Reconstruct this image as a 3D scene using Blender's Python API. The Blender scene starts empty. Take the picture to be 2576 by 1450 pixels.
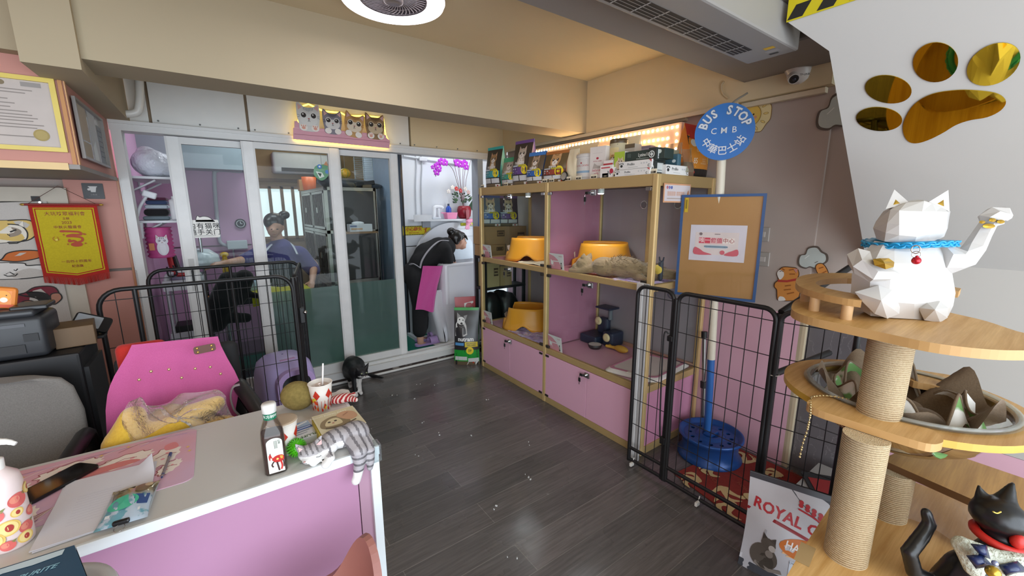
import bpy, bmesh, math, random
from mathutils import Vector as V, Matrix
PI = math.pi
SC = bpy.context.scene
COL = SC.collection
random.seed(7)
# ---------------------------------------------------------------- camera
EYE = V((0, 0, 1.5)); FPX = 1030.82
CR = V((0.8108172909, -0.5852965876, -0.0017958876))
CD = V((-0.1118535396, -0.1519386096, -0.9820404496))
CF = V((0.5745120594, 0.7964562533, -0.1886619468))
def at(px, py, x=None, y=None, z=None, d=None):
    """point where the sight line through pixel (px, py) meets the real plane x=, y= or z="""
    r = CR * ((px - 1288) / FPX) + CD * ((py - 725) / FPX) + CF
    if z is not None: t = (z - EYE.z) / r.z
    elif x is not None: t = x / r.x
    elif y is not None: t = y / r.y
    else: t = d
    return EYE + r * t
cam = bpy.data.cameras.new('camera'); cam.sensor_width = 36; cam.lens = 36 * FPX / 2576
cam.clip_start = .02; cam.clip_end = 60
co = bpy.data.objects.new('camera', cam); COL.objects.link(co)
m3 = Matrix((CR, -CD, -CF)).transposed()
co.matrix_world = Matrix.Translation(EYE) @ m3.to_4x4()
SC.camera = co
# ---------------------------------------------------------------- materials
def lin(h):
    c = [int(h[i:i + 2], 16) / 255 for i in (0, 2, 4)]
    return [v / 12.92 if v <= .04045 else ((v + .055) / 1.055) ** 2.4 for v in c] + [1]
MC = {}
class N:
    def __init__(s, name):
        s.m = bpy.data.materials.new(name); s.m.use_nodes = True
        s.t = s.m.node_tree; s.t.nodes.clear()
        s.o = s.n('ShaderNodeOutputMaterial')
    def n(s, typ, **k):
        d = s.t.nodes.new(typ)
        for a, b in k.items():
            if a[0] == '_':
                i = int(a[1:]) if a[1:].isdigit() else a[1:].replace('_', ' ')
                if isinstance(b, bpy.types.NodeSocket): s.t.links.new(b, d.inputs[i])
                else: d.inputs[i].default_value = b
            else: setattr(d, a, b)
        return d
    def bs(s, **k):
        d = s.n('ShaderNodeBsdfPrincipled')
        for a, b in k.items():
            i = a.replace('_', ' ')
            if isinstance(b, bpy.types.NodeSocket): s.t.links.new(b, d.inputs[i])
            else: d.inputs[i].default_value = b
        s.t.links.new(d.outputs[0], s.o.inputs[0]); return d
    def obj(s): return s.n('ShaderNodeTexCoord').outputs['Object']
    def noise(s, sc=5, det=3, co=None, rough=.5):
        d = s.n('ShaderNodeTexNoise', _Scale=sc, _Detail=det, _Roughness=rough)
        s.t.links.new(co if co is not None else s.obj(), d.inputs['Vector']); return d.outputs[0]
    def ramp(s, f, stops, interp='LINEAR'):
        d = s.n('ShaderNodeValToRGB'); s.t.links.new(f, d.inputs[0]); e = d.color_ramp; e.interpolation = interp
        while len(e.elements) < len(stops): e.elements.new(.5)
        for q, (p, c) in zip(e.elements, stops): q.position = p; q.color = lin(c) if isinstance(c, str) else (c, c, c, 1)
        return d.outputs[0]
    def mix(s, f, a, b):
        d = s.n('ShaderNodeMix', data_type='RGBA')
        for i, v in ((0, f), (6, a), (7, b)):
            if isinstance(v, bpy.types.NodeSocket): s.t.links.new(v, d.inputs[i])
            else: d.inputs[i].default_value = lin(v) if isinstance(v, str) else v
        return d.outputs[2]
    def bump(s, h, st=.2, dist=.01):
        d = s.n('ShaderNodeBump', _Strength=st, _Distance=dist, _Height=h); return d.outputs[0]
    def mapping(s, co=None, sc=(1, 1, 1), rot=(0, 0, 0), loc=(0, 0, 0)):
        d = s.n('ShaderNodeMapping', _Scale=sc, _Rotation=rot, _Location=loc)
        s.t.links.new(co if co is not None else s.obj(), d.inputs[0]); return d.outputs[0]
def K(h, r=.55, me=0, em=0, var=.06, nsc=14, bmp=0, sheen=0, coat=0, alpha=1, tr=0):
    key = (h, r, me, em, var, nsc, bmp, sheen, coat, alpha, tr)
    if key in MC: return MC[key]
    q = N('paint_' + h.lower()); c = lin(h)
    if em:
        q.bs(Base_Color=c, Roughness=r, Emission_Color=c, Emission_Strength=em)
    else:
        d = tuple(max(0, v * (1 - var * 1.6)) for v in c[:3]) + (1,); e = tuple(min(1, v * (1 + var)) for v in c[:3]) + (1,)
        nz = q.noise(nsc, 3)
        b = q.bs(Base_Color=q.mix(nz, d, e), Roughness=r, Metallic=me, Sheen_Weight=sheen, Coat_Weight=coat, Alpha=alpha, Transmission_Weight=tr)
        if bmp: q.t.links.new(q.bump(q.noise(nsc * 6, 4), .5, bmp), b.inputs['Normal'])
    MC[key] = q.m; return q.m
def fabric(h, sc=220, h2=None, st=.35):
    key = ('fab', h, sc, h2)
    if key in MC: return MC[key]
    q = N('cloth_' + h.lower()); nz = q.noise(sc, 2); c = lin(h)
    d = lin(h2) if h2 else tuple(v * .72 for v in c[:3]) + (1,)
    q.bs(Base_Color=q.mix(nz, d, c), Roughness=.9, Sheen_Weight=.15, Normal=q.bump(nz, st, .002)); MC[key] = q.m; return q.m
def glass(name, tint='FFFFFF', gloss=1.0, dif=0, dcol='808080', ior=1.5):
    if name in MC: return MC[name]
    q = N(name); fr = q.n('ShaderNodeFresnel', _IOR=ior)
    tr = q.n('ShaderNodeBsdfTransparent', _Color=lin(tint)); gl = q.n('ShaderNodeBsdfGlossy', _Roughness=.02)
    bf = q.n('ShaderNodeNewGeometry').outputs['Backfacing']; fb = q.n('ShaderNodeMath', operation='SUBTRACT', _0=gloss, _1=bf, use_clamp=True)
    fm = q.n('ShaderNodeMath', operation='MULTIPLY', _0=fr.outputs[0], _1=fb.outputs[0], use_clamp=True)
    base = tr.outputs[0]
    if dif:
        df = q.n('ShaderNodeBsdfDiffuse', _Color=lin(dcol)); tl = q.n('ShaderNodeBsdfTranslucent', _Color=lin(dcol))
        a = q.n('ShaderNodeMixShader', _0=.5); q.t.links.new(df.outputs[0], a.inputs[1]); q.t.links.new(tl.outputs[0], a.inputs[2])
        b = q.n('ShaderNodeMixShader', _0=dif); q.t.links.new(tr.outputs[0], b.inputs[1]); q.t.links.new(a.outputs[0], b.inputs[2]); base = b.outputs[0]
    mx = q.n('ShaderNodeMixShader'); q.t.links.new(fm.outputs[0], mx.inputs[0]); q.t.links.new(base, mx.inputs[1]); q.t.links.new(gl.outputs[0], mx.inputs[2])
    q.t.links.new(mx.outputs[0], q.o.inputs[0]); MC[name] = q.m; return q.m
def wood(name, c1, c2, sc=1, rot=(0, 0, 0), r=.45):
    if name in MC: return MC[name]
    q = N(name); mp = q.mapping(sc=(1.2 * sc, 16 * sc, 16 * sc), rot=rot)
    n1 = q.noise(2.2, 6, mp, .62); n2 = q.noise(9, 3, q.mapping(sc=(.6 * sc, 30 * sc, 30 * sc), rot=rot))
    c = q.mix(q.ramp(n1, [(.32, 0.0), (.68, 1.0)]), c1, c2)
    c = q.mix(q.ramp(n2, [(.42, 0.0), (.7, .35)]), c, c2)
    q.bs(Base_Color=c, Roughness=r, Normal=q.bump(n1, .08, .002)); MC[name] = q.m; return q.m
# ---------------------------------------------------------------- mesh gatherer
def frame(o, x, y):
    x = V(x).normalized(); z = x.cross(V(y)).normalized(); y = z.cross(x)
    return Matrix.Translation(V(o)) @ Matrix((x, y, z)).transposed().to_4x4()
def R(ax, deg): return Matrix.Rotation(math.radians(deg), 4, ax)
def Tm(*a): return Matrix.Translation(V(a))
TXT = {}
TW = {}
class G:
    def __init__(s, T=None, world=True):
        s.v = []; s.f = []; s.fm = []; s.fs = []; s.mats = []; s.T = T; s.world = world; s.M = Matrix(); s.k = 0; s.dz = .00012; s.z0 = 0
    def mi(s, m):
        if isinstance(m, str): m = K(m)
        if m not in s.mats: s.mats.append(m)
        return s.mats.index(m)
    def add(s, vs, fs, m, sm=False):
        o = len(s.v); s.v += [s.M @ V(v) for v in vs]
        fn = m if callable(m) else None
        i = 0 if fn else s.mi(m)
        for f in fs:
            s.f.append([o + a for a in f]); s.fs.append(sm)
            if fn:
                c = sum((V(vs[a]) for a in f), V()) / len(f); s.fm.append(s.mi(fn(c)))
            else: s.fm.append(i)
        return s
    def box(s, c, d, m, bev=0, rot=None, seg=2, sm=False):
        x, y, z = (a / 2 for a in d); old = s.M
        s.M = s.M @ Tm(*c) @ (rot if rot is not None else Matrix())
        if bev:
            b = bmesh.new(); bmesh.ops.create_cube(b, size=1)
            for v in b.verts: v.co = V((v.co.x * d[0], v.co.y * d[1], v.co.z * d[2]))
            bmesh.ops.bevel(b, geom=b.edges[:], offset=min(bev, min(d) * .49), segments=seg, affect='EDGES', profile=.5)
            s.bm(b, m, sm or seg > 2)
        else:
            s.add([(-x, -y, -z), (x, -y, -z), (x, y, -z), (-x, y, -z), (-x, -y, z), (x, -y, z), (x, y, z), (-x, y, z)],
                  [(0, 3, 2, 1), (4, 5, 6, 7), (0, 1, 5, 4), (1, 2, 6, 5), (2, 3, 7, 6), (3, 0, 4, 7)], m)
        s.M = old; return s
    def b2(s, a, b, m, bev=0):
        return s.box([(a[i] + b[i]) / 2 for i in range(3)], [abs(b[i] - a[i]) for i in range(3)], m, bev)
    def bm(s, b, m, sm=False):
        b.verts.index_update()
        s.add([v.co.copy() for v in b.verts], [[v.index for v in f.verts] for f in b.faces], m, sm); b.free(); return s
    def rings(s, rs, m, cap=True, sm=True, closed=True, loop=False):
        n = len(rs[0]); vs = [p for r in rs for p in r]; fs = []
        K_ = len(rs)
        for i in range(K_ if loop else K_ - 1):
            for j in range(n if closed else n - 1):
                a = i * n + j; b = i * n + (j + 1) % n; i2 = (i + 1) % K_
                fs.append((a, b, i2 * n + (j + 1) % n, i2 * n + j))
        s.add(vs, fs, m, sm)
        if cap and closed and not loop:
            s.add(list(rs[0]), [list(range(n))[::-1]], m); s.add(list(rs[-1]), [list(range(n))], m)
        return s
    def lathe(s, prof, m, seg=28, sx=1, sy=1, cap=True, c=(0, 0, 0)):
        return s.rings([[(c[0] + r * sx * math.cos(2 * PI * j / seg), c[1] + r * sy * math.sin(2 * PI * j / seg), c[2] + z) for j in range(seg)] for r, z in prof], m, cap)
    def cyl(s, p, q, r, m, r2=None, seg=16, sm=True): return s.tube([p, q], [r, r if r2 is None else r2], m, seg)
    def tube(s, pts, r, m, seg=8, cap=True, closed=False, flat=1):
        pts = [V(p) for p in pts]; n = len(pts); rs = []
        rr = r if isinstance(r, (list, tuple)) else [r] * n
        up = None
        for i, p in enumerate(pts):
            if closed: t = pts[(i + 1) % n] - pts[i - 1]
            else: t = pts[min(i + 1, n - 1)] - pts[max(i - 1, 0)]
            t.normalize()
            if up is None:
                up = V((0, 0, 1)) if abs(t.z) < .9 else V((1, 0, 0))
            x = (up - t * up.dot(t)).normalized(); up = x; y = t.cross(x)
            rs.append([p + (x * math.cos(2 * PI * j / seg) * flat + y * math.sin(2 * PI * j / seg)) * rr[i] for j in range(seg)])
        return s.rings(rs, m, cap, True, True, closed)
    def ell(s, c, rad, m, seg=16, rng=10, rot=None):
        if not isinstance(rad, (list, tuple)): rad = (rad,) * 3
        old = s.M; s.M = s.M @ Tm(*c) @ (rot if rot is not None else Matrix()); rs = []
        for i in range(rng + 1):
            a = PI * i / rng; k = max(math.sin(a), 1e-4)
            rs.append([(rad[0] * k * math.cos(2 * PI * j / seg), rad[1] * k * math.sin(2 * PI * j / seg), -rad[2] * math.cos(a)) for j in range(seg)])
        s.rings(rs, m, False); s.M = old; return s
    def grid(s, fn, nu, nv, m, sm=True, two=0):
        vs = [fn(i / nu, j / nv) for j in range(nv + 1) for i in range(nu + 1)]
        fs = [(j * (nu + 1) + i, j * (nu + 1) + i + 1, (j + 1) * (nu + 1) + i + 1, (j + 1) * (nu + 1) + i) for j in range(nv) for i in range(nu)]
        s.add(vs, fs, m, sm)
        if two:
            vs = [V(v) for v in vs]; g = bpy.data.meshes.new('t'); g.from_pydata(vs, [], fs); g.update()
            nn = [V(x.normal) for x in g.vertices]; bpy.data.meshes.remove(g)
            n = nu + 1; q = [v - a * two for v, a in zip(vs, nn)]
            bd = [i for i in range(n)] + [j * n + nu for j in range(1, nv + 1)] + [nv * n + i for i in range(nu - 1, -1, -1)] + [j * n for j in range(nv - 1, 0, -1)]
            s.add(q, [f[::-1] for f in fs], m, sm)
            L = len(bd); s.add([vs[i] for i in bd] + [q[i] for i in bd], [(i, L + i, L + (i + 1) % L, (i + 1) % L) for i in range(L)], m)
        return s
    # flat drawing in the current frame, each mark a hair in front of the one before
    def lay(s, vs, fs, m):
        s.k += 1; z = s.z0 + s.k * s.dz; s.add([(p[0], p[1], z) for p in vs], fs, m); return s
    def poly(s, pts, m): return s.lay(pts, [list(range(len(pts)))], m)
    def disc(s, cx, cy, rx, m, ry=None, rot=0, n=24):
        ry = rx if ry is None else ry; a = math.radians(rot); c, q = math.cos(a), math.sin(a); p = []
        for j in range(n):
            x = rx * math.cos(2 * PI * j / n); y = ry * math.sin(2 * PI * j / n); p.append((cx + x * c - y * q, cy + x * q + y * c))
        return s.lay([(cx, cy)] + p, [(0, j + 1, (j + 1) % n + 1) for j in range(n)], m)
    def rect(s, x0, y0, x1, y1, m): return s.poly([(x0, y0), (x1, y0), (x1, y1), (x0, y1)], m)
    def line(s, pts, w, m):
        n = len(pts); L = []; Rr = []
        for i in range(n):
            a = pts[max(i - 1, 0)]; b = pts[min(i + 1, n - 1)]; dx, dy = b[0] - a[0], b[1] - a[1]; l = math.hypot(dx, dy) or 1
            ww = w[i] if isinstance(w, (list, tuple)) else w
            L.append((pts[i][0] - dy / l * ww / 2, pts[i][1] + dx / l * ww / 2)); Rr.append((pts[i][0] + dy / l * ww / 2, pts[i][1] - dx / l * ww / 2))
        return s.lay(L + Rr, [(i, n + i, n + i + 1, i + 1) for i in range(n - 1)], m)
    def text(s, t, size, x, y, m, al='C', bold=0, rot=0, sx=1, sp=1, shear=0):
        key = (t, al, bold, sp, shear)
        if key not in TXT:
            c = bpy.data.curves.new('t', 'FONT'); c.body = t; c.align_x = {'C': 'CENTER', 'L': 'LEFT', 'R': 'RIGHT'}[al]; c.align_y = 'CENTER'
            c.offset = bold; c.space_character = sp; c.shear = shear; c.resolution_u = 2
            o = bpy.data.objects.new('t', c); COL.objects.link(o)
            me = bpy.data.meshes.new_from_object(o.evaluated_get(bpy.context.evaluated_depsgraph_get()))
            TXT[key] = ([tuple(v.co) for v in me.vertices], [list(p.vertices) for p in me.polygons])
            bpy.data.objects.remove(o); bpy.data.curves.remove(c); bpy.data.meshes.remove(me)
        vs, fs = TXT[key]; a = math.radians(rot); c, q = math.cos(a), math.sin(a)
        return s.lay([(x + (v[0] * sx * c - v[1] * q) * size, y + (v[0] * sx * q + v[1] * c) * size) for v in vs], fs, m)
    def prism(s, pts, z0, z1, m, m2=None, holes=None):
        n = len(pts)
        s.add([(p[0], p[1], z0) for p in pts], [list(range(n))[::-1]], m); s.add([(p[0], p[1], z1) for p in pts], [list(range(n))], m)
        s.add([(p[0], p[1], z) for z in (z0, z1) for p in pts], [(i, (i + 1) % n, n + (i + 1) % n, n + i) for i in range(n)], m2 or m)
        return s
    def plate(s, outer, holes, z0, z1, m, m2=None):
        """flat plate with holes (outlines as 2-D loops), filled by bmesh"""
        for z, flip in ((z0, 1), (z1, 0)):
            b = bmesh.new()
            for lp in [outer] + holes:
                vv = [b.verts.new((p[0], p[1], z)) for p in lp]
                for i in range(len(vv)): b.edges.new((vv[i], vv[(i + 1) % len(vv)]))
            bmesh.ops.triangle_fill(b, edges=b.edges[:], use_beauty=True)
            bmesh.ops.recalc_face_normals(b, faces=b.faces[:])
            for f in b.faces:
                if (f.normal.z > 0) == bool(flip): f.normal_flip()
            s.bm(b, m)
        for lp in [outer] + holes:
            n = len(lp); s.add([(p[0], p[1], z) for z in (z0, z1) for p in lp], [(i, (i + 1) % n, n + (i + 1) % n, n + i) for i in range(n)], m2 or m)
        return s
    def blob(s, shapes, vox, m, it=6, sm=True, dec=0):
        """one continuous skin around ellipsoids ('e',c,rad[,rot]) and tapered limbs ('c',pts,radii)"""
        g = G()
        for q in shapes:
            if q[0] == 'e': g.ell(q[1], q[2], 'FFFFFF', 14, 10, q[3] if len(q) > 3 else None)
            else:
                pts, rr = q[1], q[2]; rr = rr if isinstance(rr, (list, tuple)) else [rr] * len(pts)
                g.tube(pts, rr, 'FFFFFF', 12)
                for p, r in zip(pts, rr): g.ell(p, r, 'FFFFFF', 12, 8)
        me = bpy.data.meshes.new('t'); me.from_pydata(g.v, [], g.f); me.update()
        o = bpy.data.objects.new('t', me); COL.objects.link(o)
        a = o.modifiers.new('r', 'REMESH'); a.mode = 'VOXEL'; a.voxel_size = vox
        if it: a = o.modifiers.new('s', 'SMOOTH'); a.factor = .5; a.iterations = it
        if dec: a = o.modifiers.new('d', 'DECIMATE'); a.ratio = dec
        e = bpy.data.meshes.new_from_object(o.evaluated_get(bpy.context.evaluated_depsgraph_get()))
        s.add([v.co.copy() for v in e.vertices], [list(p.vertices) for p in e.polygons], m, sm)
        bpy.data.objects.remove(o); bpy.data.meshes.remove(me); bpy.data.meshes.remove(e); return s
    def warp(s, fn, k0=0):
        for i in range(k0, len(s.v)): s.v[i] = V(fn(s.v[i]))
        return s
    def mesh(s, name, off=None):
        me = bpy.data.meshes.new(name)
        vs = s.v if off is None else [off @ v for v in s.v]
        me.from_pydata([tuple(v) for v in vs], [], s.f)
        for m in s.mats: me.materials.append(m)
        me.polygons.foreach_set('material_index', s.fm); me.polygons.foreach_set('use_smooth', s.fs); me.update(); return me
    def build(s, name, parent=None, label=None, kind=None):
        """link as ONE mesh: a part of `parent` (a thing or a part)"""
        p = parent if parent is not None else s.T
        off = TW[p].inverted() if (s.world and p is not None) else None
        o = bpy.data.objects.new(name, s.mesh(name, off)); COL.objects.link(o); o.parent = p
        if p is not None: TW[o] = TW[p]
        if label: o['label'] = label
        if kind: o['kind'] = kind
        return o
    def one(s, name, label, cat, group=None, kind=None):
        """link as a thing that is a single mesh, origin at its base"""
        lo = [min(v[i] for v in s.v) for i in range(3)]; hi = [max(v[i] for v in s.v) for i in range(3)]
        b = V(((lo[0] + hi[0]) / 2, (lo[1] + hi[1]) / 2, lo[2])); W = Tm(*b)
        o = bpy.data.objects.new(name, s.mesh(name, W.inverted())); COL.objects.link(o); o.location = b; TW[o] = W
        o['label'] = label; o['category'] = cat
        if group: o['group'] = group
        if kind: o['kind'] = kind
        return o
    def struct(s, name):
        o = bpy.data.objects.new(name, s.mesh(name)); COL.objects.link(o); o['kind'] = 'structure'; TW[o] = Matrix(); return o
def thing(name, label, cat, loc=(0, 0, 0), rz=0, group=None):
    o = bpy.data.objects.new(name, None); COL.objects.link(o); o.location = loc; o.rotation_euler = (0, 0, rz); o.empty_display_size = .05
    o['label'] = label; o['category'] = cat
    if group: o['group'] = group
    TW[o] = Tm(*loc) @ Matrix.Rotation(rz, 4, 'Z'); return o
def dup(root, loc, rz, label, group=None):
    r = root.copy(); COL.objects.link(r); r.location = loc; r.rotation_euler = (0, 0, rz); r['label'] = label
    if group: r['group'] = group
    for ch in [c for c in bpy.data.objects if c.parent == root]:
        c = ch.copy(); COL.objects.link(c); c.parent = r
        for gch in [d for d in bpy.data.objects if d.parent == ch]:
            d = gch.copy(); COL.objects.link(d); d.parent = c
    return r
def arc(cx, cy, r, a0, a1, n=12, ry=None):
    ry = r if ry is None else ry
    return [(cx + r * math.cos(math.radians(a0 + (a1 - a0) * i / n)), cy + ry * math.sin(math.radians(a0 + (a1 - a0) * i / n))) for i in range(n + 1)]
def rr(x0, y0, x1, y1, r, n=5):
    return arc(x1 - r, y1 - r, r, 0, 90, n) + arc(x0 + r, y1 - r, r, 90, 180, n) + arc(x0 + r, y0 + r, r, 180, 270, n) + arc(x1 - r, y0 + r, r, 270, 360, n)
def smooth(pts, k=6, closed=False):
    P = [V(p if len(p) == 3 else (p[0], p[1], 0)) for p in pts]; n = len(P); out = []
    for i in range(n if closed else n - 1):
        a = P[i - 1] if (closed or i) else P[0]; b = P[i]; c = P[(i + 1) % n]; d = P[(i + 2) % n] if (closed or i + 2 < n) else c
        for j in range(k):
            t = j / k; out.append(.5 * ((2 * b) + (c - a) * t + (2 * a - 5 * b + 4 * c - d) * t * t + (3 * b - a - 3 * c + d) * t ** 3))
    if not closed: out.append(P[-1])
    return [tuple(p) for p in out] if len(pts[0]) == 3 else [(p.x, p.y) for p in out]
# ================================================================ the setting
XR = 2.58; YP = 3.65
q = N('dark_wood_planks'); mp = q.mapping(sc=(1, 1, 1), loc=(.3, .02, 0))
br = q.n('ShaderNodeTexBrick', _Scale=1.0, _Mortar_Size=.0016, _Bias=0.0, _Brick_Width=1.25, _Row_Height=.165, _Mortar_Smooth=.1)
br.offset = .37; br.offset_frequency = 2
q.t.links.new(mp, br.inputs['Vector']); br.inputs['Color1'].default_value = lin('5E5A58'); br.inputs['Color2'].default_value = lin('746D6A'); br.inputs['Mortar'].default_value = lin('8A857F')
g1 = q.noise(3, 6, q.mapping(sc=(1.5, 26, 1)), .65); g2 = q.noise(2.2, 4)
c = q.mix(q.ramp(g1, [(.3, 0.0), (.75, .62)]), br.outputs['Color'], '2A2827')
c = q.mix(q.ramp(g1, [(.62, 0.0), (.72, .25)]), c, '77726C')
rf = q.ramp(g2, [(.35, .16), (.65, .38)])
q.bs(Base_Color=c, Roughness=rf, Normal=q.bump(g1, .12, .002), Specular_IOR_Level=.45); M_FLOOR = q.m
q = N('green_vinyl'); q.bs(Base_Color=q.mix(q.noise(3, 4), '0F6B58', '147A64'), Roughness=.3); M_GREEN = q.m
CREAM = K('CDBD9C', .8, var=.03, nsc=3); CREAM2 = K('AD9F84', .8, var=.03, nsc=3); SOFF = K('8F8780', .8, var=.04, nsc=3)
PINKW = K('BF877A', .6, var=.03, nsc=4); PINKT = K('DDAFBE', .45, var=.03, nsc=3); MAUVE = K('B2A59D', .75, var=.03, nsc=3)
WHITE = K('D9D8D4', .5, var=.03); ALU = K('D4D4D2', .4, var=.03); LILAC = K('C29AB8', .6, var=.03)
G().b2((-3.2, -1.8, -.1), (XR + .1, YP + .02, 0), M_FLOOR).struct('floor')
G().b2((-.5, YP + .02, -.1), (3.0, 6.7, .05), M_GREEN).struct('floor_grooming')
G().b2((-3.2, -1.8, 2.49), (3.0, 6.7, 2.6), CREAM).struct('ceiling')
# right wall: pink panel below, mauve paint above, cream strip under the ceiling
g = G(); g.b2((XR, .83, 0), (XR + .1, YP, .92), PINKT); g.b2((XR, .83, .92), (XR + .1, YP, 2.1), MAUVE); g.b2((XR - .06, .83, 2.1), (XR + .1, YP, 2.49), K('DCCBA6', .8, var=.03, nsc=3))
g.b2((XR + .002, -1.8, 2.1), (XR + .1, .83, 2.49), K('B9C3CC', .7)); g.b2((XR + .02, -1.8, 1.0), (XR + .1, .83, 2.1), MAUVE); g.b2((XR - .03, -1.8, .50), (XR + .02, .40, 1.3), K('BDBAB4', .6, var=.02, nsc=3)); g.b2((XR - .028, -1.8, 0), (XR + .02, .40, .498), PINKT)
g.struct('wall_right')
q = N('grey_marble'); n1 = q.noise(3, 8, None, .6); vn = q.noise(5, 5, q.mapping(sc=(1, 2.2, 1), rot=(.6, 0, 0)))
v_ = q.ramp(vn, [(.494, 0.0), (.5, .5), (.506, 0.0)]); brk = q.n('ShaderNodeTexBrick', _Scale=1.0, _Mortar_Size=.003, _Brick_Width=.6, _Row_Height=.3)
q.t.links.new(q.mapping(rot=(PI / 2, 0, PI / 2)), brk.inputs['Vector']); brk.inputs['Color1'].default_value = (1, 1, 1, 1); brk.inputs['Color2'].default_value = (.9, .9, .9, 1); brk.inputs['Mortar'].default_value = (.3, .3, .3, 1)
c = q.mix(v_, q.mix(n1, '5B5759', '7A7678'), 'A09C9C'); mm = q.n('ShaderNodeMix', data_type='RGBA', blend_type='MULTIPLY', _0=1.0); q.t.links.new(c, mm.inputs[6]); q.t.links.new(brk.outputs['Color'], mm.inputs[7])
q.bs(Base_Color=mm.outputs[2], Roughness=.3); M_MARB = q.m
G().b2((XR + .03, -1.8, 0), (XR + .1, .82, 1.0), M_MARB).struct('wall_marble')
G().b2((XR, .815, 0), (XR + .03, .845, 1.0), K('C9B89A')).struct('trim_1')
G().b2((2.2, -.6, 0), (XR - .03, .66, .13), K('9A9692', .35)).struct('step_marble')
# staircase over the near right corner: one sloping underside
PANEL = K('C9C7C2', .45, var=.02, nsc=3); YS = .6
stair = [(1.66, .70), (1.762, .60), (2.57, .60), (2.57, -1.6), (1.66, -1.6)]; lo_ = [(x, y, 2.026 - .9737 * (x - 1.762)) for x, y in stair]; n = 5
g = G(); g.add(lo_ + [(x + .06, y, z + .062) for x, y, z in lo_], [(0, 1, 2, 3, 4), (9, 8, 7, 6, 5)] + [(i, n + i, n + (i + 1) % n, (i + 1) % n) for i in range(n)], PANEL); g.struct('wall_stair_soffit')
# beams
g = G(); g.b2((-.36, 2.47, 2.1), (XR, 2.72, 2.49), CREAM2); g.struct('ceiling_beam_back')
g = G(); g.b2((-.52, 2.44, 2.05), (-.355, YP, 2.49), CREAM2); g.struct('ceiling_beam_left')
g = G(); g.b2((-3.2, 2.62, 2.13), (-.52, 2.8, 2.49), CREAM2); g.struct('ceiling_beam_far_left')
g = G(); g.b2((-.9, .70, 2.2), (XR, 1.25, 2.49), SOFF); g.struct('ceiling_soffit')
# pink overhead box and wall at left
g = G(); g.b2((-3.2, 2.69, 1.70), (-.46, YP, 2.13), PINKW); g.b2((-3.2, 2.685, 1.68), (-.455, YP, 1.70), K('8F8A86')); g.b2((-3.2, 2.68, 1.675), (-.49, 2.69, 1.705), K('D8B77A', .35))
g.b2((-.475, 2.682, 1.70), (-.462, 2.69, 2.1), K('B8834E')); g.b2((-.459, 2.69, 1.70), (-.454, 2.71, 2.1), K('C9986A')); g.struct('wall_left_overhead')
g = G(); g.b2((-.70, 3.62, 1.13), (-.44, 3.72, 1.70), PINKW); g.b2((-.70, 3.62, 0), (-.44, 3.72, 1.112), PINKW); g.b2((-.70, 3.63, 1.1), (-.44, 3.72, 1.14), K('6E6058')); g.b2((-.462, 3.61, 0), (-.452, 3.63, 1.68), K('A3673A', .3)); g.struct('wall_left')
g = G(); g.b2((-3.2, 3.68, 0), (-.70, 3.75, 1.7), K('8F8A84')); g.b2((-.80, 3.6, 0), (-.69, 3.68, 1.62), K('C9C0B0')); g.b2((-3.2, 3.594, 1.55), (-.688, 3.68, 1.63), K('BFB6A6')); g.b2((-.835, 3.59, .0), (-.80, 3.62, 1.58), K('1B1A1A')); g.struct('wall_far_left')
G().b2((-3.3, -1.8, 0), (-3.2, 3.7, 2.5), PINKW).struct('wall_side_left')
# white boards over the partition
g = G()
for a, b in ((-.355, -.262), (-.245, .279), (.297, 1.512), (1.53, XR)):
    g.b2((a, YP + .02, 2.04), (b, YP + .05, 2.49), WHITE if a < 1.5 else CREAM)
    for k in range(1 + int((b - a) / .22)):
        if b - a > .2: g.cyl((a + .03 + k * .22, YP + .02, 2.075), (a + .03 + k * .22, YP + .015, 2.075), .006, '6E6E6C', seg=8)
g.b2((-.36, YP + .05, 2.04), (XR, YP + .07, 2.49), K('8A7358')); g.struct('wall_back_boards')
# partition frame
g = G(); g.b2((-.455, YP - .03, 1.99), (2.55, YP + .1, 2.045), ALU); g.b2((-.455, YP - .04, 2.03), (2.55, YP - .03, 2.05), ALU)
g.b2((-.45, YP - .03, .12), (-.40, YP + .1, 1.99), ALU); g.b2((-.45, YP - .05, .045), (2.3, YP + .1, .105), ALU); g.b2((-.45, YP - .02, .1), (2.3, YP + .0, .13), ALU); g.b2((-.45, YP + .06, .1), (2.3, YP + .08, .125), ALU)
g.b2((2.2, YP - .02, .1), (2.26, YP + .1, 1.99), K('AEB6BE')); g.struct('trim_2')
q = N('worn_skirting'); q.bs(Base_Color=q.mix(q.ramp(q.noise(9, 5, q.mapping(sc=(1, 1, 3))), [(.55, 0.0), (.62, 1.0)]), '3A2E29', '8D857E'), Roughness=.7)
G().b2((-.45, YP - .035, 0), (2.3, YP + .1, .045), q.m).struct('baseboard_back')
GL = glass('clear_glass', 'F6FAF9', .4); GLD = glass('door_glass', 'ECF1F0', .38); FILM = glass('frosted_film', 'D2E2DA', .6, .36, 'B4C6C2')
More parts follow.
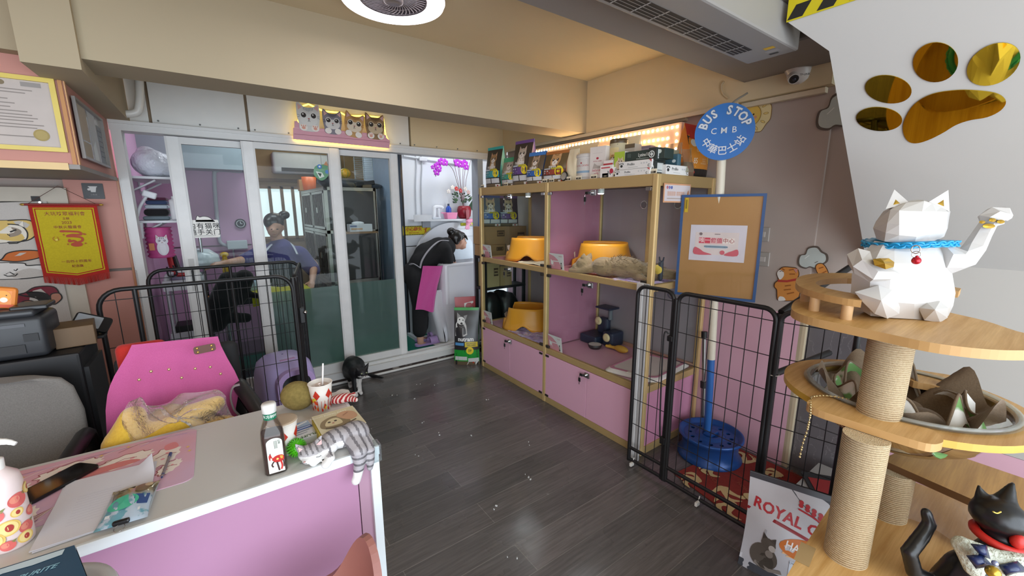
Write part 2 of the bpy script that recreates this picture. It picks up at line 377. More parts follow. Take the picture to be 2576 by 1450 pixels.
def sash(n, x0, x1, y, wl, wr, film, keyhole=False):
    g = G(); z0, z1 = .115, 1.985
    for a, b in ((x0, x0 + wl), (x1 - wr, x1)):
        g.b2((a, y - .018, z0), (b, y + .018, z1), ALU); g.b2((a + .012, y - .022, z0), (b - .012, y - .018, z1), K('E2E2E0', .35))
    g.b2((x0 + wl, y - .018, z1 - .045), (x1 - wr, y + .018, z1), ALU); g.b2((x0 + wl, y - .018, z0), (x1 - wr, y + .018, z0 + .075), ALU)
    d = g.struct(n)
    G(d).b2((x0 + wl, y - .003, z0 + .075), (x1 - wr, y + .003, z1 - .045), GLD).build('glass_pane')
    if film: G(d).b2((x0 + wl, y + .0045, z0 + .075), (x1 - wr, y + .006, .865), FILM).build('frosted_film', label='grey frosted film on the lower half of the glass')
    if keyhole:
        h = G(d); h.b2((x0 + .03, y - .028, .93), (x0 + .06, y - .018, 1.16), K('C2C2C0', .35)); h.b2((x0 + .038, y - .031, 1.0), (x0 + .052, y - .027, 1.08), K('151515')); h.build('door_pull')
sash('door_1', at(412, 345, y=3.68).x, .31, 3.695, .085, .05, False, True)
sash('door_2', at(619, 480, y=3.64).x, at(859, 480, y=3.64).x, 3.645, .085, .085, True)
sash('door_3', .86, at(1003, 480, y=3.69).x, 3.695, .05, .075, True)
# grooming room and wash room behind the partition
LP = K('CFA3C2', .6, var=.02, nsc=3)
g = G(); g.b2((-.5, YP + .1, .05), (-.44, 5.1, 2.49), LP); g.struct('wall_grooming_left')
g = G(); g.b2((-.5, 5.0, .05), (.30, 5.08, 1.14), LP); g.b2((-.5, 5.0, 1.155), (.30, 5.08, 2.49), LP); g.b2((-.5, 5.005, 1.13), (.3, 5.07, 1.16), K('77646E')); g.b2((-.45, 4.7, 1.865), (.32, 5.0, 2.49), K('9DA7AE')); g.b2((.3, 5.0, .05), (.36, 6.3, 2.49), LP); g.struct('wall_grooming_back')
g = G(); g.b2((.3, 6.3, .05), (2.9, 6.38, 1.15), K('B8A48C')); g.b2((.3, 6.3, 1.78), (2.9, 6.38, 2.49), K('B39C7A')); g.b2((1.0, 6.3, 1.15), (2.9, 6.38, 1.78), K('8C8072')); g.b2((.3, 6.25, 1.86), (1.6, 6.3, 1.9), K('6F5C4A')); g.struct('wall_grooming_far')
g = G(); g.b2((.34, 6.33, 1.1), (1.0, 6.36, 1.80), K('DDEEF2', em=.8))
for x in (.35, .49, .63, .77, .9): g.b2((x, 6.29, 1.1), (x + .035, 6.33, 1.8), K('8B7A68'))
g.b2((.34, 6.29, 1.77), (1.0, 6.33, 1.82), K('8B7A68')); g.b2((.34, 6.29, 1.08), (1.0, 6.33, 1.12), K('8B7A68')); g.struct('window_1')
WW = K('D6D9DE', .45, var=.02, nsc=3)
g = G(); g.b2((1.73, 4.45, .05), (2.95, 4.53, 1.085), WW); g.b2((1.73, 4.45, 1.095), (2.95, 4.53, 2.49), WW); g.b2((1.73, 4.46, 1.08), (2.95, 4.5, 1.1), K('33353A')); g.b2((1.715, 4.44, .05), (1.735, 4.54, 2.3), K('2A2A2C', .25)); g.struct('wall_wash')
g = G(); g.b2((1.66, 4.53, .05), (1.73, 5.6, 2.3), K('A9C0DC', .4)); g.b2((1.7, 4.05, .05), (1.735, 4.45, .085), K('CDD3D6')); g.struct('trim_3')
G().b2((2.9, YP + .1, .05), (2.98, 6.3, 2.49), WW).struct('wall_wash_right')
# ---------------------------------------------------------------- light
w = bpy.data.worlds.new('daylight'); SC.world = w; w.use_nodes = True; b = w.node_tree.nodes['Background']
b.inputs[0].default_value = (.82, .91, 1.0, 1); b.inputs[1].default_value = 4.6
def area(name, loc, size, energy, col, rot=(0, 0, 0), sy=None, portal=False):
    l = bpy.data.lights.new(name, 'AREA'); l.shape = 'RECTANGLE'; l.size = size; l.size_y = sy or size; l.energy = energy; l.color = col
    o = bpy.data.objects.new(name, l); COL.objects.link(o); o.location = loc; o.rotation_euler = rot
    if portal: l.cycles.is_portal = True
    return o
area('shopfront_portal', (-.3, -1.78, 1.25), 5.7, 1, (1, 1, 1), (PI / 2, 0, 0), 2.45, True)
area('grooming_tube_light', (.5, 4.35, 2.44), .9, 8, (.86, .93, 1), (0, 0, 0), .12)
area('grooming_tube_light_far', (1.1, 5.6, 2.44), .9, 6, (1, .9, .78), (0, 0, 0), .12)
area('wash_tube_light', (2.15, 4.05, 2.44), .8, 5, (.86, .93, 1), (0, 0, 0), .12)
SC.view_settings.view_transform = 'Standard'; SC.view_settings.look = 'None'; SC.view_settings.gamma = 1; SC.view_settings.use_curve_mapping = False; SC.view_settings.exposure = 0.35
SC.cycles.use_denoising = True; SC.cycles.max_bounces = 8; SC.cycles.transparent_max_bounces = 24; SC.cycles.caustics_reflective = False; SC.cycles.caustics_refractive = False
# ================================================================ display cabinet on the right wall
GOLD = K('C5A873', .38, .35, var=.04); GOLDL = K('D6B981', .35, .3); PP = K('DCA9BE', .42, var=.02, nsc=3); PPS = K('E2ADC0', .4, var=.02, nsc=3); BACKP = K('A79FA3', .5, var=.03, nsc=3)
BLK = K('191919', .45); CHR = K('C9C9C9', .2, 1)
CX0, CX1, CY0, CYM, CY1 = 1.974, 2.572, 1.39, 2.313, 3.245
T = thing('display_cabinet', 'gold framed glass cat display cabinet with pink cupboards along the right wall', 'cabinet', (2.27, 2.3, 0))
for y in (CY0, CYM, CY1):
    for x in (CX0, CX1):
        g = G(T); g.box((x + (.016 if x < 2.2 else -.016), y + (.016 if y < 2 else 0 if y < 3 else -.016), .845), (.034, .034, 1.69), GOLDL, .006); g.build('post')
for za, zb in ((.0, .05), (.405, .45), (1.03, 1.07), (1.625, 1.69)):
    for a, b in ((CY0 + .03, CYM - .017), (CYM + .017, CY1 - .03)):
        G(T).b2((CX0 + .004, a, za), (CX0 + .03, b, zb), GOLD, .003).build('rail')
    for y in (CY0 + .004, CY1 - .03):
        G(T).b2((CX0 + .034, y, za), (CX1 - .034, y + .026, zb), GOLD, .003).build('rail')
for z, m in ((.44, PPS), (1.06, K('D8919B', .4, var=.02))):
    for a, b in ((CY0 + .01, CYM - .004), (CYM + .004, CY1 - .01)):
        G(T).b2((CX0 + .03, a, z - .02), (CX1 - .02, b, z), m).build('shelf')
        G(T).b2((CX1 - .035, a + .02, z), (CX1 - .02, b - .02, z + .028), K('C99A86')).build('shelf_lip')
for a, b in ((CY0 + .01, CYM - .004), (CYM + .004, CY1 - .01)):
    g = G(T); g.b2((CX0 + .03, a, 1.672), (CX1, b, 1.688), K('A89468')); g.build('top_board')
    for za, zb in ((.45, 1.03), (1.07, 1.65)):
        g = G(T); g.b2((CX1 - .018, a + .02, za), (CX1 - .008, b - .02, zb), BACKP)
        for f in (.25, .55):
            c = frame((CX1 - .0185, a + (b - a) * f, zb - .12), (0, -1, 0), (0, 0, 1)); g.M = c
            g.plate(arc(0, 0, .03, 0, 345, 22), [arc(0, 0, .024, 0, 345, 22)], 0, .002, CHR); g.M = Matrix(); g.M = c; g.disc(0, 0, .024, K('8B8488')); g.M = Matrix()
        g.build('back_panel')
        G(T).b2((CX1 - .03, a + (b - a) * .47, za), (CX1 - .019, a + (b - a) * .47 + .03, zb), GOLDL).build('back_strip')
for za, zb in ((.05, .44), (.45, 1.05), (1.07, 1.66)):
    G(T).b2((CX0 + .035, CYM - .004, za), (CX1 - .02, CYM + .004, zb), K('B77C92', .25, var=.02)).build('divider')
G(T).b2((CX0 + .035, CY0 + .012, .05), (CX1 - .035, CY0 + .02, .42), K('C98BA6', .35, var=.02)).build('side_panel')
for za, zb in ((.45, 1.03), (1.07, 1.63)):
    G(T).b2((CX0 + .035, CY0 + .012, za), (CX1 - .035, CY0 + .017, zb), GL).build('side_glass')
    G(T).b2((CX0 + .035, CY1 - .017, za), (CX1 - .035, CY1 - .012, zb), GL).build('side_glass')
G(T).b2((CX0 + .035, CY1 - .017, .05), (CX1 - .035, CY1 - .009, .42), PP).build('side_panel')
def lock(d, y, z, glassy):
    g = G(d); x = CX0
    g.b2((x - .008, y - .03, z - .018), (x + .004, y + .012, z + .018), CHR, .002); g.cyl((x - .02, y + .004, z), (x - .006, y + .004, z), .011, CHR)
    g.b2((x - .03, y + .012, z - .010), (x - .02, y + .04, z + .008), BLK, .003); g.b2((x - .03, y + .03, z - .055), (x - .024, y + .05, z - .025), BLK, .003); g.tube([(x - .026, y + .036, z - .005), (x - .028, y + .042, z - .018), (x - .026, y + .04, z - .03)], .002, CHR, 6)
    g.b2((x - .028, y + .038, z - .075), (x - .026, y + .044, z - .05), CHR); g.build('lock')
for a, b in ((CY0 + .035, CYM - .018), (CYM + .018, CY1 - .032)):
    m = (a + b) / 2
    for za, zb in ((1.073, 1.622), (.453, 1.027)):
        for j, (p, q2) in enumerate(((a, m - .002), (m + .002, b))):
            d = G(T).b2((CX0 + .003, p, za), (CX0 + .008, q2, zb), GL).build('glass_door')
            for zz in (za + .012, zb - .012):
                yy = p + .02 if j == 0 else q2 - .02
                G(d).b2((CX0 - .003, yy - .018, zz - .010), (CX0 + .012, yy + .018, zz + .010), CHR if zz > 1.5 else K('4A4440', .3, .5), .002).build('hinge_clip')
            if j == 0: lock(d, m, zb - .02, True)
    for j, (p, q2) in enumerate(((a, m - .0015), (m + .0015, b))):
        d = G(T).b2((CX0 + .002, p, .053), (CX0 + .014, q2, .402), PP, .002).build('cupboard_door')
        for zz in (.065, .39):
            yy = p + .02 if j == 0 else q2 - .02
            G(d).b2((CX0 - .004, yy - .018, zz - .008), (CX0 + .003, yy + .018, zz + .008), K('2E2926', .35), .002).build('hinge_clip')
        if j == 0: lock(d, m, .375, False)
# little spot lights under the top board
for k, (x, y, lab) in enumerate(((2.06, 2.635, 'round white spot light at the top of the far cabinet bay'), (2.06, 1.87, 'round white spot light above the lying cat in the near cabinet bay'))):
    g = G(); g.cyl((x, y, 1.60), (x, y, 1.672), .022, K('EDEDEA', .3)); g.cyl((x, y, 1.596), (x, y, 1.60), .017, K('FFFFFF', em=30)); g.one('spot_light', lab, 'light', 'cabinet spot lights')
    l = bpy.data.lights.new('cabinet_spot', 'SPOT'); l.energy = 6.5; l.spot_size = 2.2; l.spot_blend = .6; l.shadow_soft_size = .02; l.color = (.95, .95, 1)
    o = bpy.data.objects.new('cabinet_spot', l); COL.objects.link(o); o.location = (x, y, 1.592)
# ---- things inside
def litter_box(x, y, z, rz, lab, tag=True):
    T = thing('litter_box', lab, 'litter box', (x, y, z), rz, 'orange open litter boxes'); g = G(T, False); m = K('F0A12C', .4, var=.03); n = 64; ro = []; ri = []
    for k in range(9):
        a = k / 8; A = []; B = []
        for j in range(n):
            t = 2 * PI * j / n; d = math.cos(t - PI * 1.0)
            zt = .2 - .105 * max(0, min(1, (d - .80) / .1)); zb = .006 + .05 * max(0, math.cos(4 * t)) ** 2 * (1 if d < .75 else 1.3)
            zz = zb + (zt - zb) * a; f = 1.0 - .14 * a + .10 * (1 - a) ** 3; sq = (abs(math.cos(t)) ** 3 + abs(math.sin(t)) ** 3) ** (-1 / 3)
            A.append((.205 * f * sq * math.cos(t), .18 * f * sq * math.sin(t), zz)); B.append((.197 * f * sq * math.cos(t), .172 * f * sq * math.sin(t), zz))
        ro.append(A); ri.append(B)
    g.rings(ro + ri[::-1], m, False, True, True, True); g.build('shell')
    g = G(T, False); fl = [[(p[0] * k, p[1] * k, .07) for p in ri[3]] for k in (1, .5, .02)]; g.rings(fl, K('C77E1E'), False); g.build('pan')
    if tag:
        g = G(T, False); g.M = frame((-.206, 0, .105), (0, -1, 0), (-.1, 0, 1)); g.poly([(-.05, .02), (.05, .02), (.04, -.012), (.015, -.02), (.012, -.045), (-.012, -.045), (-.02, -.015), (-.045, -.01)], K('E9E4DC')); g.warp(lambda v: v); g.build('tag', label='white paper tag')
    return T
litter_box(2.315, 2.06, 1.06, math.radians(-50), 'orange litter box behind the lying cat')
litter_box(2.26, 2.84, 1.06, math.radians(-50), 'orange litter box on the upper shelf of the far bay')
litter_box(2.24, 2.86, .44, math.radians(-50), 'orange litter box on the lower shelf of the far bay')
for i, (y, z, lab) in enumerate(((3.155, 1.07, 'pink info card at the upper front corner of the far bay'), (2.21, 1.07, 'pink info card in front of the lying cat'), (3.155, .45, 'pink info card at the lower front corner of the far bay'), (2.21, .45, 'pink info card in front of the navy feeder'))):
    w, h = .15, .115; x = 1.992; g = G(); g.M = frame((x, y, z + h / 2), (0, -1, 0), (-.12, 0, 1)); g.box((0, 0, -.001), (w, h, .002), 'F1E7E6'); g.poly([(-w / 2, -h / 2), (w * .33, -h / 2), (w * .28, -h * .2), (w * .1, h * .12), (-w * .15, h * .33), (-w / 2, h * .45)], K('E79AA6')); g.line([(-.05, -.0), (.025, .002)], .006, K('F8F1EF')); g.text('DB', .03, -.045, .0 - .03, K('F3C9CC')); g.poly([(-.06, .015), (-.03, -.01), (-.045, -.03), (-.06, -.02)], K('F8F1EF')); g.disc(.05, -.03, .008, K('B9A79C'), .018); g.disc(.05, -.01, .006, K('4A423E')); g.disc(.05, -.045, .007, K('3A3431')); g.text('DLDB', .012, .045, .04, K('C56A78')); g.one('info_card', lab, 'card', 'pink info cards in the cabinet')
# long-haired cat asleep
T = thing('cat', 'grey brown long haired cat lying asleep on the upper cabinet shelf', 'cat', (2.07, 1.75, 1.06))
q = N('cat_fur_brown'); mp = q.mapping(sc=(9, 3, 9)); n1 = q.noise(6, 6, mp, .7); n2 = q.noise(60, 3, q.mapping(sc=(1, .25, 1)))
q.bs(Base_Color=q.mix(n2, q.mix(n1, '5A4330', 'A2835E'), 'B89A76'), Roughness=.9, Sheen_Weight=.3, Normal=q.bump(n2, .9, .006)); FUR = q.m
g = G(T); g.blob([('e', (2.12, 1.70, 1.132), (.08, .17, .07)), ('e', (2.08, 1.83, 1.125), (.075, .10, .065)), ('e', (2.19, 1.57, 1.115), (.085, .11, .055)), ('e', (2.05, 1.985, 1.125), (.058, .062, .058)), ('e', (2.02, 2.03, 1.108), (.034, .034, .028)),
    ('c', [(2.04, 1.9, 1.105), (2.0, 2.0, 1.085), (1.995, 2.06, 1.08)], [.03, .024, .02]), ('c', [(2.08, 1.93, 1.11), (2.06, 2.04, 1.084), (2.05, 2.09, 1.08)], [.03, .024, .02]),
    ('c', [(2.22, 1.52, 1.10), (2.28, 1.45, 1.09), (2.36, 1.43, 1.085)], [.045, .038, .02]), ('c', [(2.12, 1.62, 1.095), (2.08, 1.55, 1.09), (2.06, 1.50, 1.085)], [.035, .025, .02]),
    ('c', [(2.03, 1.975, 1.175), (2.025, 1.97, 1.205)], [.022, .005]), ('c', [(2.085, 1.975, 1.175), (2.09, 1.965, 1.205)], [.022, .005])], .007, FUR, 5)
fr = random.Random(3)
for k in range(520):
    v = fr.choice(g.v[:4000]); c = V((2.08, 1.75, 1.10)); n = (v - c).normalized(); d = (n + V((fr.uniform(-.5, .5), -.9, fr.uniform(-.4, .4)))).normalized() * fr.uniform(.012, .028); s = d.cross(n).normalized() * .0022
    if v.y < 1.94: g.add([v - n * .002 - s, v - n * .002 + s, v + d + n * .004], [(0, 1, 2)], FUR)
g.build('body')
g = G(T)
for x in (2.035, 2.065): g.tube(smooth([(x - .012, 2.043 - (x - 2.03) * .3, 1.132), (x, 2.046 - (x - 2.03) * .3, 1.127), (x + .010, 2.043 - (x - 2.03) * .4, 1.131)], 4), .0018, '2A211C', 5)
g.ell((2.018, 2.062, 1.112), (.005, .004, .004), 'B9786E', 8, 6); g.build('face')
def blanket(name, lab, x0, y0, x1, y1, z, amp, grp=None):
    q = MC.get('blk')
    if not q:
        n = N('purple_print_cloth'); v = n.n('ShaderNodeTexVoronoi', _Scale=26.0); n.t.links.new(n.obj(), v.inputs['Vector'])
        c = n.mix(n.ramp(n.noise(14, 3), [(.4, 0.0), (.62, 1.0)]), 'BFA0D6', 'E6D7EE'); c = n.mix(n.ramp(v.outputs['Distance'], [(.2, .8), (.3, 0.0)]), c, '8E78BE'); c = n.mix(n.ramp(n.noise(33, 1), [(.64, 0.0), (.67, .8)]), c, 'E59AB4')
        n.bs(Base_Color=c, Roughness=.9); q = MC['blk'] = n.m
    r = random.Random(int(x0 * 100)); ph = [r.uniform(0, 6) for _ in range(6)]
    def f(u, v):
        e = 4 * min(u, 1 - u, v, 1 - v)
        h = amp * (.5 + .5 * math.sin(7 * u + ph[0] + 3 * v)) * (.5 + .5 * math.sin(9 * v + ph[1] - 2 * u)) + amp * .25 * math.sin(19 * u + ph[2]) * math.sin(17 * v)
        return (x0 + (x1 - x0) * u + .012 * math.sin(8 * v + ph[3]), y0 + (y1 - y0) * v + .012 * math.sin(7 * u + ph[4]), z + .006 + max(h, 0) * min(1, e + .25))
    g = G(); g.grid(f, 36, 36, q, True, .004); g.one(name, lab, 'blanket', grp)
blanket('blanket', 'purple printed blanket crumpled beside the lying cat', 1.99, 1.42, 2.47, 1.70, 1.062, .035)
blanket('blanket', 'purple printed blanket by the lower orange litter box', 2.0, 2.36, 2.28, 2.86, .442, .025)
g = G(); g.grid(lambda u, v: (2.02 + .2 * u, 2.36 + .36 * v, 1.064 + .012 * math.sin(5 * u + 4 * v) ** 2), 10, 10, K('D9CFB6'), True, .002); g.M = frame((2.12, 2.54, 1.08), (0, -1, 0), (1, 0, 0))
for k in range(7): g.line([(-.15 + .01 * k, -.08 + .025 * k), (.1, -.08 + .025 * k)], .006, K('8F8A7C'))
g.one('newspaper', 'creased newspaper sheet on the upper shelf of the far bay', 'newspaper')
g = G(); g.tube(smooth([(2.42, 2.60, 1.28), (2.46, 2.605, 1.36), (2.5, 2.60, 1.5), (2.52, 2.60, 1.60)], 5), [.011] * 16, 'F0CE62', 8); g.grid(lambda u, v: (2.39 + .02 * v + .03 * (u - .5) ** 2, 2.565 + .07 * u, 1.225 + .06 * v), 6, 6, K('E8C088'), True, .004); g.one('litter_scoop', 'long yellow litter scoop leaning on the back panel', 'scoop')
g = G(); g.tube([(2.45, 2.64, .66), (2.46, 2.64, .77)], [.016, .010], 'D9B57A', 8); g.grid(lambda u, v: (2.43 + .02 * v, 2.605 + .07 * u, .61 + .06 * v), 6, 6, K('C9A06A'), True, .004); g.one('litter_scoop', 'short tan litter scoop leaning behind the lower litter box', 'scoop')
NAVY = K('2C3346', .4)
T = thing('cat_feeder', 'navy cat feeder with a raised tray and two cream knobs', 'feeder', (2.4, 2.18, .44))
g = G(T); g.box((2.43, 2.2, .475), (.2, .17, .07), NAVY, .012); g.box((2.46, 2.05, .50), (.15, .1, .12), NAVY, .02); g.build('base')
g = G(T); g.box((2.49, 2.17, .57), (.06, .1, .14), NAVY, .02); g.cyl((2.5, 2.12, .63), (2.5, 2.12, .72), .018, K('6E7378')); g.build('tower')
g = G(T); g.box((2.46, 2.12, .735), (.12, .15, .016), NAVY, .007); g.build('tray')
for y, z, x in ((2.2, .61, 2.458), (2.045, .52, 2.383)): G(T).lathe([(0, 0), (.03, 0), (.034, .006), (.03, .014), (.012, .016), (.0, .012)], K('E8D6A4'), c=(0, 0, 0)).warp(lambda v, x=x, y=y, z=z: (x - v.z, y + v.x, z + v.y)).build('knob', label='cream round knob')
g = G(); g.lathe([(.0, .004), (.035, .004), (.042, 0), (.05, .012), (.055, .03), (.05, .032), (.04, .018), (0, .014)], K('3A2F31', .4), c=(2.30, 2.09, .44)); g.lathe([(0, .033), (.05, .033)], K('D8D2CA'), cap=False, c=(2.3, 2.09, .438)); g.one('food_bowl', 'small dark food bowl in front of the navy feeder', 'bowl')
g = G(); g.blob([('e', (2.38, 1.90, .468), (.032, .062, .026)), ('c', [(2.375, 1.95, .465), (2.37, 1.99, .463)], [.014, .011]), ('c', [(2.37, 1.99, .463), (2.355, 2.02, .465)], [.012, .012]), ('c', [(2.37, 1.99, .463), (2.39, 2.02, .462)], [.012, .012])], .004, K('D9A542', .8, bmp=.002), 4); g.one('fish_toy', 'yellow plush fish toy lying on the lower pink shelf', 'toy')
T = thing('litter_tray', 'shallow pink and white puppy pad tray on the lower shelf', 'tray', (2.28, 1.58, .44))
def tilt(p): return (2.27 + p[0] * .96 - p[1] * .28, 1.585 + p[0] * .10 + p[1] * .9, p[2])
g = G(T); o1 = rr(-.24, -.19, .24, .19, .05)
g.rings([[(p[0] * k, p[1] * k, .44 + z) for p in o1] for k, z in ((.9, .001), (1, .004), (1.0, .012), (.96, .02), (.9, .03))], K('EBD9D4')); g.rings([[(p[0] * k, p[1] * k, .44 + z) for p in o1] for k, z in ((.9, .030), (.82, .034), (.78, .028))], K('D98FA8'), False)
g.warp(lambda v: tilt(v)); g.build('frame')
g = G(T); g.rings([[(p[0] * k, p[1] * k, .468) for p in o1] for k in (.78, .01)], K('EDE6CF', .8), False); g.warp(lambda v: tilt(v)); g.build('pad', label='cream pad')
g = G(T); g.box((-.215, -.02, .468), (.03, .09, .012), K('EDE0D6'), .004); g.warp(lambda v: tilt(v)); g.build('latch')
T = thing('bee_toy', 'small yellow and navy snail toy hanging in the near bay', 'toy', (2.15, 1.475, 1.13)); G(T).lathe([(0, -.008), (.026, -.008), (.03, 0), (.026, .008), (0, .008)], K('E8C24A')).warp(lambda v: (2.15 + v.z, 1.475 + v.x, 1.14 + v.y)).build('shell'); g = G(T); g.blob([('c', [(2.16, 1.46, 1.085), (2.16, 1.462, 1.18)], [.014, .016]), ('c', [(2.16, 1.45, 1.19), (2.16, 1.445, 1.215)], .005), ('c', [(2.16, 1.47, 1.19), (2.16, 1.475, 1.215)], .005)], .003, K('2A2C3C'), 3); g.build('body')
G().box((1.93, 1.425, .545), (.022, .045, 1.09), K('D8D7D6', .4), .004).box((1.93, 1.385, .545), (.012, .03, 1.09), K('B9B7B6', .4), .003).one('board_strip', 'tall white edging strip standing against the near front post', 'strip')
g = G(); g.M = frame((2.155, 1.384, 1.588), (1, 0, 0), (0, 0, 1)); g.box((0, 0, 0), (.26, .105, .004), 'D9A27C', .001); g.z0 = .002; g.rect(-.122, -.044, .122, .044, K('D8CFD2')); g.text('▦▦▦▦ ▦▦▦▦', .03, -.015, -.005, K('D08A50'), sx=.8); g.disc(-.1, .03, .009, K('B96A7A')); g.disc(-.08, .03, .009, K('7A7FB9')); g.disc(-.06, .03, .009, K('5A6AA9')); g.line([(-.1, -.03), (.06, -.03)], .006, K('B9A8A0')); g.poly([(.09, -.03), (.1, .01), (.108, .02), (.112, -.03)], K('C97A3A')); g.one('shop_notice', 'white notice with orange print taped to the near cabinet side', 'notice')
# ================================================================ goods on top of the cabinet
def gridrect(g, x0, y0, x1, y1, m, n=6):
    vs = [(x0 + (x1 - x0) * i / n, y0 + (y1 - y0) * j / n) for j in range(n + 1) for i in range(n + 1)]
    g.lay(vs, [(j * (n + 1) + i, j * (n + 1) + i + 1, (j + 1) * (n + 1) + i + 1, (j + 1) * (n + 1) + i) for j in range(n) for i in range(n)], m)
def catface(g, x, y, s, c, c2='F2E9DD', eye='3A2A1C', body=True, dark=None):
    d = dark or c
    if body: g.disc(x, y - s * 1.5, s * .95, K(c), s * 1.5); g.disc(x, y - s * 1.6, s * .5, K(c2), s * 1.2)
    for k in (-1, 1): g.poly([(x + k * s * .25, y + s * .62), (x + k * s * .86, y + s * 1.3), (x + k * s * .93, y + s * .25)], K(d)); g.poly([(x + k * s * .42, y + s * .6), (x + k * s * .78, y + s * 1.05), (x + k * s * .8, y + s * .4)], K('D9A79A'))
    g.disc(x, y, s, K(c), s * .86); g.disc(x, y - s * .35, s * .55, K(c2), s * .42)
    for k in (-.3, 0, .3): g.line([(x + k * s, y + s * .4), (x + k * s * .8, y + s * .78)], s * .09, K('5A4636'))
    for k in (-1, 1): g.disc(x + k * s * .42, y + s * .06, s * .21, K(eye)); g.disc(x + k * s * .42 - s * .05, y + s * .12, s * .06, K('FFFFFF'))
    g.disc(x, y - s * .25, s * .09, K('C77F78'), s * .06); g.line([(x - s * .16, y - s * .48), (x, y - s * .33), (x + s * .16, y - s * .48)], s * .05, K('5A4636'))
def bagmesh(T, w, h, d, cb, cs, deco, ct=None, crimp=.07, lean=0, wav=0, nm='pouch'):
    """filled stand-up bag: flat front drawing bent over the swollen front face"""
    def D(x, z):
        t = max(0, min(1, z / h)); k = max(.4, 1 - .55 * (2 * x / w) ** 2) ** .5
        return max(.003, d / 2 * k * (1 - t ** 3) * (.86 + .3 * math.sin(PI * min(t * 1.3, 1)))) + wav * math.sin(9 * x / w + 7 * t) * .5 * (t * (1 - t) * 4)
    def W(z): t = z / h; return 1 - .05 * math.sin(PI * t) - .03 * t
    g = G(T, False); n = 14
    def P(i, j, sgn):
        x = (i / n - .5) * w; z = h * j / 20; return (x * W(z), sgn * D(x, z) + lean * (z / h) ** 2, z)
    for sgn, m in ((-1, cb), (1, cs)):
        vs = [P(i, j, sgn) for j in range(21) for i in range(n + 1)]
        fs = [(j * (n + 1) + i, j * (n + 1) + i + 1, (j + 1) * (n + 1) + i + 1, (j + 1) * (n + 1) + i) for j in range(20) for i in range(n)]
        g.add(vs, fs if sgn < 0 else [f[::-1] for f in fs], m, True)
    for i in (0, n):
        vs = []
        for j in range(21): a = P(i, j, -1); b = P(i, j, 1); vs += [a, ((a[0] + b[0]) / 2 * .94, (a[1] + b[1]) / 2, a[2]), b]
        fs = [(3 * j + k, 3 * j + k + 1, 3 * j + k + 4, 3 * j + k + 3) for j in range(20) for k in (0, 1)]
        g.add(vs, fs if i == 0 else [f[::-1] for f in fs], cs, True)
    vs = [P(i, 0, -1) for i in range(n + 1)] + [P(i, 0, 1) for i in range(n, -1, -1)]; g.add(vs, [list(range(len(vs)))[::-1]], cs)
    k0 = len(g.v); g.k = 0
    for e in deco:
        t = e[0]
        if t == 'r': gridrect(g, e[1] * w, e[2] * h, e[3] * w, e[4] * h, K(e[5], .4))
        elif t == 't': g.text(e[1], e[2] * h, e[3] * w, e[4] * h, K(e[5], .4), **(e[6] if len(e) > 6 else {}))
        elif t == 'd': g.disc(e[1] * w, e[2] * h, e[3] * w, K(e[5], .4), e[4] * w)
        elif t == 'c': catface(g, e[1] * w, e[2] * h, e[3] * w, *e[4:])
        elif t == 'l': g.line([(a * w, b * h) for a, b in e[1]], e[2] * w, K(e[3], .4))
        elif t == 'p': g.poly([(a * w, b * h) for a, b in e[1]], K(e[2], .4))
    g.warp(lambda v: (v.x * W(min(max(v.y, 0), h)), -D(v.x, v.y) - .0006 - v.z * .6 + lean * (v.y / h) ** 2, v.y), k0)
    b = g.build(nm)
    if ct:
        g = G(T, False); z0 = h * (1 - crimp)
        vs = [((i / n - .5) * w * W(z) * 1.005, s * (D((i / n - .5) * w, z) + .002) + lean * (z / h) ** 2, z) for s in (-1, 1) for z in (z0, h * 1.0) for i in range(n + 1)]
        fs = []
        for s in (0, 1):
            o = s * 2 * (n + 1); fs += [[o + i, o + i + 1, o + n + 2 + i, o + n + 1 + i] for i in range(n)]
        g.add(vs, fs, ct, True); g.build('seal')
    return T
def nut(cb, band, code, catc, white=True):
    return [('r', -.5, 0, .5, .08, '7A6A50'), ('c', .02, .70, .22, catc), ('r', -.5, .22, .5, .42, cb), ('r', -.46, .24, .46, .40, band), ('t', 'nutram', .115, -.04, .50, 'F4F1EA', dict(bold=.02)), ('r', -.06, .405, .32, .455, 'B7AE3C'), ('r', -.44, .41, -.1, .445, 'C9D4DC'),
            ('d', .26, .34, .165, .165, 'F0D72C'), ('t', code, .058, .26, .34, '2A2A22', dict(bold=.02)), ('r', -.45, .10, -.05, .215, 'D9DADA'), ('r', 0, .10, .44, .215, 'D9DADA'), ('l', [(-.4, .17), (-.1, .17)], .015, '9A9A98'), ('l', [(.05, .17), (.38, .17)], .015, '9A9A98'), ('l', [(-.42, .36), (-.2, .36)], .03, 'DDE6E8'), ('l', [(-.42, .30), (-.12, .30)], .02, 'DDE6E8'), ('r', .2, .0, .46, .07, 'E7E3DC'), ('d', .33, .035, .04, .03, 'B53A2A')]
FZ = -PI / 2; ZT = 1.69
def shelf_bag(n, lab, x, y, w, h, d, cb, cs, deco, ct=None, rz=0, **k):
    T = thing(n, lab, 'bag', (x, y, ZT), FZ + rz, k.pop('group', 'pet food on top of the cabinet')); return bagmesh(T, w, h, d, K(cb, .35), K(cs, .35), deco, K(ct, .35) if ct else None, **k)
GR = 'pet food on top of the cabinet'
shelf_bag('pet_food_bag', 'teal topped cat food bag at the far end of the cabinet top', 2.06, 3.09, .205, .34, .10, '3F3A34', '4FA79B', nut('2B2B2B', '3FA3AE', 'I12', 'B08A5E'), '3FB5AC', .12)
shelf_bag('pet_food_bag', 'short green cat food bag beside the tall purple one', 2.08, 2.88, .19, .235, .10, 'A79A86', '54B48C', nut('2B2B2B', '3F9C84', 'I19', 'CDBEB0'), '55B98C', .1, crimp=.16)
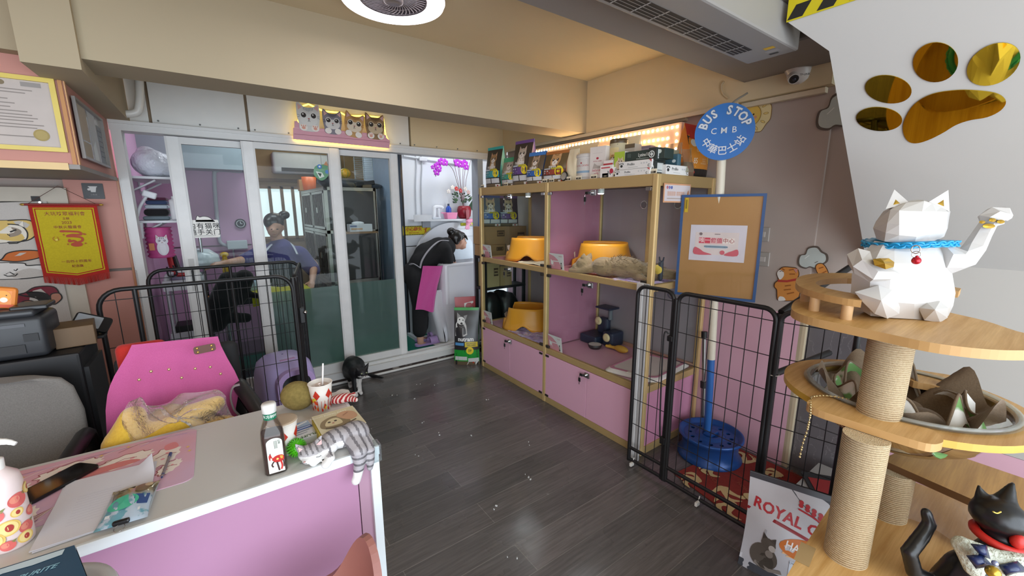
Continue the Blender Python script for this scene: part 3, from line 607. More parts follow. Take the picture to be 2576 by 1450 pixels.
shelf_bag('pet_food_bag', 'tall purple topped cat food bag, the tallest of its row', 2.07, 2.69, .215, .345, .11, '4A4038', '7F5C96', nut('242226', '6B4A8E', 'I17', 'C9B9A6'), '7E5AA0', .1)
shelf_bag('pet_food_bag', 'blue topped cat food bag in front of the light board', 2.05, 2.50, .185, .235, .10, '6B5B48', '2C5F9A', nut('222830', '3268B8', 'S5', 'B0967A'), '4C86D0', .1, crimp=.12)
shelf_bag('pet_food_bag', 'small blue cat food bag half hidden behind its neighbours', 2.16, 2.45, .15, .22, .08, '5A6A78', '3C86C4', nut('222830', '2C78B8', 'S6', 'C0A07A'), '4C9BE0', .1, crimp=.2)
shelf_bag('pet_food_bag', 'rust red cat food bag left of the white bucket', 2.06, 2.285, .225, .22, .11, '6A5638', 'B5623A', nut('3A2E26', '9C4636', 'S1', 'C79A66'), 'B5713C', .12, crimp=.1)
shelf_bag('paper_bag', 'large cream paper bag behind the white bucket', 2.26, 2.24, .32, .275, .12, 'F2E3BE', 'F2E3BE', [('r', -.26, .42, .2, .66, '8C5A3E'), ('r', -.2, .46, .14, .62, 'C98463'), ('t', 'Royal', .07, -.04, .545, 'E5C2A2', dict(shear=.2)), ('l', [(-.5, .84), (.5, .84)], .006, 'CDB890')], None, 0, wav=.004)
shelf_bag('paper_bag', 'small cream paper bag behind the slim green box', 2.30, 1.84, .15, .28, .08, 'F3E4BE', 'F3E4BE', [('r', -.1, .28, .42, .5, 'A8643A'), ('r', 0, .32, .3, .46, 'E0B48A'), ('l', [(-.5, .82), (.5, .82)], .01, 'CDB890')], None, 0, wav=.006)
shelf_bag('pet_food_bag', 'white paper bag of kibble left of the white bucket', 2.07, 2.14, .11, .215, .07, 'E6D8B8', 'E6D8B8', [('l', [(-.5, .85), (.5, .85)], .02, 'BBA984')], None, 0, wav=.006)
shelf_bag('pet_food_bag', 'big orange cat food bag at the near end of the cabinet top', 2.465, 1.50, .22, .315, .13, 'D88A2C', 'E0872A', [('r', -.5, .72, .5, 1.0, 'B83228'), ('p', [(-.5, .6), (-.5, .78), (-.2, .72), (0, .82), (.3, .74), (.5, .6)], '2E2A24'), ('d', -.3, .64, .12, .1, 'D9D4C8'), ('t', 'Cat & Kitten', .075, .02, .5, 'F2DDB8', dict(shear=.2)), ('t', '85', .15, -.3, .3, 'F4E6CC', dict(sx=.7)), ('t', 'QUALITY\nANIMAL\nINGREDIENTS', .04, .08, .3, 'EBD3A6', dict(sp=.95)), ('d', .36, .34, .09, .1, 'F0C56A'), ('t', '5', .1, .36, .33, '8A4A1C'), ('r', -.5, 0, .5, .16, '221E1C'), ('d', -.34, .09, .08, .05, 'B0382E'), ('l', [(-.3, .2), (.3, .2)], .012, 'EBD3A6')], None, PI / 2)
def carton(name, lab, x, y, z, w, h, d, col, deco, rz=0, cat='box', side=None, group=GR, top=None):
    T = thing(name, lab, cat, (x, y, z), FZ + rz, group); g = G(T, False); g.box((0, 0, h / 2), (w, d, h), K(col, .45), .0015)
    for s in (0, 1):
        dd = (deco, side or [])[s]; k0 = len(g.v); g.k = 0; W_ = (w, d)[s]
        for e in dd:
            if e[0] == 'r': g.rect(e[1] * W_, e[2] * h, e[3] * W_, e[4] * h, K(e[5], .4))
            elif e[0] == 't': g.text(e[1], e[2] * h, e[3] * W_, e[4] * h, K(e[5], .4), **(e[6] if len(e) > 6 else {}))
            elif e[0] == 'd': g.disc(e[1] * W_, e[2] * h, e[3] * h, K(e[5], .4), e[4] * h)
            elif e[0] == 'c': catface(g, e[1] * W_, e[2] * h, e[3] * W_, *e[4:])
            elif e[0] == 'l': g.line([(a * W_, b * h) for a, b in e[1]], e[2] * h, K(e[3], .4))
            elif e[0] == 'p': g.poly([(a * W_, b * h) for a, b in e[1]], K(e[2], .4))
        g.warp((lambda v: (v.x, -d / 2 - .0006 - v.z, v.y)) if s == 0 else (lambda v: (w / 2 + .0006 + v.z, v.x, v.y)), k0)
    g.build('carton'); return T
def paw(x, y, r, c): return [('d', x, y, r, r * .8, c)] + [('d', x + k * r * .32, y + r * (1.25 if abs(k) < 1 else .95), r * .33, r * .45, c) for k in (-1.3, -.45, .45, 1.3)]
PB = lambda big=1: [('t', 'ProBio', .42, -.12, .58, '3A3F3E', dict(bold=.012))] + [('d', -.42 + 0, .45, .2, .17, '2C302F')] + [('d', -.42 + k * .028, .72 + (.06 if abs(k) < 2 else 0), .06, .09, '2C302F') for k in (-2, -.7, .7, 2)] + [('d', .2 + .08 * k, .6, .1, .1, 'C6C9C8') for k in range(3)] + [('p', [(.42, 1), (.5, 1), (.5, .62)], 'C65A5A'), ('t', 'C', .45, .42, .25, '3A3F3E', dict(bold=.02)), ('l', [(-.2, .2), (.1, .2)], .05, 'B9BDBB')]
carton('supplement_box', 'white supplement box lying under the dark green one', 2.03, 1.555, ZT + .037, .225, .044, .09, 'E9E7E2', PB())
carton('supplement_box', 'white supplement box at the bottom of the stack of three', 2.03, 1.575, ZT, .245, .036, .09, 'E9E7E2', PB())
carton('supplement_box', 'dark green supplement box lying on two white boxes', 2.06, 1.52, ZT + .0815, .255, .055, .09, '2C3A34', [('t', 'Lysine100g', .48, .02, .55, 'E9ECE4', dict(sx=.75, bold=.01)), ('r', -.44, .4, -.34, .8, '46544E'), ('d', .38, .7, .22, .2, 'C7CFC6'), ('l', [(-.2, .2), (.25, .2)], .05, 'AEB9B0')], .05)
for j in (0, 1): carton('supplement_box', ('dark green upright box with a white plus sign under a twin', 'dark green upright box with a white plus sign, upper of two')[j], 2.04, 1.45, ZT + .072 * j, .05, .07, .085, '2A322E', [('d', -.1, .5, .27, .27, 'DDE2DC'), ('d', -.1, .5, .2, .2, '2A322E'), ('r', -.28, .43, .08, .57, 'DDE2DC'), ('r', -.16, .34, -.04, .66, 'DDE2DC')], 0, 'box', [('r', -.35, .15, .3, .85, 'C9CCC8'), ('l', [(-.3, .3), (.25, .3)], .05, '555'  + '555')])
carton('supplement_box', 'white supplement box lying at the near corner of the cabinet top', 2.165, 1.435, ZT, .22, .052, .075, 'E9E7E2', PB(), PI / 2)
carton('milk_carton', 'tall white carton with red print right of the bucket', 2.07, 1.885, ZT, .125, .20, .08, 'E4DDD6', [('t', 'ROYAL CANIN', .055, -.0, .55, 'B5384A', dict(sx=.9)), ('d', 0, .64, .05, .035, 'B5384A'), ('t', 'babycat\nmilk', .11, -.05, .22, 'C9566A', dict(shear=.1)), ('p', [(-.3, .33), (-.2, .5), (0, .42), (.2, .4), (.3, .33)], 'B9B0A8'), ('l', [(-.3, .8), (.3, .8)], .01, 'CFC6C0')], .08)
carton('tube_box', 'slim pale box with grey print beside the tall can', 2.15, 1.71, ZT, .085, .2, .07, 'B9B3A6', [('r', -.5, .88, .5, 1, '6A5A44'), ('r', -.36, .25, .36, .6, 'C2AE86'), ('c', 0, .45, .25, 'C9A468'), ('l', [(-.3, .7), (.3, .7)], .03, '8A8478')], .05)
carton('chew_box', 'slim green and white box with a kitten picture', 2.03, 1.69, ZT, .075, .145, .04, 'EDEBE4', [('r', -.5, .42, .5, 1, 'A9C23E'), ('d', .1, .5, .25, .2, 'D8C9A6'), ('c', .1, .62, .26, 'D9C6A4'), ('t', 'Dental', .13, 0, .3, '5A5E5A'), ('l', [(-.35, .18), (.3, .18)], .03, '9A9C98')], .06)
carton('medicine_box', 'small white box with red lettering behind a price tag', 2.02, 1.775, ZT, .10, .075, .05, 'EDE9E4', [('l', [(-.4, .8), (.3, .8)], .1, 'C9555A'), ('t', 'N', .5, .25, .35, '3A3A44'), ('d', .42, .5, .2, .2, 'B8324A')])
carton('medicine_box', 'small white box standing on another white box', 2.035, 1.775, ZT + .075, .075, .03, .05, 'E9E2DC', [('r', -.5, 0, .5, .4, 'B5444A')])
carton('gift_box', 'purple grey box standing behind the dark green box', 2.28, 1.72, ZT, .13, .20, .06, '8F8494', [('l', [(-.4, .9), (.4, .9)], .02, 'BDB4C0'), ('l', [(-.4, .78), (.4, .78)], .012, 'BDB4C0')], .05)
carton('gift_box', 'pale grey box with orange foot behind the teal pouch', 2.25, 1.53, ZT, .12, .15, .06, 'B9B8A8', [('r', -.45, .05, .1, .3, 'C98A4A'), ('l', [(-.4, .85), (.4, .85)], .02, '8F8F84')], -.1)
carton('brown_box', 'small brown carton between the teal pouch and orange bag', 2.36, 1.50, ZT, .12, .085, .08, '8A6A54', [('l', [(-.4, .5), (.4, .5)], .06, 'A58468')], 0, 'box')
T = thing('hanging_pouch', 'teal pouch with a clear plastic top near the light board corner', 'pouch', (2.2, 1.455, ZT), FZ, GR); g = G(T, False); g.box((0, 0, .07), (.085, .035, .1), K('466A78', .4), .006); g.M = frame((0, -.0185, .07), (1, 0, 0), (0, 0, 1)); g.disc(.018, .01, .012, K('D9E6E6'), .009); g.build('pouch'); g = G(T, False); g.grid(lambda u, v: ((u - .5) * .1, .004 * math.sin(9 * u), .12 + .06 * v), 10, 6, glass('clear_film', 'F2F2EA', 1.5, .12, 'E8E4D4'), True, .001); g.build('clear_top')
g = G(); g.grid(lambda u, v: (2.26 + .02 * math.sin(8 * u + 4 * v), 1.44 - .07 * u, ZT + .02 + .13 * v), 14, 14, glass('clear_film', 'F2F2EA', 1.5, .12, 'E8E4D4'), True, .0015); g.one('plastic_wrap', 'crumpled clear plastic wrap hanging beside the orange bag', 'plastic', GR)
# white bucket
T = thing('supplement_bucket', 'white oval bucket of cat food with a red crown mark', 'bucket', (2.1, 2.03, ZT), FZ, GR)
g = G(T, False); g.lathe([(0, 0), (.076, 0), (.08, .01), (.085, .15)], K('E6E3DE', .35), sy=.75); k0 = len(g.v); g.k = 0; gridrect(g, -.06, .02, .07, .14, K('DAD7D2'), 10); g.text('ROYAL CANIN', .016, 0, .095, K('B02A3A')); g.disc(0, .112, .007, K('B02A3A'), .005); gridrect(g, -.06, .048, .06, .062, K('8FAFC8'), 8); g.poly([(.04, .14), (.07, .14), (.07, .08)], K('8AB0D0')); g.warp(lambda v: (v.x, -.75 * math.sqrt(max(.0861 ** 2 - v.x ** 2, .0005)) - v.z - .001, v.y), k0); g.build('tub')
G(T, False).lathe([(.09, .15), (.092, .158), (.088, .172), (0, .174)], K('D8D6D2', .35), sy=.76, seg=36).build('lid')
def can(lab, x, y, r, h, deco, rz=0):
    T = thing('food_tin', lab, 'tin', (x, y, ZT), FZ + rz, GR); g = G(T, False); g.lathe([(0, 0), (r, 0), (r, h), (r * .96, h + .002)], K('C9BE9C', .4)); k0 = len(g.v); g.k = 0
    for e in deco:
        if e[0] == 'r': gridrect(g, e[1] * r, e[2] * h, e[3] * r, e[4] * h, K(e[5], .4), 10)
        if e[0] == 'c': catface(g, e[1] * r, e[2] * h, e[3] * r, *e[4:])
        if e[0] == 'l': g.line([(a * r, b * h) for a, b in e[1]], e[2] * r, K(e[3]))
    g.warp(lambda v: ((r + .0008 + v.z) * math.sin(v.x / r), -(r + .0008 + v.z) * math.cos(v.x / r), v.y), k0); g.build('body')
    G(T, False).lathe([(r * 1.02, h - .014), (r * 1.03, h + .004), (r * .98, h + .012), (0, h + .012)], K('5A4A34', .3)).build('lid')
can('tall tin with a ginger kitten picture behind the white carton', 2.12, 1.79, .055, .225, [('r', -.7, .3, .7, .82, 'D8C48E'), ('c', 0, .55, .42, 'D0A25C'), ('r', -.9, .12, .9, .28, '2F5E9C'), ('r', -.9, .02, .9, .1, 'D8D2CC'), ('l', [(-.6, .9), (.6, .9)], .06, '7A7264')])
T = thing('round_badge', 'black and silver round badge leaning on the rust red bag', 'badge', (2.0, 2.155, ZT), FZ, GR); G(T, False).lathe([(0, -.006), (.03, -.006), (.034, 0), (.03, .006), (.024, .006)], K('1C1A1A', .3)).warp(lambda v: (v.x, v.z + v.y * .15, v.y + .034)).build('rim'); G(T, False).lathe([(.026, 0), (.015, .002), (0, .001)], K('BDBAB6', .25, .6), cap=False).warp(lambda v: (v.x, -.0065 - v.z + v.y * .15, v.y + .034)).build('face')
for i, px in enumerate((1213, 1272, 1370, 1387, 1429, 1455, 1493, 1522, 1550, 1561, 1595, 1640)):
    p = at(px, 455, x=1.995); T = thing('price_tag', 'little black and cream price label on the cabinet front edge', 'price tag', (1.997, p.y, ZT), FZ, 'price labels on the cabinet edge'); g = G(T, False); g.box((0, 0, .014), (.052, .004, .028), K('E6DCC2'), .001); g.M = frame((0, -.0023, .012), (1, 0, 0), (0, 0, 1)); g.rect(-.021, -.007, .021, .004, K('2A2620')); g.text('HKD', .009, 0, -.001, K('E6DCC2')); g.build('tag'); G(T, False).b2((-.026, -.01, 0), (.026, .008, .002), K('D8CCAE')).build('foot')
# LED star board on the wall
T = thing('led_board', 'pale board edged with star shaped warm lights above the cabinet', 'light board', (2.50, 2.43, 1.69))
g = G(T); g.b2((2.478, 1.595, 1.691), (2.508, 3.15, 2.042), K('E3C3AE', .6)); g.build('board')
LED = K('FFE2B0', em=60); pts = []
for a, b, c, d in ((3.12, 1.625, 2.018, 1.82), (2.88, 1.69, 1.955, 1.82), (2.05, 1.75, 1.91, 1.84)):
    n = int((a - b) / .036); pts += [(a - i * (a - b) / n, c) for i in range(n + 1)]; m = int((c - d) / .045); pts += [(b, c - (i + 1) * .045) for i in range(m)]
g = G(T)
for y, z in pts:
    s = [(y + (.0095 if k % 2 == 0 else .0045) * math.sin(PI * k / 5), z + (.0095 if k % 2 == 0 else .0045) * math.cos(PI * k / 5)) for k in range(10)]
    g.add([(2.4775, a, b) for a, b in s] + [(2.471, y, z)] , [(k, (k + 1) % 10, 10) for k in range(10)], LED)
g.build('star_light', label='rows of small glowing star lights', kind='stuff')
# ================================================================ reception desk and what lies on it
DT = K('CCCAC7', .35, var=.02, nsc=3); EDGE = K('DDE3E6', .4, var=.02); DZ = .75
T = thing('reception_desk', 'white topped reception desk with a pink front in the foreground', 'desk', (-.6, 1.48, 0))
g = G(T); g.b2((-1.7, 1.235, .725), (.345, 1.735, .75), DT, .003); g.b2((-1.7, 1.225, .722), (.345, 1.236, .751), EDGE, .002); g.b2((.343, 1.225, .722), (.355, 1.735, .751), EDGE, .002); g.build('desk_top')
G(T).b2((-1.7, 1.243, .02), (.285, 1.26, .722), K('AC7E9C', .4, var=.02, nsc=2)).build('front_panel')
G(T).b2((.288, 1.243, .02), (.335, 1.258, .722), K('A98598', .4, var=.02)).build('corner_panel')
g = G(T); g.b2((.325, 1.228, 0), (.353, 1.256, .722), EDGE, .002); g.b2((.325, 1.70, 0), (.353, 1.73, .722), EDGE, .002); g.b2((.335, 1.256, .0), (.345, 1.7, .722), K('AC7E9C', .4, var=.02)); g.build('side_panel')
g = G(T); g.b2((.32, 1.218, .70), (.36, 1.26, .76), glass('acrylic', 'F0F4F4', 1.5, .12, 'D8E0E2'), .004); g.build('corner_guard', label='clear plastic corner guard')
q = N('pink_desk_mat'); q.bs(Base_Color=q.mix(q.ramp(q.noise(3.2, 3), [(.38, 0.0), (.62, 1.0)]), 'DBA0A8', 'D2AFC8'), Roughness=.5)
g = G(); c0, c1 = (-.92, 1.368), (-.125, 1.712); g.M = Tm(0, 0, .7502); g.prism(rr(c0[0], c0[1], c1[0], c1[1], .025), 0, .0016, q.m); g.z0 = .0016; g.dz = .000015; r = random.Random(4)
def fluff(cx, cy, s, rot, n=11):
    a = math.radians(rot); pts = []
    for i in range(n * 2):
        t = 2 * PI * i / (n * 2); k = 1 if i % 2 else .84; x = s * 1.5 * k * math.cos(t); y = s * .8 * k * math.sin(t); pts.append((cx + x * math.cos(a) - y * math.sin(a), cy + x * math.sin(a) + y * math.cos(a)))
    pts = smooth(pts, 3, True); g.poly(pts, K('EFE3D8', .5)); g.line(pts[4:len(pts) // 2 + 8], .0035, K('A05A5C'))
    for k in (-.4, .4): g.disc(cx + s * k * math.cos(a), cy + s * k * math.sin(a), s * .12, K('E9A0A4'))
    g.line([(cx - s * .5, cy - s * .1), (cx, cy + s * .25), (cx + s * .6, cy + s * .1)], .003, K('A05A5C')); g.line([(cx - s, cy + s * .2), (cx - s * .6, cy + s * .5)], .003, K('A05A5C'))
fluff(-.20, 1.56, .045, 75); fluff(-.185, 1.48, .03, 60); fluff(-.30, 1.60, .05, 15); fluff(-.42, 1.64, .05, 10); fluff(-.56, 1.56, .06, 30); fluff(-.47, 1.42, .04, 80)
g.poly(smooth([(-.4, 1.585), (-.3, 1.6), (-.26, 1.575), (-.34, 1.56), (-.42, 1.56)], 4, True), K('D8817E')); g.poly(smooth([(-.205, 1.63), (-.18, 1.64), (-.17, 1.6), (-.2, 1.595)], 4, True), K('E08A8C'))
for k in range(9):
    x = -.62 + .05 * k; g.line(smooth([(x, 1.64 + .004 * k), (x + .05, 1.675 + .003 * k), (x + .12, 1.685)], 4), .0022, K(('B5707C', 'C9B0D8', 'EFE3D8')[k % 3]))
    g.line(smooth([(-.50 + .01 * k, 1.44 - .006 * k), (-.45, 1.42 - .006 * k), (-.41, 1.44)], 4), .002, K(('B5707C', '8A5A6A', 'EFE3D8')[k % 3]))
for x, y in ((-.145, 1.58), (-.14, 1.55), (-.30, 1.69), (-.36, 1.675), (-.52, 1.66)): g.text('✦', .016, x, y, K('E8C26A'))
g.one('desk_mat', 'pink desk mat printed with fluffy white cats', 'mat')
T = thing('phone', 'black smartphone lying on the pink desk mat', 'phone', (-.435, 1.56, .7522))
g = G(T); g.M = frame((-.433, 1.562, .7545), (.70, .72, 0), (-.72, .70, 0)); g.prism(rr(-.082, -.039, .082, .039, .012), 0, .008, K('0E0E10', .25)); g.build('body'); g = G(T); g.M = frame((-.433, 1.562, .7545), (.70, .72, 0), (-.72, .70, 0)); g.z0 = .008; g.poly(rr(-.079, -.036, .079, .036, .010), K('1A1512', .08)); g.build('screen')
pq = [at(166, 1217, z=.755), at(393, 1160, z=.755), at(371, 1292, z=.755), at(76, 1391, z=.755)]
g = G(); r = random.Random(2)
for k in range(4):
    ang = r.uniform(-.02, .02); z = .7523 + k * .0011; cx, cy = -.312, 1.40
    def pt(u, v, k=k, ang=ang, z=z):
        p = pq[0].lerp(pq[1], u).lerp(pq[3].lerp(pq[2], u), v); x, y = p.x - cx, p.y - cy
        cu = max(0, u - .8) * max(0, .25 - v) * .55 if k == 3 else 0
        return (cx + x * math.cos(ang) - y * math.sin(ang) - cu * .3, cy + x * math.sin(ang) + y * math.cos(ang), z + cu)
    g.grid(pt, 14, 14, K('D9D8E0', .7, var=.01), True, .0006)
for k in range(11):
    v = .35 + .045 * k; a = pq[0].lerp(pq[1], .22).lerp(pq[3].lerp(pq[2], .22), v); b = pq[0].lerp(pq[1], .62 + .08 * math.sin(k * 3)).lerp(pq[3].lerp(pq[2], .7), v)
    n = 26; g.M = Tm(0, 0, .7566)
    g.line([(a.x + (b.x - a.x) * i / n, a.y + (b.y - a.y) * i / n + .0012 * math.sin(i * 2.3 + k)) for i in range(n + 1)], .0006, K('B7B6C2')); g.M = Matrix()
g.one('paper_stack', 'stack of white handwritten sheets on the desk mat', 'paper')
T = thing('treat_bag', 'small teal and brown snack packet held by a binder clip on the papers', 'packet', (-.25, 1.32, .757))
fx = frame((-.253, 1.325, .758), (.997, -.07, 0), (.07, .997, 0)); g = G(T); g.M = fx
def tb(u, v): e = 16 * u * (1 - u) * v * (1 - v); return ((u - .5) * (.098 - .012 * math.sin(PI * v)), (v - .5) * .165, .002 + .017 * e ** .6 + .0022 * math.sin(17 * u + 9 * v) * e)
q = N('snack_print'); mp = q.obj(); nn = q.noise(30, 4); sx = q.n('ShaderNodeSeparateXYZ'); q.t.links.new(mp, sx.inputs[0])
q.bs(Base_Color=q.mix(q.ramp(sx.outputs[1], [(.0, 0.0), (.035, 1.0)]), q.mix(q.ramp(nn, [(.45, 0.0), (.5, 1.0)]), '6FA6B8', 'B9CBDD'), q.mix(q.ramp(nn, [(.4, 0.0), (.6, 1.0)]), '4A3A22', '9C8A5E')), Roughness=.2, Coat_Weight=.6)
g.grid(tb, 24, 28, q.m, True); g.grid(lambda u, v: ((.5 - u) * .095, (v - .5) * .163, .001), 4, 4, K('B9C4CC', .3)); k0 = len(g.v); g.k = 0
g.disc(-.008, -.012, .03, K('4FC2A0', .25)); g.rect(.012, -.03, .04, .012, K('31508C', .25)); g.rect(-.035, -.055, .03, -.044, K('E2E8EC', .3)); g.rect(-.03, .06, .0, .08, K('D2D2CE', .3)); g.disc(.02, .045, .014, K('7A6238', .3), .022); g.disc(.03, .06, .008, K('C9B48A', .3), .012)
fi = fx.inverted()
def onbag(v):
    p = fi @ v; u = p.x / .09 + .5; w_ = p.y / .165 + .5; e = max(0, 16 * u * (1 - u) * w_ * (1 - w_)); return fx @ V((p.x, p.y, .0035 + .017 * e ** .6 + p.z))
g.warp(onbag, k0); g.build('pouch')
g = G(T); g.M = fx; g.box((.0, -.078, .006), (.032, .012, .011), K('17171A', .35), .004); g.build('binder_clip'); c = bpy.data.objects[-1] if False else None
g = G(T); g.M = fx
for s in (-1, 1): g.tube(smooth([(s * .004, -.082, .004), (s * .010, -.095, .003), (s * .006, -.108, .003), (0, -.11, .003)], 4), .0008, CHR, 6)
g.build('clip_wire')
T = thing('pen', 'blue and clear ballpoint pen lying across the desk mat', 'pen', (-.19, 1.49, .757)); a, b = V((-.186, 1.557, .757)), V((-.197, 1.424, .757)); G(T).cyl(a, b, .0038, K('7A6E72', .25), seg=10).build('barrel'); g = G(T); g.cyl(a, a.lerp(b, .16), .0045, K('23356E', .3), seg=10); g.build('cap'); G(T).cyl(a.lerp(b, .9), a.lerp(b, 1.05), .0042, K('23356E', .3), .001, 10).build('tip')
# pump bottle
T = thing('pump_bottle', 'white pump bottle printed with peaches at the left edge', 'bottle', (-.452, 1.325, .7502))
g = G(T); g.M = Tm(-.452, 1.325, .7502); g.lathe([(0, 0), (.032, 0), (.036, .006), (.037, .05), (.037, .15), (.034, .17), (.02, .185), (.016, .19)], K('E9D6D4', .35)); k0 = len(g.v); g.k = 0; rd = .0375
def peach(x, z, s, half):
    g.disc(x, z, s, K('E9C46A' if half else 'DB6A66', .4), s * .95)
    if half: g.disc(x, z, s * .8, K('F3DC94', .4)); g.disc(x + s * .1, z, s * .34, K('B5443C', .4), s * .45)
    else: g.disc(x - s * .3, z + s * .2, s * .5, K('E58E7A', .4)); g.poly([(x + s * .5, z + s * .7), (x + s * 1.2, z + s * .9), (x + s * .8, z + s * .3)], K('7F8B4E', .4))
for x, z, s, h in ((.02, .115, .017, 0), (.014, .088, .011, 1), (-.004, .06, .019, 1), (.024, .045, .014, 0), (.018, .024, .014, 1), (-.02, .095, .016, 0), (-.03, .04, .02, 1), (-.01, .02, .012, 0), (-.04, .14, .014, 1), (.04, .075, .012, 0), (.046, .13, .014, 1)): peach(x, z, s, h)
cz = Tm(-.452, 1.325, .7502); g.warp(lambda v: cz @ V(((rd + .0006 + (v.z - .7502) * .3) * math.sin((v.x + .452) / rd + .4), -(rd + .0006 + (v.z - .7502) * .3) * math.cos((v.x + .452) / rd + .4), v.y - 1.325)), k0); g.build('body')
g = G(T); g.M = cz; g.lathe([(.017, .186), (.018, .21), (.012, .213), (.006, .214), (.006, .235), (0, .236)], K('EFEDEA', .3)); g.tube(smooth([(0, 0, .236), (.004, -.002, .252), (.03, -.012, .252), (.046, -.018, .244)], 5), [.009, .01, .01, .01, .01, .009, .009, .008, .008, .007, .007, .006, .006, .005, .005, .004][:16], K('EFEDEA', .3), 8); g.build('pump')
# tea bottle
T = thing('tea_bottle', 'tea bottle with a red horse label and white cap on the desk', 'bottle', (.071, 1.285, DZ), -.06); g = G(T, False)
def sqr(w, z, n=32, p=5): return [(w * math.cos(2 * PI * j / n) * (abs(math.cos(2 * PI * j / n)) ** p + abs(math.sin(2 * PI * j / n)) ** p) ** (-1 / p), w * math.sin(2 * PI * j / n) * (abs(math.cos(2 * PI * j / n)) ** p + abs(math.sin(2 * PI * j / n)) ** p) ** (-1 / p), z) for j in range(n)]
BG = glass('bottle_plastic', 'F2EEE8', 1.6, .05, 'D8D4CC'); prof = [(.027, 0, 5), (.030, .005, 5), (.030, .115, 5), (.028, .13, 4), (.021, .152, 2.4), (.0165, .165, 2), (.0165, .178, 2)]
g.rings([sqr(w, z, 32, p) for w, z, p in prof], BG, True); g.build('bottle_body')
g = G(T, False); g.rings([sqr(w - .002, max(z, .002), 32, p) for w, z, p in prof[:3]] + [sqr(.0275, .121, 32, 4.6)], K('40201A', .15, var=.05)); g.build('tea', label='dark brown tea')
g = G(T, False); g.M = frame((.0, -.0303, 0), (1, 0, 0), (0, 0, 1)); g.poly([(-.018, .008), (.022, .008), (.022, .10)] + arc(.002, .1, .02, 0, 180, 12, .014) + [(-.018, .1)], K('DDE3DA', .4))
RD = K('B5221C', .4); DK = K('3A1512', .4)
g.poly(smooth([(-.008, .05), (0, .058), (.012, .06), (.0215, .056), (.0215, .042), (.012, .038), (.002, .038), (-.004, .044)], 4, True), RD); g.poly(smooth([(-.006, .055), (-.010, .068), (-.015, .062), (-.014, .05), (-.012, .048), (-.010, .056), (-.002, .048), (.003, .056)], 3, True), RD); g.line([(-.010, .07), (-.012, .066)], .002, DK)
g.line(smooth([(-.003, .043), (-.009, .034), (-.006, .026)], 4), .004, DK); g.line(smooth([(.004, .040), (.006, .026), (.008, .012)], 4), .0045, DK); g.line(smooth([(.014, .040), (.016, .026), (.013, .014)], 4), .0045, RD); g.line(smooth([(.02, .042), (.0205, .03), (.02, .02)], 4), .003, DK); g.disc(.006, .049, .003, K('E8C86A')); g.poly([(.012, .058), (.02, .056), (.019, .047), (.014, .048)], K('D89A3A'))
g.text('红\n茶', .007, .014, .1, K('2A2420', .4)); 
for k in range(3): g.line([(.008 - .003 * k, .106), (.008 - .003 * k, .082)], .001, K('5A544C'))
g.build('label')
g = G(T, False); g.lathe([(.0172, .152 + .012), (.0174, .180), (.0172, .182)], K('0F6A4C', .35), cap=False); k0 = len(g.v); g.k = 0; g.text('东方树叶', .0105, 0, .174, K('E8EDE6'), bold=.01); g.line([(-.016, .167), (.016, .167)], .0008, K('9CC4B0')); g.warp(lambda v: ((.0178 + v.z * .3) * math.sin(v.x / .0174), -(.0178 + v.z * .3) * math.cos(v.x / .0174), v.y), k0); g.build('neck_band')
g = G(T, False); g.lathe([(.0165, .182), (.0185, .183), (.0188, .205), (.017, .209), (0, .209)], K('E4E2DE', .4), 40); g.build('cap')
# paper cups
def cup(lab, x, y, rz, straw):
    T = thing('paper_cup', lab, 'cup', (x, y, DZ), rz, 'paper cups with red leaves'); R0, R1, H = .030, .042, .105; g = G(T, False); g.lathe([(0, .002), (R0, 0), (R1, H), (R1 - .002, H), (R0 - .002, .01)], K('ECE6DE', .45), 32, cap=False); k0 = len(g.v); g.k = 0; r = random.Random(5)
    for i in range(34):
        a = r.uniform(-.085, .085); z = abs(r.gauss(0, .028)) + .006; s = .007 + .010 * z / .08; t = r.uniform(-40, 40)
        if z < .085: g.disc(a, z, s * .45, K(('C8321E', 'D8481E', 'D9C23A', 'C8321E')[i % 4], .5), s * .9, t, 10)
    for a in (-.022, .02): g.poly([(a, .05), (a - .012, .066), (a, .09), (a + .012, .066)], K('C8321E', .5)); g.line([(a, .01), (a, .07)], .0015, K('B0301E'))
    for i in range(10): g.line([(-.06 + .013 * i, .004), (-.055 + .012 * i, .045)], .0012, K('C8401E'))
    def w_(v): rad = R0 + (R1 - R0) * v.y / H + .0007 + v.z * .3; return (rad * math.sin(v.x / .036), -rad * math.cos(v.x / .036), v.y)
    g.warp(w_, k0); g.build('cup_body')
    G(T, False).tube([(R1 * math.cos(2 * PI * k / 24), R1 * math.sin(2 * PI * k / 24), H) for k in range(24)], .002, K('F0EAE2'), 6, False, True).build('rim')
    if straw:
        g = G(T, False); g.grid(lambda u, v: ((R1 - .006) * v * math.cos(2 * PI * u), (R1 - .006) * v * math.sin(2 * PI * u), .088 + .006 * math.sin(9 * u + 6 * v)), 24, 6, K('C9B8AE', .25, coat=.5)); g.build('drink', label='pale milky drink')
        G(T, False).cyl((.004, .0, .05), (.022, .03, .168), .0035, K('E6E2E0', .35), seg=10).build('straw')
    else:
        g = G(T, False); g.lathe([(R1 + .001, H - .002), (R1 + .002, H + .004), (R1 - .004, H + .006), (0, H + .004)], K('B9A48C', .4)); g.build('lid')
cup('paper cup with red leaves and a straw beside the card stack', .262, 1.61, 0, True); cup('lidded paper cup hidden behind the tea bottle', .105, 1.37, .5, False)
g = G(); q = N('coir'); n1 = q.noise(90, 5); q.bs(Base_Color=q.mix(n1, '6A5A2E', '9C8A4E'), Roughness=.95, Normal=q.bump(n1, .7, .004)); g.M = Tm(.19, 1.66, DZ + .054); g.ell((0, 0, 0), (.06, .054, .054), q.m, 40, 24, R('Y', 25)); g.M = Matrix(); r = random.Random(8)
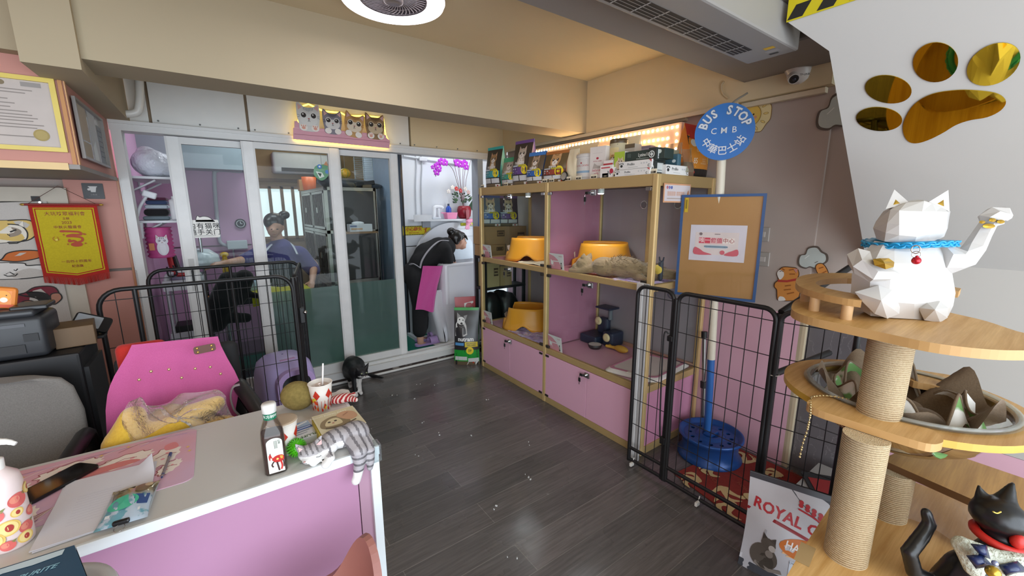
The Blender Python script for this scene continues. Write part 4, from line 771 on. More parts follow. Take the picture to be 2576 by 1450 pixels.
for k in range(500):
    v = V((.19, 1.66, DZ + .054)) + V((r.gauss(0, 1), r.gauss(0, 1), r.gauss(0, 1))).normalized() * .054; n = (v - V((.19, 1.66, DZ + .054))).normalized(); t = n.cross(V((r.random(), r.random(), r.random()))).normalized() * .004; v = V((.19, 1.66, DZ + .054)) + Matrix.Rotation(math.radians(25), 3, 'Y') @ V((n.x * .06, n.y * .054, n.z * .054)); g.add([v - t * .2, v + t * .2, v + t + n * .002], [(0, 1, 2)], q.m)
g.one('coir_ball', 'round brown coir ball beside the cup with a straw', 'ball')
T = thing('spiky_ball', 'green spiky rubber ball behind the sleeping cat ornament', 'ball', (.132, 1.325, DZ)); m = K('58C21E', .35, var=.05); g = G(T); c = V((.133, 1.325, DZ + .027)); g.ell(c, .023, m, 20, 14); g.build('ball'); g = G(T)
for i in range(150):
    z = 1 - 2 * (i + .5) / 150; a = i * 2.39996; n = V((math.sqrt(1 - z * z) * math.cos(a), math.sqrt(1 - z * z) * math.sin(a), z)); g.tube([c + n * .021, c + n * .0295], [.0024, .0008], m, 5)
g.build('spikes', kind='stuff')
T = thing('card_pack', 'blue and white pack with upside down lettering on the desk', 'pack', (.165, 1.435, DZ)); g = G(T); f2 = frame((.165, 1.435, DZ + .012), (.985, .12, .0), (-.1, .99, 0)); g.M = f2; g.box((0, 0, 0), (.072, .12, .024), K('D8DCE2', .35), .002); g.M = f2 @ Tm(0, 0, .0122); g.k = 0
g.rect(-.034, .02, .034, .056, K('9FB6D2', .3)); g.line([(-.03, .03), (.03, .05)], .008, K('E8EDF2', .3)); g.line([(-.03, .045), (.01, .055)], .006, K('7F9CC6', .3)); g.rect(-.034, .0, .034, .02, K('3A5FA8', .3)); g.line([(-.025, .01), (.03, .012)], .004, K('E8EDF2')); g.text('FLUFFY', .02, 0, -.05, K('3C6A34'), rot=180, bold=.01); g.line([(-.025, -.012), (.02, -.01)], .005, K('8A92A4')); g.line([(-.025, -.026), (.01, -.025)], .003, K('8A92A4')); g.build('pack')
T = thing('postcard_stack', 'stack of cards with a kitten picture on top near the desk corner', 'cards', (.27, 1.385, DZ)); r = random.Random(1); g = G(T)
for k in range(7): g.M = Tm(.272 + r.uniform(-.004, .004), 1.388 + r.uniform(-.004, .004), DZ + .003 + k * .0062) @ Matrix.Rotation(.02 + r.uniform(-.03, .03), 4, 'Z'); g.box((0, 0, 0), (.135, .15, .0052), K(('B9C9CC', 'D8D4C0', 'A9BCC4', 'DCD9CC')[k % 4], .4), .0008)
g.build('cards'); g = G(T); g.b2((.2, 1.31, DZ + .001), (.206, 1.455, DZ + .043), K('CDB53A')); g.build('yellow_edge', label='yellow spine edge')
g = G(T); g.M = Tm(.272, 1.388, DZ + .0465) @ Matrix.Rotation(.03, 4, 'Z'); g.box((0, 0, 0), (.138, .152, .003), K('D9CFAE', .35), .0005); g.M = g.M @ Tm(0, 0, .0016); g.k = 0; g.rect(-.064, -.02, .064, .071, K('CFC29C', .35)); g.text('HONG KONG CATS', .013, -.018, .055, K('EFE9D8'), bold=.01)
g.poly(smooth([(-.06, -.03), (-.05, .015), (-.01, .035), (.02, .01), (.03, -.035), (-.02, -.05)], 5, True), K('8F7B5A')); g.poly(smooth([(0, .03), (.03, .05), (.058, .03), (.06, -.01), (.03, -.02)], 5, True), K('C79A78')); g.poly(smooth([(-.045, -.025), (-.03, .015), (0, .015), (.005, -.03)], 5, True), K('D8C9A0'))
for k in (-1, 1): g.disc(-.02 + k * .01, -.002, .005, K('3A2E22'))
g.disc(-.02, -.014, .004, K('B5766A')); g.line([(-.05, -.04), (.0, -.052), (.05, -.03)], .006, K('5A4A38')); g.line([(.02, .02), (.04, .035)], .005, K('A87A62')); g.build('top_card', label='cream card with a kitten picture')
T = thing('chevron_fish', 'red and white chevron cloth toy behind the paper cup', 'toy', (.335, 1.615, DZ)); q = N('chevron'); wv = q.n('ShaderNodeTexWave', _Scale=26.0, _Distortion=2.2, _Detail_Scale=2.0); q.t.links.new(q.mapping(rot=(0, 0, .9)), wv.inputs[0]); q.bs(Base_Color=q.ramp(wv.outputs[1], [(.46, 'A31F26'), (.54, 'E2C9C0')]), Roughness=.85)
g = G(T); g.blob([('e', (.335, 1.615, .768), (.048, .026, .018)), ('c', [(.36, 1.60, .766), (.385, 1.63, .766)], [.013, .010]), ('c', [(.36, 1.60, .766), (.378, 1.575, .766)], [.013, .010]), ('c', [(.30, 1.625, .766), (.222, 1.66, .77)], [.016, .013])], .004, q.m, 4); g.build('cloth_body')
g = G(); g.grid(lambda u, v: (.305 + .075 * u, 1.665 + .05 * v, DZ + .002 + .012 * abs(math.sin(4 * u + 2 * v))), 8, 6, K('DAD6D2', .6), True, .001); g.one('paper_scrap', 'crumpled white paper scrap behind the chevron toy', 'paper')
# sleeping cat ornament
def fcol(c):
    x, y, z = c
    head = (V(c) - V((.170, 1.268, .79))).length < .05
    if head:
        if y < 1.262 and z < .793: return 'DCDAD8'
        return '6E6A6C' if math.sin((x - .17) * 420 + (z - .79) * 90) > .45 and z > .797 else 'A7A2A4'
    if z < .705 and x < .30 and y < 1.24: return 'E0DEDC'
    if x < .225 and y < 1.236 and z < .775: return 'E0DEDC'
    if y < 1.243 and z < .76: return '5F5C60' if math.sin(z * 330) > .35 else 'A39EA2'
    if .222 < x < .262 and y < 1.275 and z < .80: return 'DDDAD9'
    return '6C686C' if math.sin(x * 270 + y * 60) > .5 else 'A8A3A6'
T = thing('cat_ornament', 'grey tabby sleeping cat ornament draped over the desk edge', 'ornament', (.25, 1.28, DZ)); g = G(T)
g.blob([('e', (.27, 1.300, .79), (.078, .042, .042)), ('e', (.305, 1.292, .795), (.047, .046, .050)), ('e', (.215, 1.285, .782), (.04, .04, .034)), ('e', (.170, 1.268, .788), (.037, .031, .032)), ('e', (.160, 1.246, .776), (.02, .016, .015)),
    ('c', [(.215, 1.265, .77), (.215, 1.232, .764), (.200, 1.222, .752)], [.017, .015, .014]), ('c', [(.185, 1.25, .765), (.17, 1.24, .76)], [.014, .012]),
    ('c', [(.296, 1.262, .785), (.296, 1.222, .765), (.293, 1.210, .725), (.283, 1.204, .69), (.275, 1.196, .680)], [.032, .028, .018, .014, .014]), ('c', [(.325, 1.26, .775), (.33, 1.222, .75), (.326, 1.21, .72), (.322, 1.206, .70)], [.022, .016, .013, .010]),
    ('c', [(.145, 1.277, .807), (.132, 1.277, .834)], [.013, .003]), ('c', [(.190, 1.277, .812), (.203, 1.275, .84)], [.014, .003])], .0032, fcol, 4); low = lambda v: (v.x - .006, v.y, .75 + (v.z - .75) * .76 if v.z > .75 else v.z); g.warp(low); g.build('body')
g = G(T)
for px, py in ((762, 1166), (802, 1150)):
    p = at(px, py, d=1); c = EYE + (at(px, py, y=1.238) - EYE) * .993; g.tube([c + V((-.007, 0, .0015)), c, c + V((.007, 0, .002))], .0009, '4A4648', 5)
c = EYE + (at(766, 1163, y=1.229) - EYE) * .99; g.ell(c, (.0035, .003, .0025), 'B58A84', 8, 6); g.tube([c + V((-.006, 0, -.008)), c + V((0, 0, -.005)), c + V((.006, 0, -.007))], .0007, '6A6264', 5); g.build('face')
g = G(T)
for a, b, w_ in (((.190, 1.262, .812), (.201, 1.262, .833), .010), ((.147, 1.264, .806), (.136, 1.266, .827), .009)):
    a, b = V(a), V(b); s = V((w_, 0, 0)); g.add([a - s, a + s, b], [(0, 1, 2)], 'D3A9A6')
g.warp(low); g.build('inner_ear', label='pink inner ears')
# stool, tissue box, moulded chair in front of the desk
A, B, Cc = at(187, 1372, z=.85), at(222, 1462, z=.85), at(-60, 1450, z=.85)
T = thing('tissue_box', 'teal tissue box with white lettering in the lower left corner', 'tissue box', ((A.x + Cc.x) / 2, A.y - .06, .757)); D = B + (Cc - A); g = G(T)
bt = [A, B, D, Cc]; g.add([p for p in bt] + [V((p.x, p.y, .757)) for p in bt], [(0, 3, 2, 1), (4, 5, 6, 7), (0, 1, 5, 4), (1, 2, 6, 5), (2, 3, 7, 6), (3, 0, 4, 7)], K('1F4A66', .35)); g.build('carton')
g = G(T); ux = (A - Cc).normalized(); uy = (A - B).normalized(); L = (A - Cc).length; W_ = (A - B).length; g.M = frame(Cc + V((0, 0, .0006)), ux, uy); g.poly([(.02, -.004), (L - .012, -.004), (L - .012, -.02), (L * .6, -.024), (L * .3, -.02), (.02, -.028)], K('C9DCE6', .4)); g.text('⁄⁄ PURITE', .016, L * .66, -.05, K('8FC0D4'), bold=.02, shear=.3); g.line([(L * .35, -.075), (L * .8, -.078)], .012, K('3F93A8')); g.disc(L * .45, -.1, .016, K('3FA0A8')); g.build('print')
g = G(T); n = (A - B); g.add([A + V((.001, 0, 0)), B + V((.001, 0, 0)), V((B.x + .001, B.y, .757)), V((A.x + .001, A.y, .757))], [(0, 1, 2, 3)], K('CFC9C2')); g.build('side_flap', label='plain white end of the box')
T = thing('round_stool', 'white round stool under the tissue box in front of the desk', 'stool', (-.33, 1.03, 0)); G(T).lathe([(0, .735), (.115, .735), (.122, .745), (.118, .756), (.10, .757), (.098, .754), (.0, .754)], K('C6C5C6', .4), 48, c=(-.36, 1.045, 0)).build('seat'); G(T).lathe([(.03, .02), (.03, .735)], K('B5B5B5', .3), c=(-.36, 1.045, 0)).build('column'); G(T).lathe([(0, 0), (.11, 0), (.11, .012), (.04, .03), (0, .03)], K('B5B5B5', .3), c=(-.36, 1.045, 0)).build('base')
T = thing('tub_chair', 'dusty pink moulded chair back at the bottom edge in front of the desk', 'chair', (.13, .93, 0)); g = G(T)
def shell(u, v):
    a = math.radians(-60 + 230 * u); top = .53 + .13 * max(0, math.cos(a - .45)) ** 5 + .02 * math.cos(a * 3); z = .40 + (top - .40) * v; r_ = .115 + .02 * v; return (.115 + r_ * 1.0 * math.cos(a), .93 + r_ * .95 * math.sin(a), z)
g.grid(shell, 40, 12, K('8E5A50', .5, var=.04), True, .02); g.build('back')
G(T).lathe([(0, .36), (.10, .36), (.118, .385), (.11, .41), (0, .415)], K('8E5A50', .5), c=(.115, .93, 0)).build('seat')
for sx, sy in ((-1, -1), (1, -1), (1, 1), (-1, 1)): G(T).cyl((.115 + sx * .07, .93 + sy * .07, .37), (.115 + sx * .11, .93 + sy * .11, 0), .012, K('8A6A52'), .009).build('leg')
# ================================================================ left side: chairs, printer, wall hangings
def office_chair(name, lab, x, y, cm, am, outline=None):
    T = thing(name, lab, 'chair', (x, y, 0), 0)
    g = G(T)
    for k in range(5): a = 2 * PI * k / 5 + .3; g.tube([(x, y, .09), (x + .26 * math.cos(a), y + .26 * math.sin(a), .065)], [.022, .014], BLK)
    g.build('base')
    for k in range(5): a = 2 * PI * k / 5 + .3; G(T).ell((x + .26 * math.cos(a), y + .26 * math.sin(a), .03), (.022, .03, .03), BLK, 10, 8).build('castor')
    G(T).cyl((x, y, .09), (x, y, .44), .025, K('2A2A2C', .3)).build('column')
    G(T).box((x, y, .47), (.46, .44, .07), cm, .03, seg=3).build('seat')
    return T
GC = fabric('8B8782', 260, '6B6763', .3)
T = office_chair('office_chair', 'grey fabric office chair behind the desk at the left', -.68, 2.05, GC, BLK)
g = G(T); rs = []
for z, w, yy in ((.55, .19, 2.19), (.62, .215, 2.21), (.74, .215, 2.22), (.84, .20, 2.215), (.88, .175, 2.21), (.897, .13, 2.205), (.90, .06, 2.202)):
    rs.append([(-.70 + w * c_, yy + .035 * s_ * (1 if s_ > 0 else 1.2) + .045 * c_ * c_ * -1, z) for c_, s_ in ((math.copysign(abs(math.cos(2 * PI * j / 28)) ** .6, math.cos(2 * PI * j / 28)), math.sin(2 * PI * j / 28)) for j in range(28))])
g.rings(rs, GC); g.build('backrest')
g = G(T); g.box((-.70, 2.255, .60), (.09, .03, .32), BLK, .01); g.build('back_support')
for x, s_ in ((-.475, 1), (-.94, -1)):
    g = G(T); g.tube(smooth([(x - .03 * s_, 2.12, .44), (x, 2.14, .52), (x, 2.1, .66), (x, 1.98, .68), (x - .01, 1.86, .67)], 5), .026, BLK, 10); g.build('armrest')
PINKA = fabric('CF66A0', 300, 'BE548E', .12)
T = office_chair('office_chair', 'black office chair draped with a pink apron between desk and cage', -.17, 2.1, K('2A2A2C', .8), BLK)
g = G(T); g.box((-.18, 2.22, .70), (.42, .06, .42), K('1F1F21', .8), .05, seg=3); g.build('backrest')
ar = at(628, 1000, y=2.05)
g = G(T); g.tube(smooth([(.06, 2.1, .43), (.09, 2.12, .5), (ar.x - .03, 2.14, ar.z + .03), (ar.x, 2.03, ar.z), (ar.x + .03, 1.93, ar.z - .05)], 5), .03, K('2B2B2D', .4), 10); g.build('armrest')
G(T).tube(smooth([(-.40, 2.1, .43), (-.38, 2.12, .5), (-.385, 2.13, .62), (-.385, 2.0, .64), (-.385, 1.9, .6)], 5), .03, K('2B2B2D', .4), 10).build('armrest')
g = G(); p = at(315, 900, y=2.18); g.box((p.x + .05, 2.2, p.z - .08), (.16, .05, .26), fabric('C0281E', 240), .03, seg=3); g.one('red_cushion', 'red cushion peeking out behind the pink apron', 'cushion')
rows = ((858, 332, 548), (880, 322, 556), (910, 305, 572), (940, 288, 590), (965, 278, 602), (990, 272, 600), (1030, 268, 592), (1075, 270, 600), (1130, 272, 606))
T = thing('apron', 'bright pink apron with a brown leather patch draped over the chair', 'apron', (-.17, 2.1, .4))
def apr(u, v):
    f = v * (len(rows) - 1); i = min(int(f), len(rows) - 2); t = f - i; a, b = rows[i], rows[i + 1]; py = a[0] + (b[0] - a[0]) * t; l = a[1] + (b[1] - a[1]) * t; r_ = a[2] + (b[2] - a[2]) * t
    yy = 2.165 - .10 * math.sin(PI * min(1, v * 1.2) / 2) + .05 * (2 * u - 1) ** 2 * v + .010 * math.sin(9 * u + 5 * v) * v + .008 * math.sin(23 * u - 3 * v) * v + .006 * math.sin(14 * v + 6 * u) * v
    sl = (u - .5) * 0
    return tuple(at(l + (r_ - l) * u, py + (22 * (.5 - u)) * (1 - v), y=yy))
g = G(T); g.grid(apr, 40, 40, PINKA, True, .004); g.build('cloth')
def onap(px, py, off=.006): q_ = at(px, py, y=2.10); return EYE + (q_ - EYE) * (1 - off / 2)
g = G(T); c = onap(515, 878, .045); g.M = frame(c, (1, .0, .06), (-.06, .1, 1)); g.prism(rr(-.037, -.016, .037, .016, .01), 0, .003, K('5A2A16', .5)); g.build('leather_patch', label='brown leather patch'); g = G(T); g.M = frame(c, (1, .0, .06), (-.06, .1, 1))
for sx in (-.024, .024):
    for sz in (-.008, .008): g.ell((sx, sz, .0035), (.0045, .0045, .0025), K('D9B25C', .3, .8), 10, 6)
g.build('stud', label='brass studs')
g = G(T)
for px, py in ((350, 956), (380, 935), (425, 930), (457, 951), (491, 928), (529, 924), (555, 941)): g.ell(onap(px, py, .07), (.0055, .004, .0055), K('D8B890', .3, .6), 8, 6)
g.build('rivet', label='small brass rivets')
g = G(T); a = [onap(px, py, .04) for px, py in ((603, 968), (586, 975), (580, 1000), (588, 1030), (602, 1045))]; g.tube(smooth([tuple(v) for v in a], 5), .011, fabric('A9A3A8', 300), 8, flat=.35); g.build('strap', label='grey strap')
# yellow plush wrapped in clear plastic on the chair seat
T = thing('plush_toy', 'yellow plush toy wrapped in clear plastic in front of the pink apron', 'toy', (-.2, 1.86, .505))
q = N('yellow_plush'); nz = q.noise(140, 3); q.bs(Base_Color=q.mix(nz, 'D9A92E', 'F2CB4E'), Roughness=.95, Sheen_Weight=.4, Normal=q.bump(nz, .6, .004))
P_ = lambda px, py, y: tuple(at(px, py, y=y))
g = G(T); g.blob([('c', [P_(335, 1050, 1.84), P_(320, 1120, 1.84)], [.04, .07]), ('c', [P_(545, 1015, 1.86), P_(480, 1050, 1.86), P_(420, 1090, 1.86)], [.03, .05, .06]), ('c', [P_(370, 1110, 1.85), P_(560, 1090, 1.86)], [.07, .07]), ('e', (-.2, 1.86, .57), (.17, .09, .07))], .010, q.m, 5); g.build('plush_body')
g = G(T); g.blob([('e', P_(425, 1040, 1.88), (.05, .03, .035)), ('e', P_(385, 1060, 1.88), (.04, .03, .03))], .008, fabric('A8783A', 200), 3); g.build('plush_face', label='brown patch')
q = N('crumpled_clear_plastic'); fr_ = q.n('ShaderNodeFresnel', _IOR=1.28); nz = q.noise(28, 5, None, .7); bm_ = q.bump(nz, .7, .012); q.t.links.new(bm_, fr_.inputs['Normal'])
tr = q.n('ShaderNodeBsdfTransparent', _Color=lin('FBF8F6')); gl = q.n('ShaderNodeBsdfGlossy', _Roughness=.12, _Color=(1, 1, 1, 1), _Normal=bm_); df = q.n('ShaderNodeBsdfDiffuse', _Color=lin('E6DEDA'), _Normal=bm_)
m1 = q.n('ShaderNodeMixShader', _0=.2); q.t.links.new(tr.outputs[0], m1.inputs[1]); q.t.links.new(df.outputs[0], m1.inputs[2]); m2 = q.n('ShaderNodeMixShader'); q.t.links.new(fr_.outputs[0], m2.inputs[0]); q.t.links.new(m1.outputs[0], m2.inputs[1]); q.t.links.new(gl.outputs[0], m2.inputs[2]); q.t.links.new(m2.outputs[0], q.o.inputs[0]); PLAST = q.m
g = G(T); out = [P_(x, y, 1.80) for x, y in ((298, 1128), (305, 1060), (325, 1010), (350, 1000), (365, 1018), (420, 1012), (470, 990), (540, 978), (572, 998), (578, 1040), (590, 1068), (570, 1110))]
cc = sum((V(p) for p in out), V()) / len(out)
def pl(u, v):
    f = u * (len(out) - 1); i = min(int(f), len(out) - 2); e = V(out[i]).lerp(V(out[i + 1]), f - i); p = e.lerp(cc, v); return (p.x + .006 * math.sin(31 * u + 9 * v), p.y - .07 * math.sin(PI * v / 2) + .012 * math.sin(23 * u) * v * (1 - v) * 3 + .008 * math.sin(41 * u + 17 * v), p.z + .006 * math.sin(27 * u + 11 * v))
g.grid(pl, 60, 12, PLAST); g.build('plastic_bag', label='crumpled clear plastic bag')
# black cabinet, printer, card reader
G().b2((-1.5, 2.32, 0), (-.50, 2.62, .93), K('17171A', .5), .01).b2((-.50, 2.34, .02), (-.485, 2.6, .86), K('2A2B2E', .5)).one('side_cabinet', 'black cabinet carrying the printer at the left', 'cabinet')
T = thing('printer', 'black laser printer on the black cabinet at the left edge', 'printer', (-.80, 2.42, .932)); g = G(T); g.box((-.83, 2.43, 1.015), (.50, .20, .165), K('2A2C30', .45), .02, seg=3); g.build('body'); g = G(T); g.box((-.82, 2.43, 1.108), (.44, .19, .03), K('34363A', .4), .012, seg=3); g.build('lid'); g = G(T); g.box((-.62, 2.42, 1.125), (.10, .12, .018), K('26282B', .35), .005); g.build('output_tray'); g = G(T); g.b2((-1.05, 2.325, .955), (-.64, 2.329, .99), K('1B1C1F')); g.b2((-.64, 2.325, 1.0), (-.60, 2.329, 1.03), K('1B1C1F')); g.build('paper_slot'); g = G(T); g.b2((-.70, 2.326, 1.06), (-.63, 2.329, 1.072), K('5A5D62')); g.build('name_strip')
g = G(); p = at(18, 782, y=2.42); g.box((p.x - .01, 2.42, 1.126 + .042), (.09, .03, .085), K('E58A3A', .4), .012, R('Y', 12)); g.M = frame((p.x - .01, 2.404, 1.168), (1, 0, -.2), (.2, 0, 1)); g.disc(.01, .008, .022, K('F2A84A')); g.disc(.014, -.006, .010, K('F4EADD')); g.rect(-.04, -.036, .04, -.024, K('D2552E')); g.disc(.002, .012, .002, K('3A2418')); g.disc(.02, .012, .002, K('3A2418')); g.one('snack_pouch', 'small orange snack pouch standing on the printer', 'pouch')
G().box((-.535, 2.5, .975), (.12, .16, .085), K('6A5238', .6), .003, R('Z', 8)).one('cardboard_box', 'brown cardboard box right of the printer', 'box')
T = thing('card_reader', 'black tablet shaped card reader on a tilted stand beside the cage', 'card reader', (-.47, 2.6, .93)); c = at(232, 812, y=2.58); Mx = frame(c, (.93, -.05, -.42), (.36, .5, .62)); g = G(T); g.M = Mx; g.prism(rr(-.062, -.036, .062, .036, .012), -.012, .006, K('17181A', .3)); g.build('case'); g = G(T); g.M = Mx; g.z0 = .0062; g.poly(rr(-.056, -.026, .03, .030, .003), K('8E9296', .15)); g.build('screen'); g = G(T); g.tube([c + V((0, .01, -.02)), V((-.50, 2.56, .94))], [.018, .022], BLK); g.box((-.50, 2.56, .938), (.09, .08, .014), BLK, .004); g.build('stand')
# certificates, sign, pennant, tapestry
def frame_pic(name, lab, M, w, h, bw, fc, pc, fn, cat='certificate'):
    T = thing(name, lab, cat, tuple(M.to_translation()));
    g = G(T); g.M = M; g.plate([(-w, -h), (w, -h), (w, h), (-w, h)], [[(-w + bw, -h + bw), (w - bw, -h + bw), (w - bw, h - bw), (-w + bw, h - bw)]], 0, .012, fc); g.build('frame')
    g = G(T); g.M = M; g.rect(-w + bw, -h + bw, w - bw, h - bw, pc); fn(g, w, h); g.build('sheet'); return T
INK = K('8A827C', .7)
def cert(g, w, h):
    g.disc(.0, h * .78, .012, K('7A6A4E'), .010); g.rect(w * .35, h * .72, w * .72, h * .84, K('8F8A86'))
    for z, l in ((.62, .6), (.54, .45), (.36, .08), (.25, .2), (.15, .1), (.05, .42), (-.04, .5), (-.12, .6), (-.2, .5), (-.3, .7), (-.38, .55), (-.62, .6)):
        g.line([(-w * l, h * z), (w * l * .9, h * z)], .004, INK)
    g.disc(w * .55, -h * .56, .024, K('94803C', .45)); g.disc(w * .55, -h * .56, .018, K('A08C48', .45))
frame_pic('certificate', 'certificate with a gold seal in a yellow border on the pink overhead box', frame((-.64, 2.684, 1.90), (1, 0, 0), (0, 0, 1)), .158, .15, .018, K('D6C05A', .4), K('B9AFA8', .5), cert)
def cert2(g, w, h):
    g.rect(-w * .95, -h * .3, -w * .2, h * .9, K('B5A894')); g.rect(-w * .1, -h * .9, w * .45, h * .9, K('C4C8CC')); g.rect(w * .5, -h * .9, w * .9, h * .6, K('8F949A')); g.rect(-w * .95, -h * .95, -w * .2, -h * .35, K('A89C86')); g.poly([(-w * .05, -h * .9), (w * .3, -h * .9), (w * .2, -h * .1), (-w * .05, -h * .4)], K('DDE6EA'))
    for k in range(6): g.line([(w * .55, h * (.4 - .2 * k)), (w * .85, h * (.4 - .2 * k))], .005, K('5F6468'))
frame_pic('notice_frame', 'glazed notice frame on the narrow side of the pink overhead box', frame((-.452, 3.05, 1.87), (0, 1, 0), (0, 0, 1)), .30, .135, .012, K('8A8580', .3), K('A9A59E', .15), cert2, 'frame')
g = G(); g.M = frame((-.575, 3.614, 1.615), (1, 0, 0), (0, 0, 1)); g.prism(rr(-.047, -.047, .047, .047, .004), -.004, 0, K('16161A', .4)); g.poly([(-.016, .024), (.016, .024), (.010, -.006), (-.010, -.006)], K('C9C9C6')); g.rect(-.02, .024, .02, .029, K('C9C9C6')); g.disc(-.018, .01, .007, K('C9C9C6')); g.text('小馬克', .010, 0, -.022, K('8A8A88')); g.line([(-.025, -.033), (.025, -.033)], .003, K('55555A')); g.one('drinks_sign', 'small black sign with a white cup on the pink wall', 'sign')
T = thing('pennant', 'yellow and red commemorative silk pennant hanging on the left wall', 'pennant', (-.70, 3.55, 1.1)); w, h = .142, .205; Mp = frame((-.703, 3.55, 1.325), (1, .0, 0), (-.03, 0, 1)); RDC = fabric('B3241A', 120); YEL = fabric('CDB91F', 120, 'B5A01A', .15)
def wv_(v): p = Mp.inverted() @ v; return Mp @ V((p.x, p.y, p.z + .0018 * math.sin(p.y * 45 + 1) + .005 * math.sin(p.x * 18)))
g = G(T); g.M = Mp; vs = [(-w + 2 * w * i / 14, h - (2 * h - .0 + (.03 * (1 - abs(i / 7 - 1)))) * j / 20) for j in range(21) for i in range(15)]; g.add([(a, b, 0) for a, b in vs], [(j * 15 + i, (j + 1) * 15 + i, (j + 1) * 15 + i + 1, j * 15 + i + 1) for j in range(20) for i in range(14)], RDC, True)
def inset(d): return [(-w + d, h - d), (w - d, h - d), (w - d, -h + d), (0, -h - .028 + d * 1.1), (-w + d, -h + d)]
def subd(pts, m):
    x0, x1 = pts[0][0], pts[1][0]; zt = pts[0][1]; n = 14; vs = []
    for j in range(17):
        for i in range(n + 1):
            x = x0 + (x1 - x0) * i / n; zb = pts[4][1] + (pts[3][1] - pts[4][1]) * (1 - abs(2 * i / n - 1)); vs.append((x, zt + (zb - zt) * j / 16))
    g.lay(vs, [(j * (n + 1) + i, (j + 1) * (n + 1) + i, (j + 1) * (n + 1) + i + 1, j * (n + 1) + i + 1) for j in range(16) for i in range(n)], m)
g.z0 = .0006; g.dz = .0005; subd(inset(.016), YEL); subd(inset(.021), RDC); subd(inset(.026), YEL); RT = K('8A2A14', .6)
g.text('大坑坊眾福利會', .024, 0, h - .052, RT, sp=1.05, bold=.008); g.text('主辦', .015, 0, h - .08, RT, bold=.008); g.text('2023', .022, 0, h - .103, RT, bold=.008); g.text('中秋火龍盛會', .019, 0, h - .13, RT, bold=.008, sp=1.1); g.text('一百四十四周年', .018, .01, -h + .075, RT, bold=.008, sp=1.1); g.text('紀念旗', .017, .01, -h + .047, RT, bold=.008)
dg = K('B0401E', .6); g.line(smooth([(-.02, .052), (.01, .05), (.045, .045), (.05, .03), (.01, .03), (-.01, .022), (.02, .02), (.05, .012), (.052, -.005), (.03, -.016), (.015, -.006), (-.005, -.01), (.0, .004)], 5), .011, dg); g.disc(-.024, .052, .014, dg, .007); g.disc(.025, -.028, .026, dg, .014)
for x, y in ((-.022, .03), (.064, .032), (-.012, -.026), (.064, -.024), (.07, .03)): g.text('✶', .018, x, y, dg)
g.line(smooth([(-.06, .022), (-.07, .01), (-.06, -.004), (-.046, .004), (-.05, .02)], 4), .002, dg); g.disc(-.055, .003, .006, K('DCCB4A')); g.warp(wv_); g.build('banner')
g = G(T); g.M = Mp
for i in range(72):
    x = -w + 2 * w * (i + .5) / 72; zb = -h - .03 * (1 - abs(x / w)) ; g.add([(x - .0017, zb + .004, .0), (x + .0017, zb + .004, 0), (x + .0015, zb - .042, .003 * math.sin(i)), (x - .0015, zb - .042, .003 * math.sin(i * 1.3))], [(0, 1, 2, 3)], K('A82218', .8))
g.build('fringe', kind='stuff'); g = G(T); g.M = Mp; g.cyl((-w - .016, h + .002, .0), (w + .016, h + .002, 0), .006, K('8A1A14', .5)); g.build('rod')
for s in (-1, 1): g = G(T); g.M = Mp; g.ell((s * (w + .018), h + .002, 0), (.012, .007, .007), K('C9A24A', .3, .7), 10, 8); g.build('finial')
g = G(T); a = at(145, 468, y=3.55); g.tube([Mp @ V((-w, h + .004, 0)), a, Mp @ V((w, h + .004, 0))], .0016, K('5A3A30'), 6); g.build('cord')
T = thing('tapestry', 'white cloth hanging printed with cats lying on rice', 'tapestry', (-1.0, 3.58, .75)); g = G(T); X0, X1, Z0, Z1 = -1.5, -.775, .70, 1.56; CL = fabric('C9C3BC', 200, 'BBB4AC', .2)
def tz(x, z): return .008 * math.sin(11 * x + 3 * z) + .006 * math.sin(23 * x) + .02 * max(0, z - 1.4) * math.sin(30 * x)
g.M = frame((0, 3.575, 0), (1, 0, 0), (0, 0, 1)); g.add([(X0 + (X1 - X0) * i / 30, Z0 + (Z1 - Z0) * j / 30 - .10 * max(0, (j / 30 - .8)) * max(0, 1 - abs(i / 30 - .7) * 2), 0) for j in range(31) for i in range(31)], [(j * 31 + i, j * 31 + i + 1, (j + 1) * 31 + i + 1, (j + 1) * 31 + i) for j in range(30) for i in range(30)], CL, True); LN = K('2A2624', .7)
def px(x, y): p = at(x, y, y=3.575); return (p.x, p.z)
def shape(pts, m, ln=True):
    q_ = smooth([px(*p) for p in pts], 5, True); g.poly(q_, m)
    if ln: g.line(q_ + q_[:1], .006, LN)
g.z0 = .002
shape([(-60, 590), (-40, 560), (20, 555), (75, 555), (95, 580), (70, 605), (0, 608)], K('D9B96A', .7)); shape([(-50, 600), (-45, 575), (0, 565), (45, 566), (62, 575), (70, 590), (62, 606), (20, 610), (-20, 612)], K('E6DECF', .7))
g.poly([px(48, 566), px(58, 556), px(60, 572)], K('E6DECF')); g.disc(*px(15, 584), .06, K('8F8070'), .03); g.line([px(0, 580), px(12, 584)], .008, LN); g.line([px(42, 578), px(26, 584)], .008, LN); g.line([px(5, 592), px(15, 588), px(26, 593)], .005, LN); g.line([px(22, 609), px(24, 613), px(44, 612), (px(64, 603))], .006, LN)
shape([(-50, 660), (-10, 655), (45, 658), (95, 650), (110, 640), (100, 632), (60, 630), (20, 637), (0, 655)], K('C96A2A', .7)); shape([(-60, 700), (-50, 668), (0, 662), (60, 662), (70, 668), (110, 668), (130, 690), (90, 698), (30, 702)], K('E0DCD6', .7)); g.line([px(8, 676), px(16, 680), px(22, 675)], .005, LN); g.line([px(34, 678), px(42, 681), px(46, 676)], .005, LN); g.line([px(15, 690), px(25, 684), px(38, 691)], .005, LN); g.line([px(8, 690), px(20, 695), px(40, 694), px(46, 688)], .005, LN)
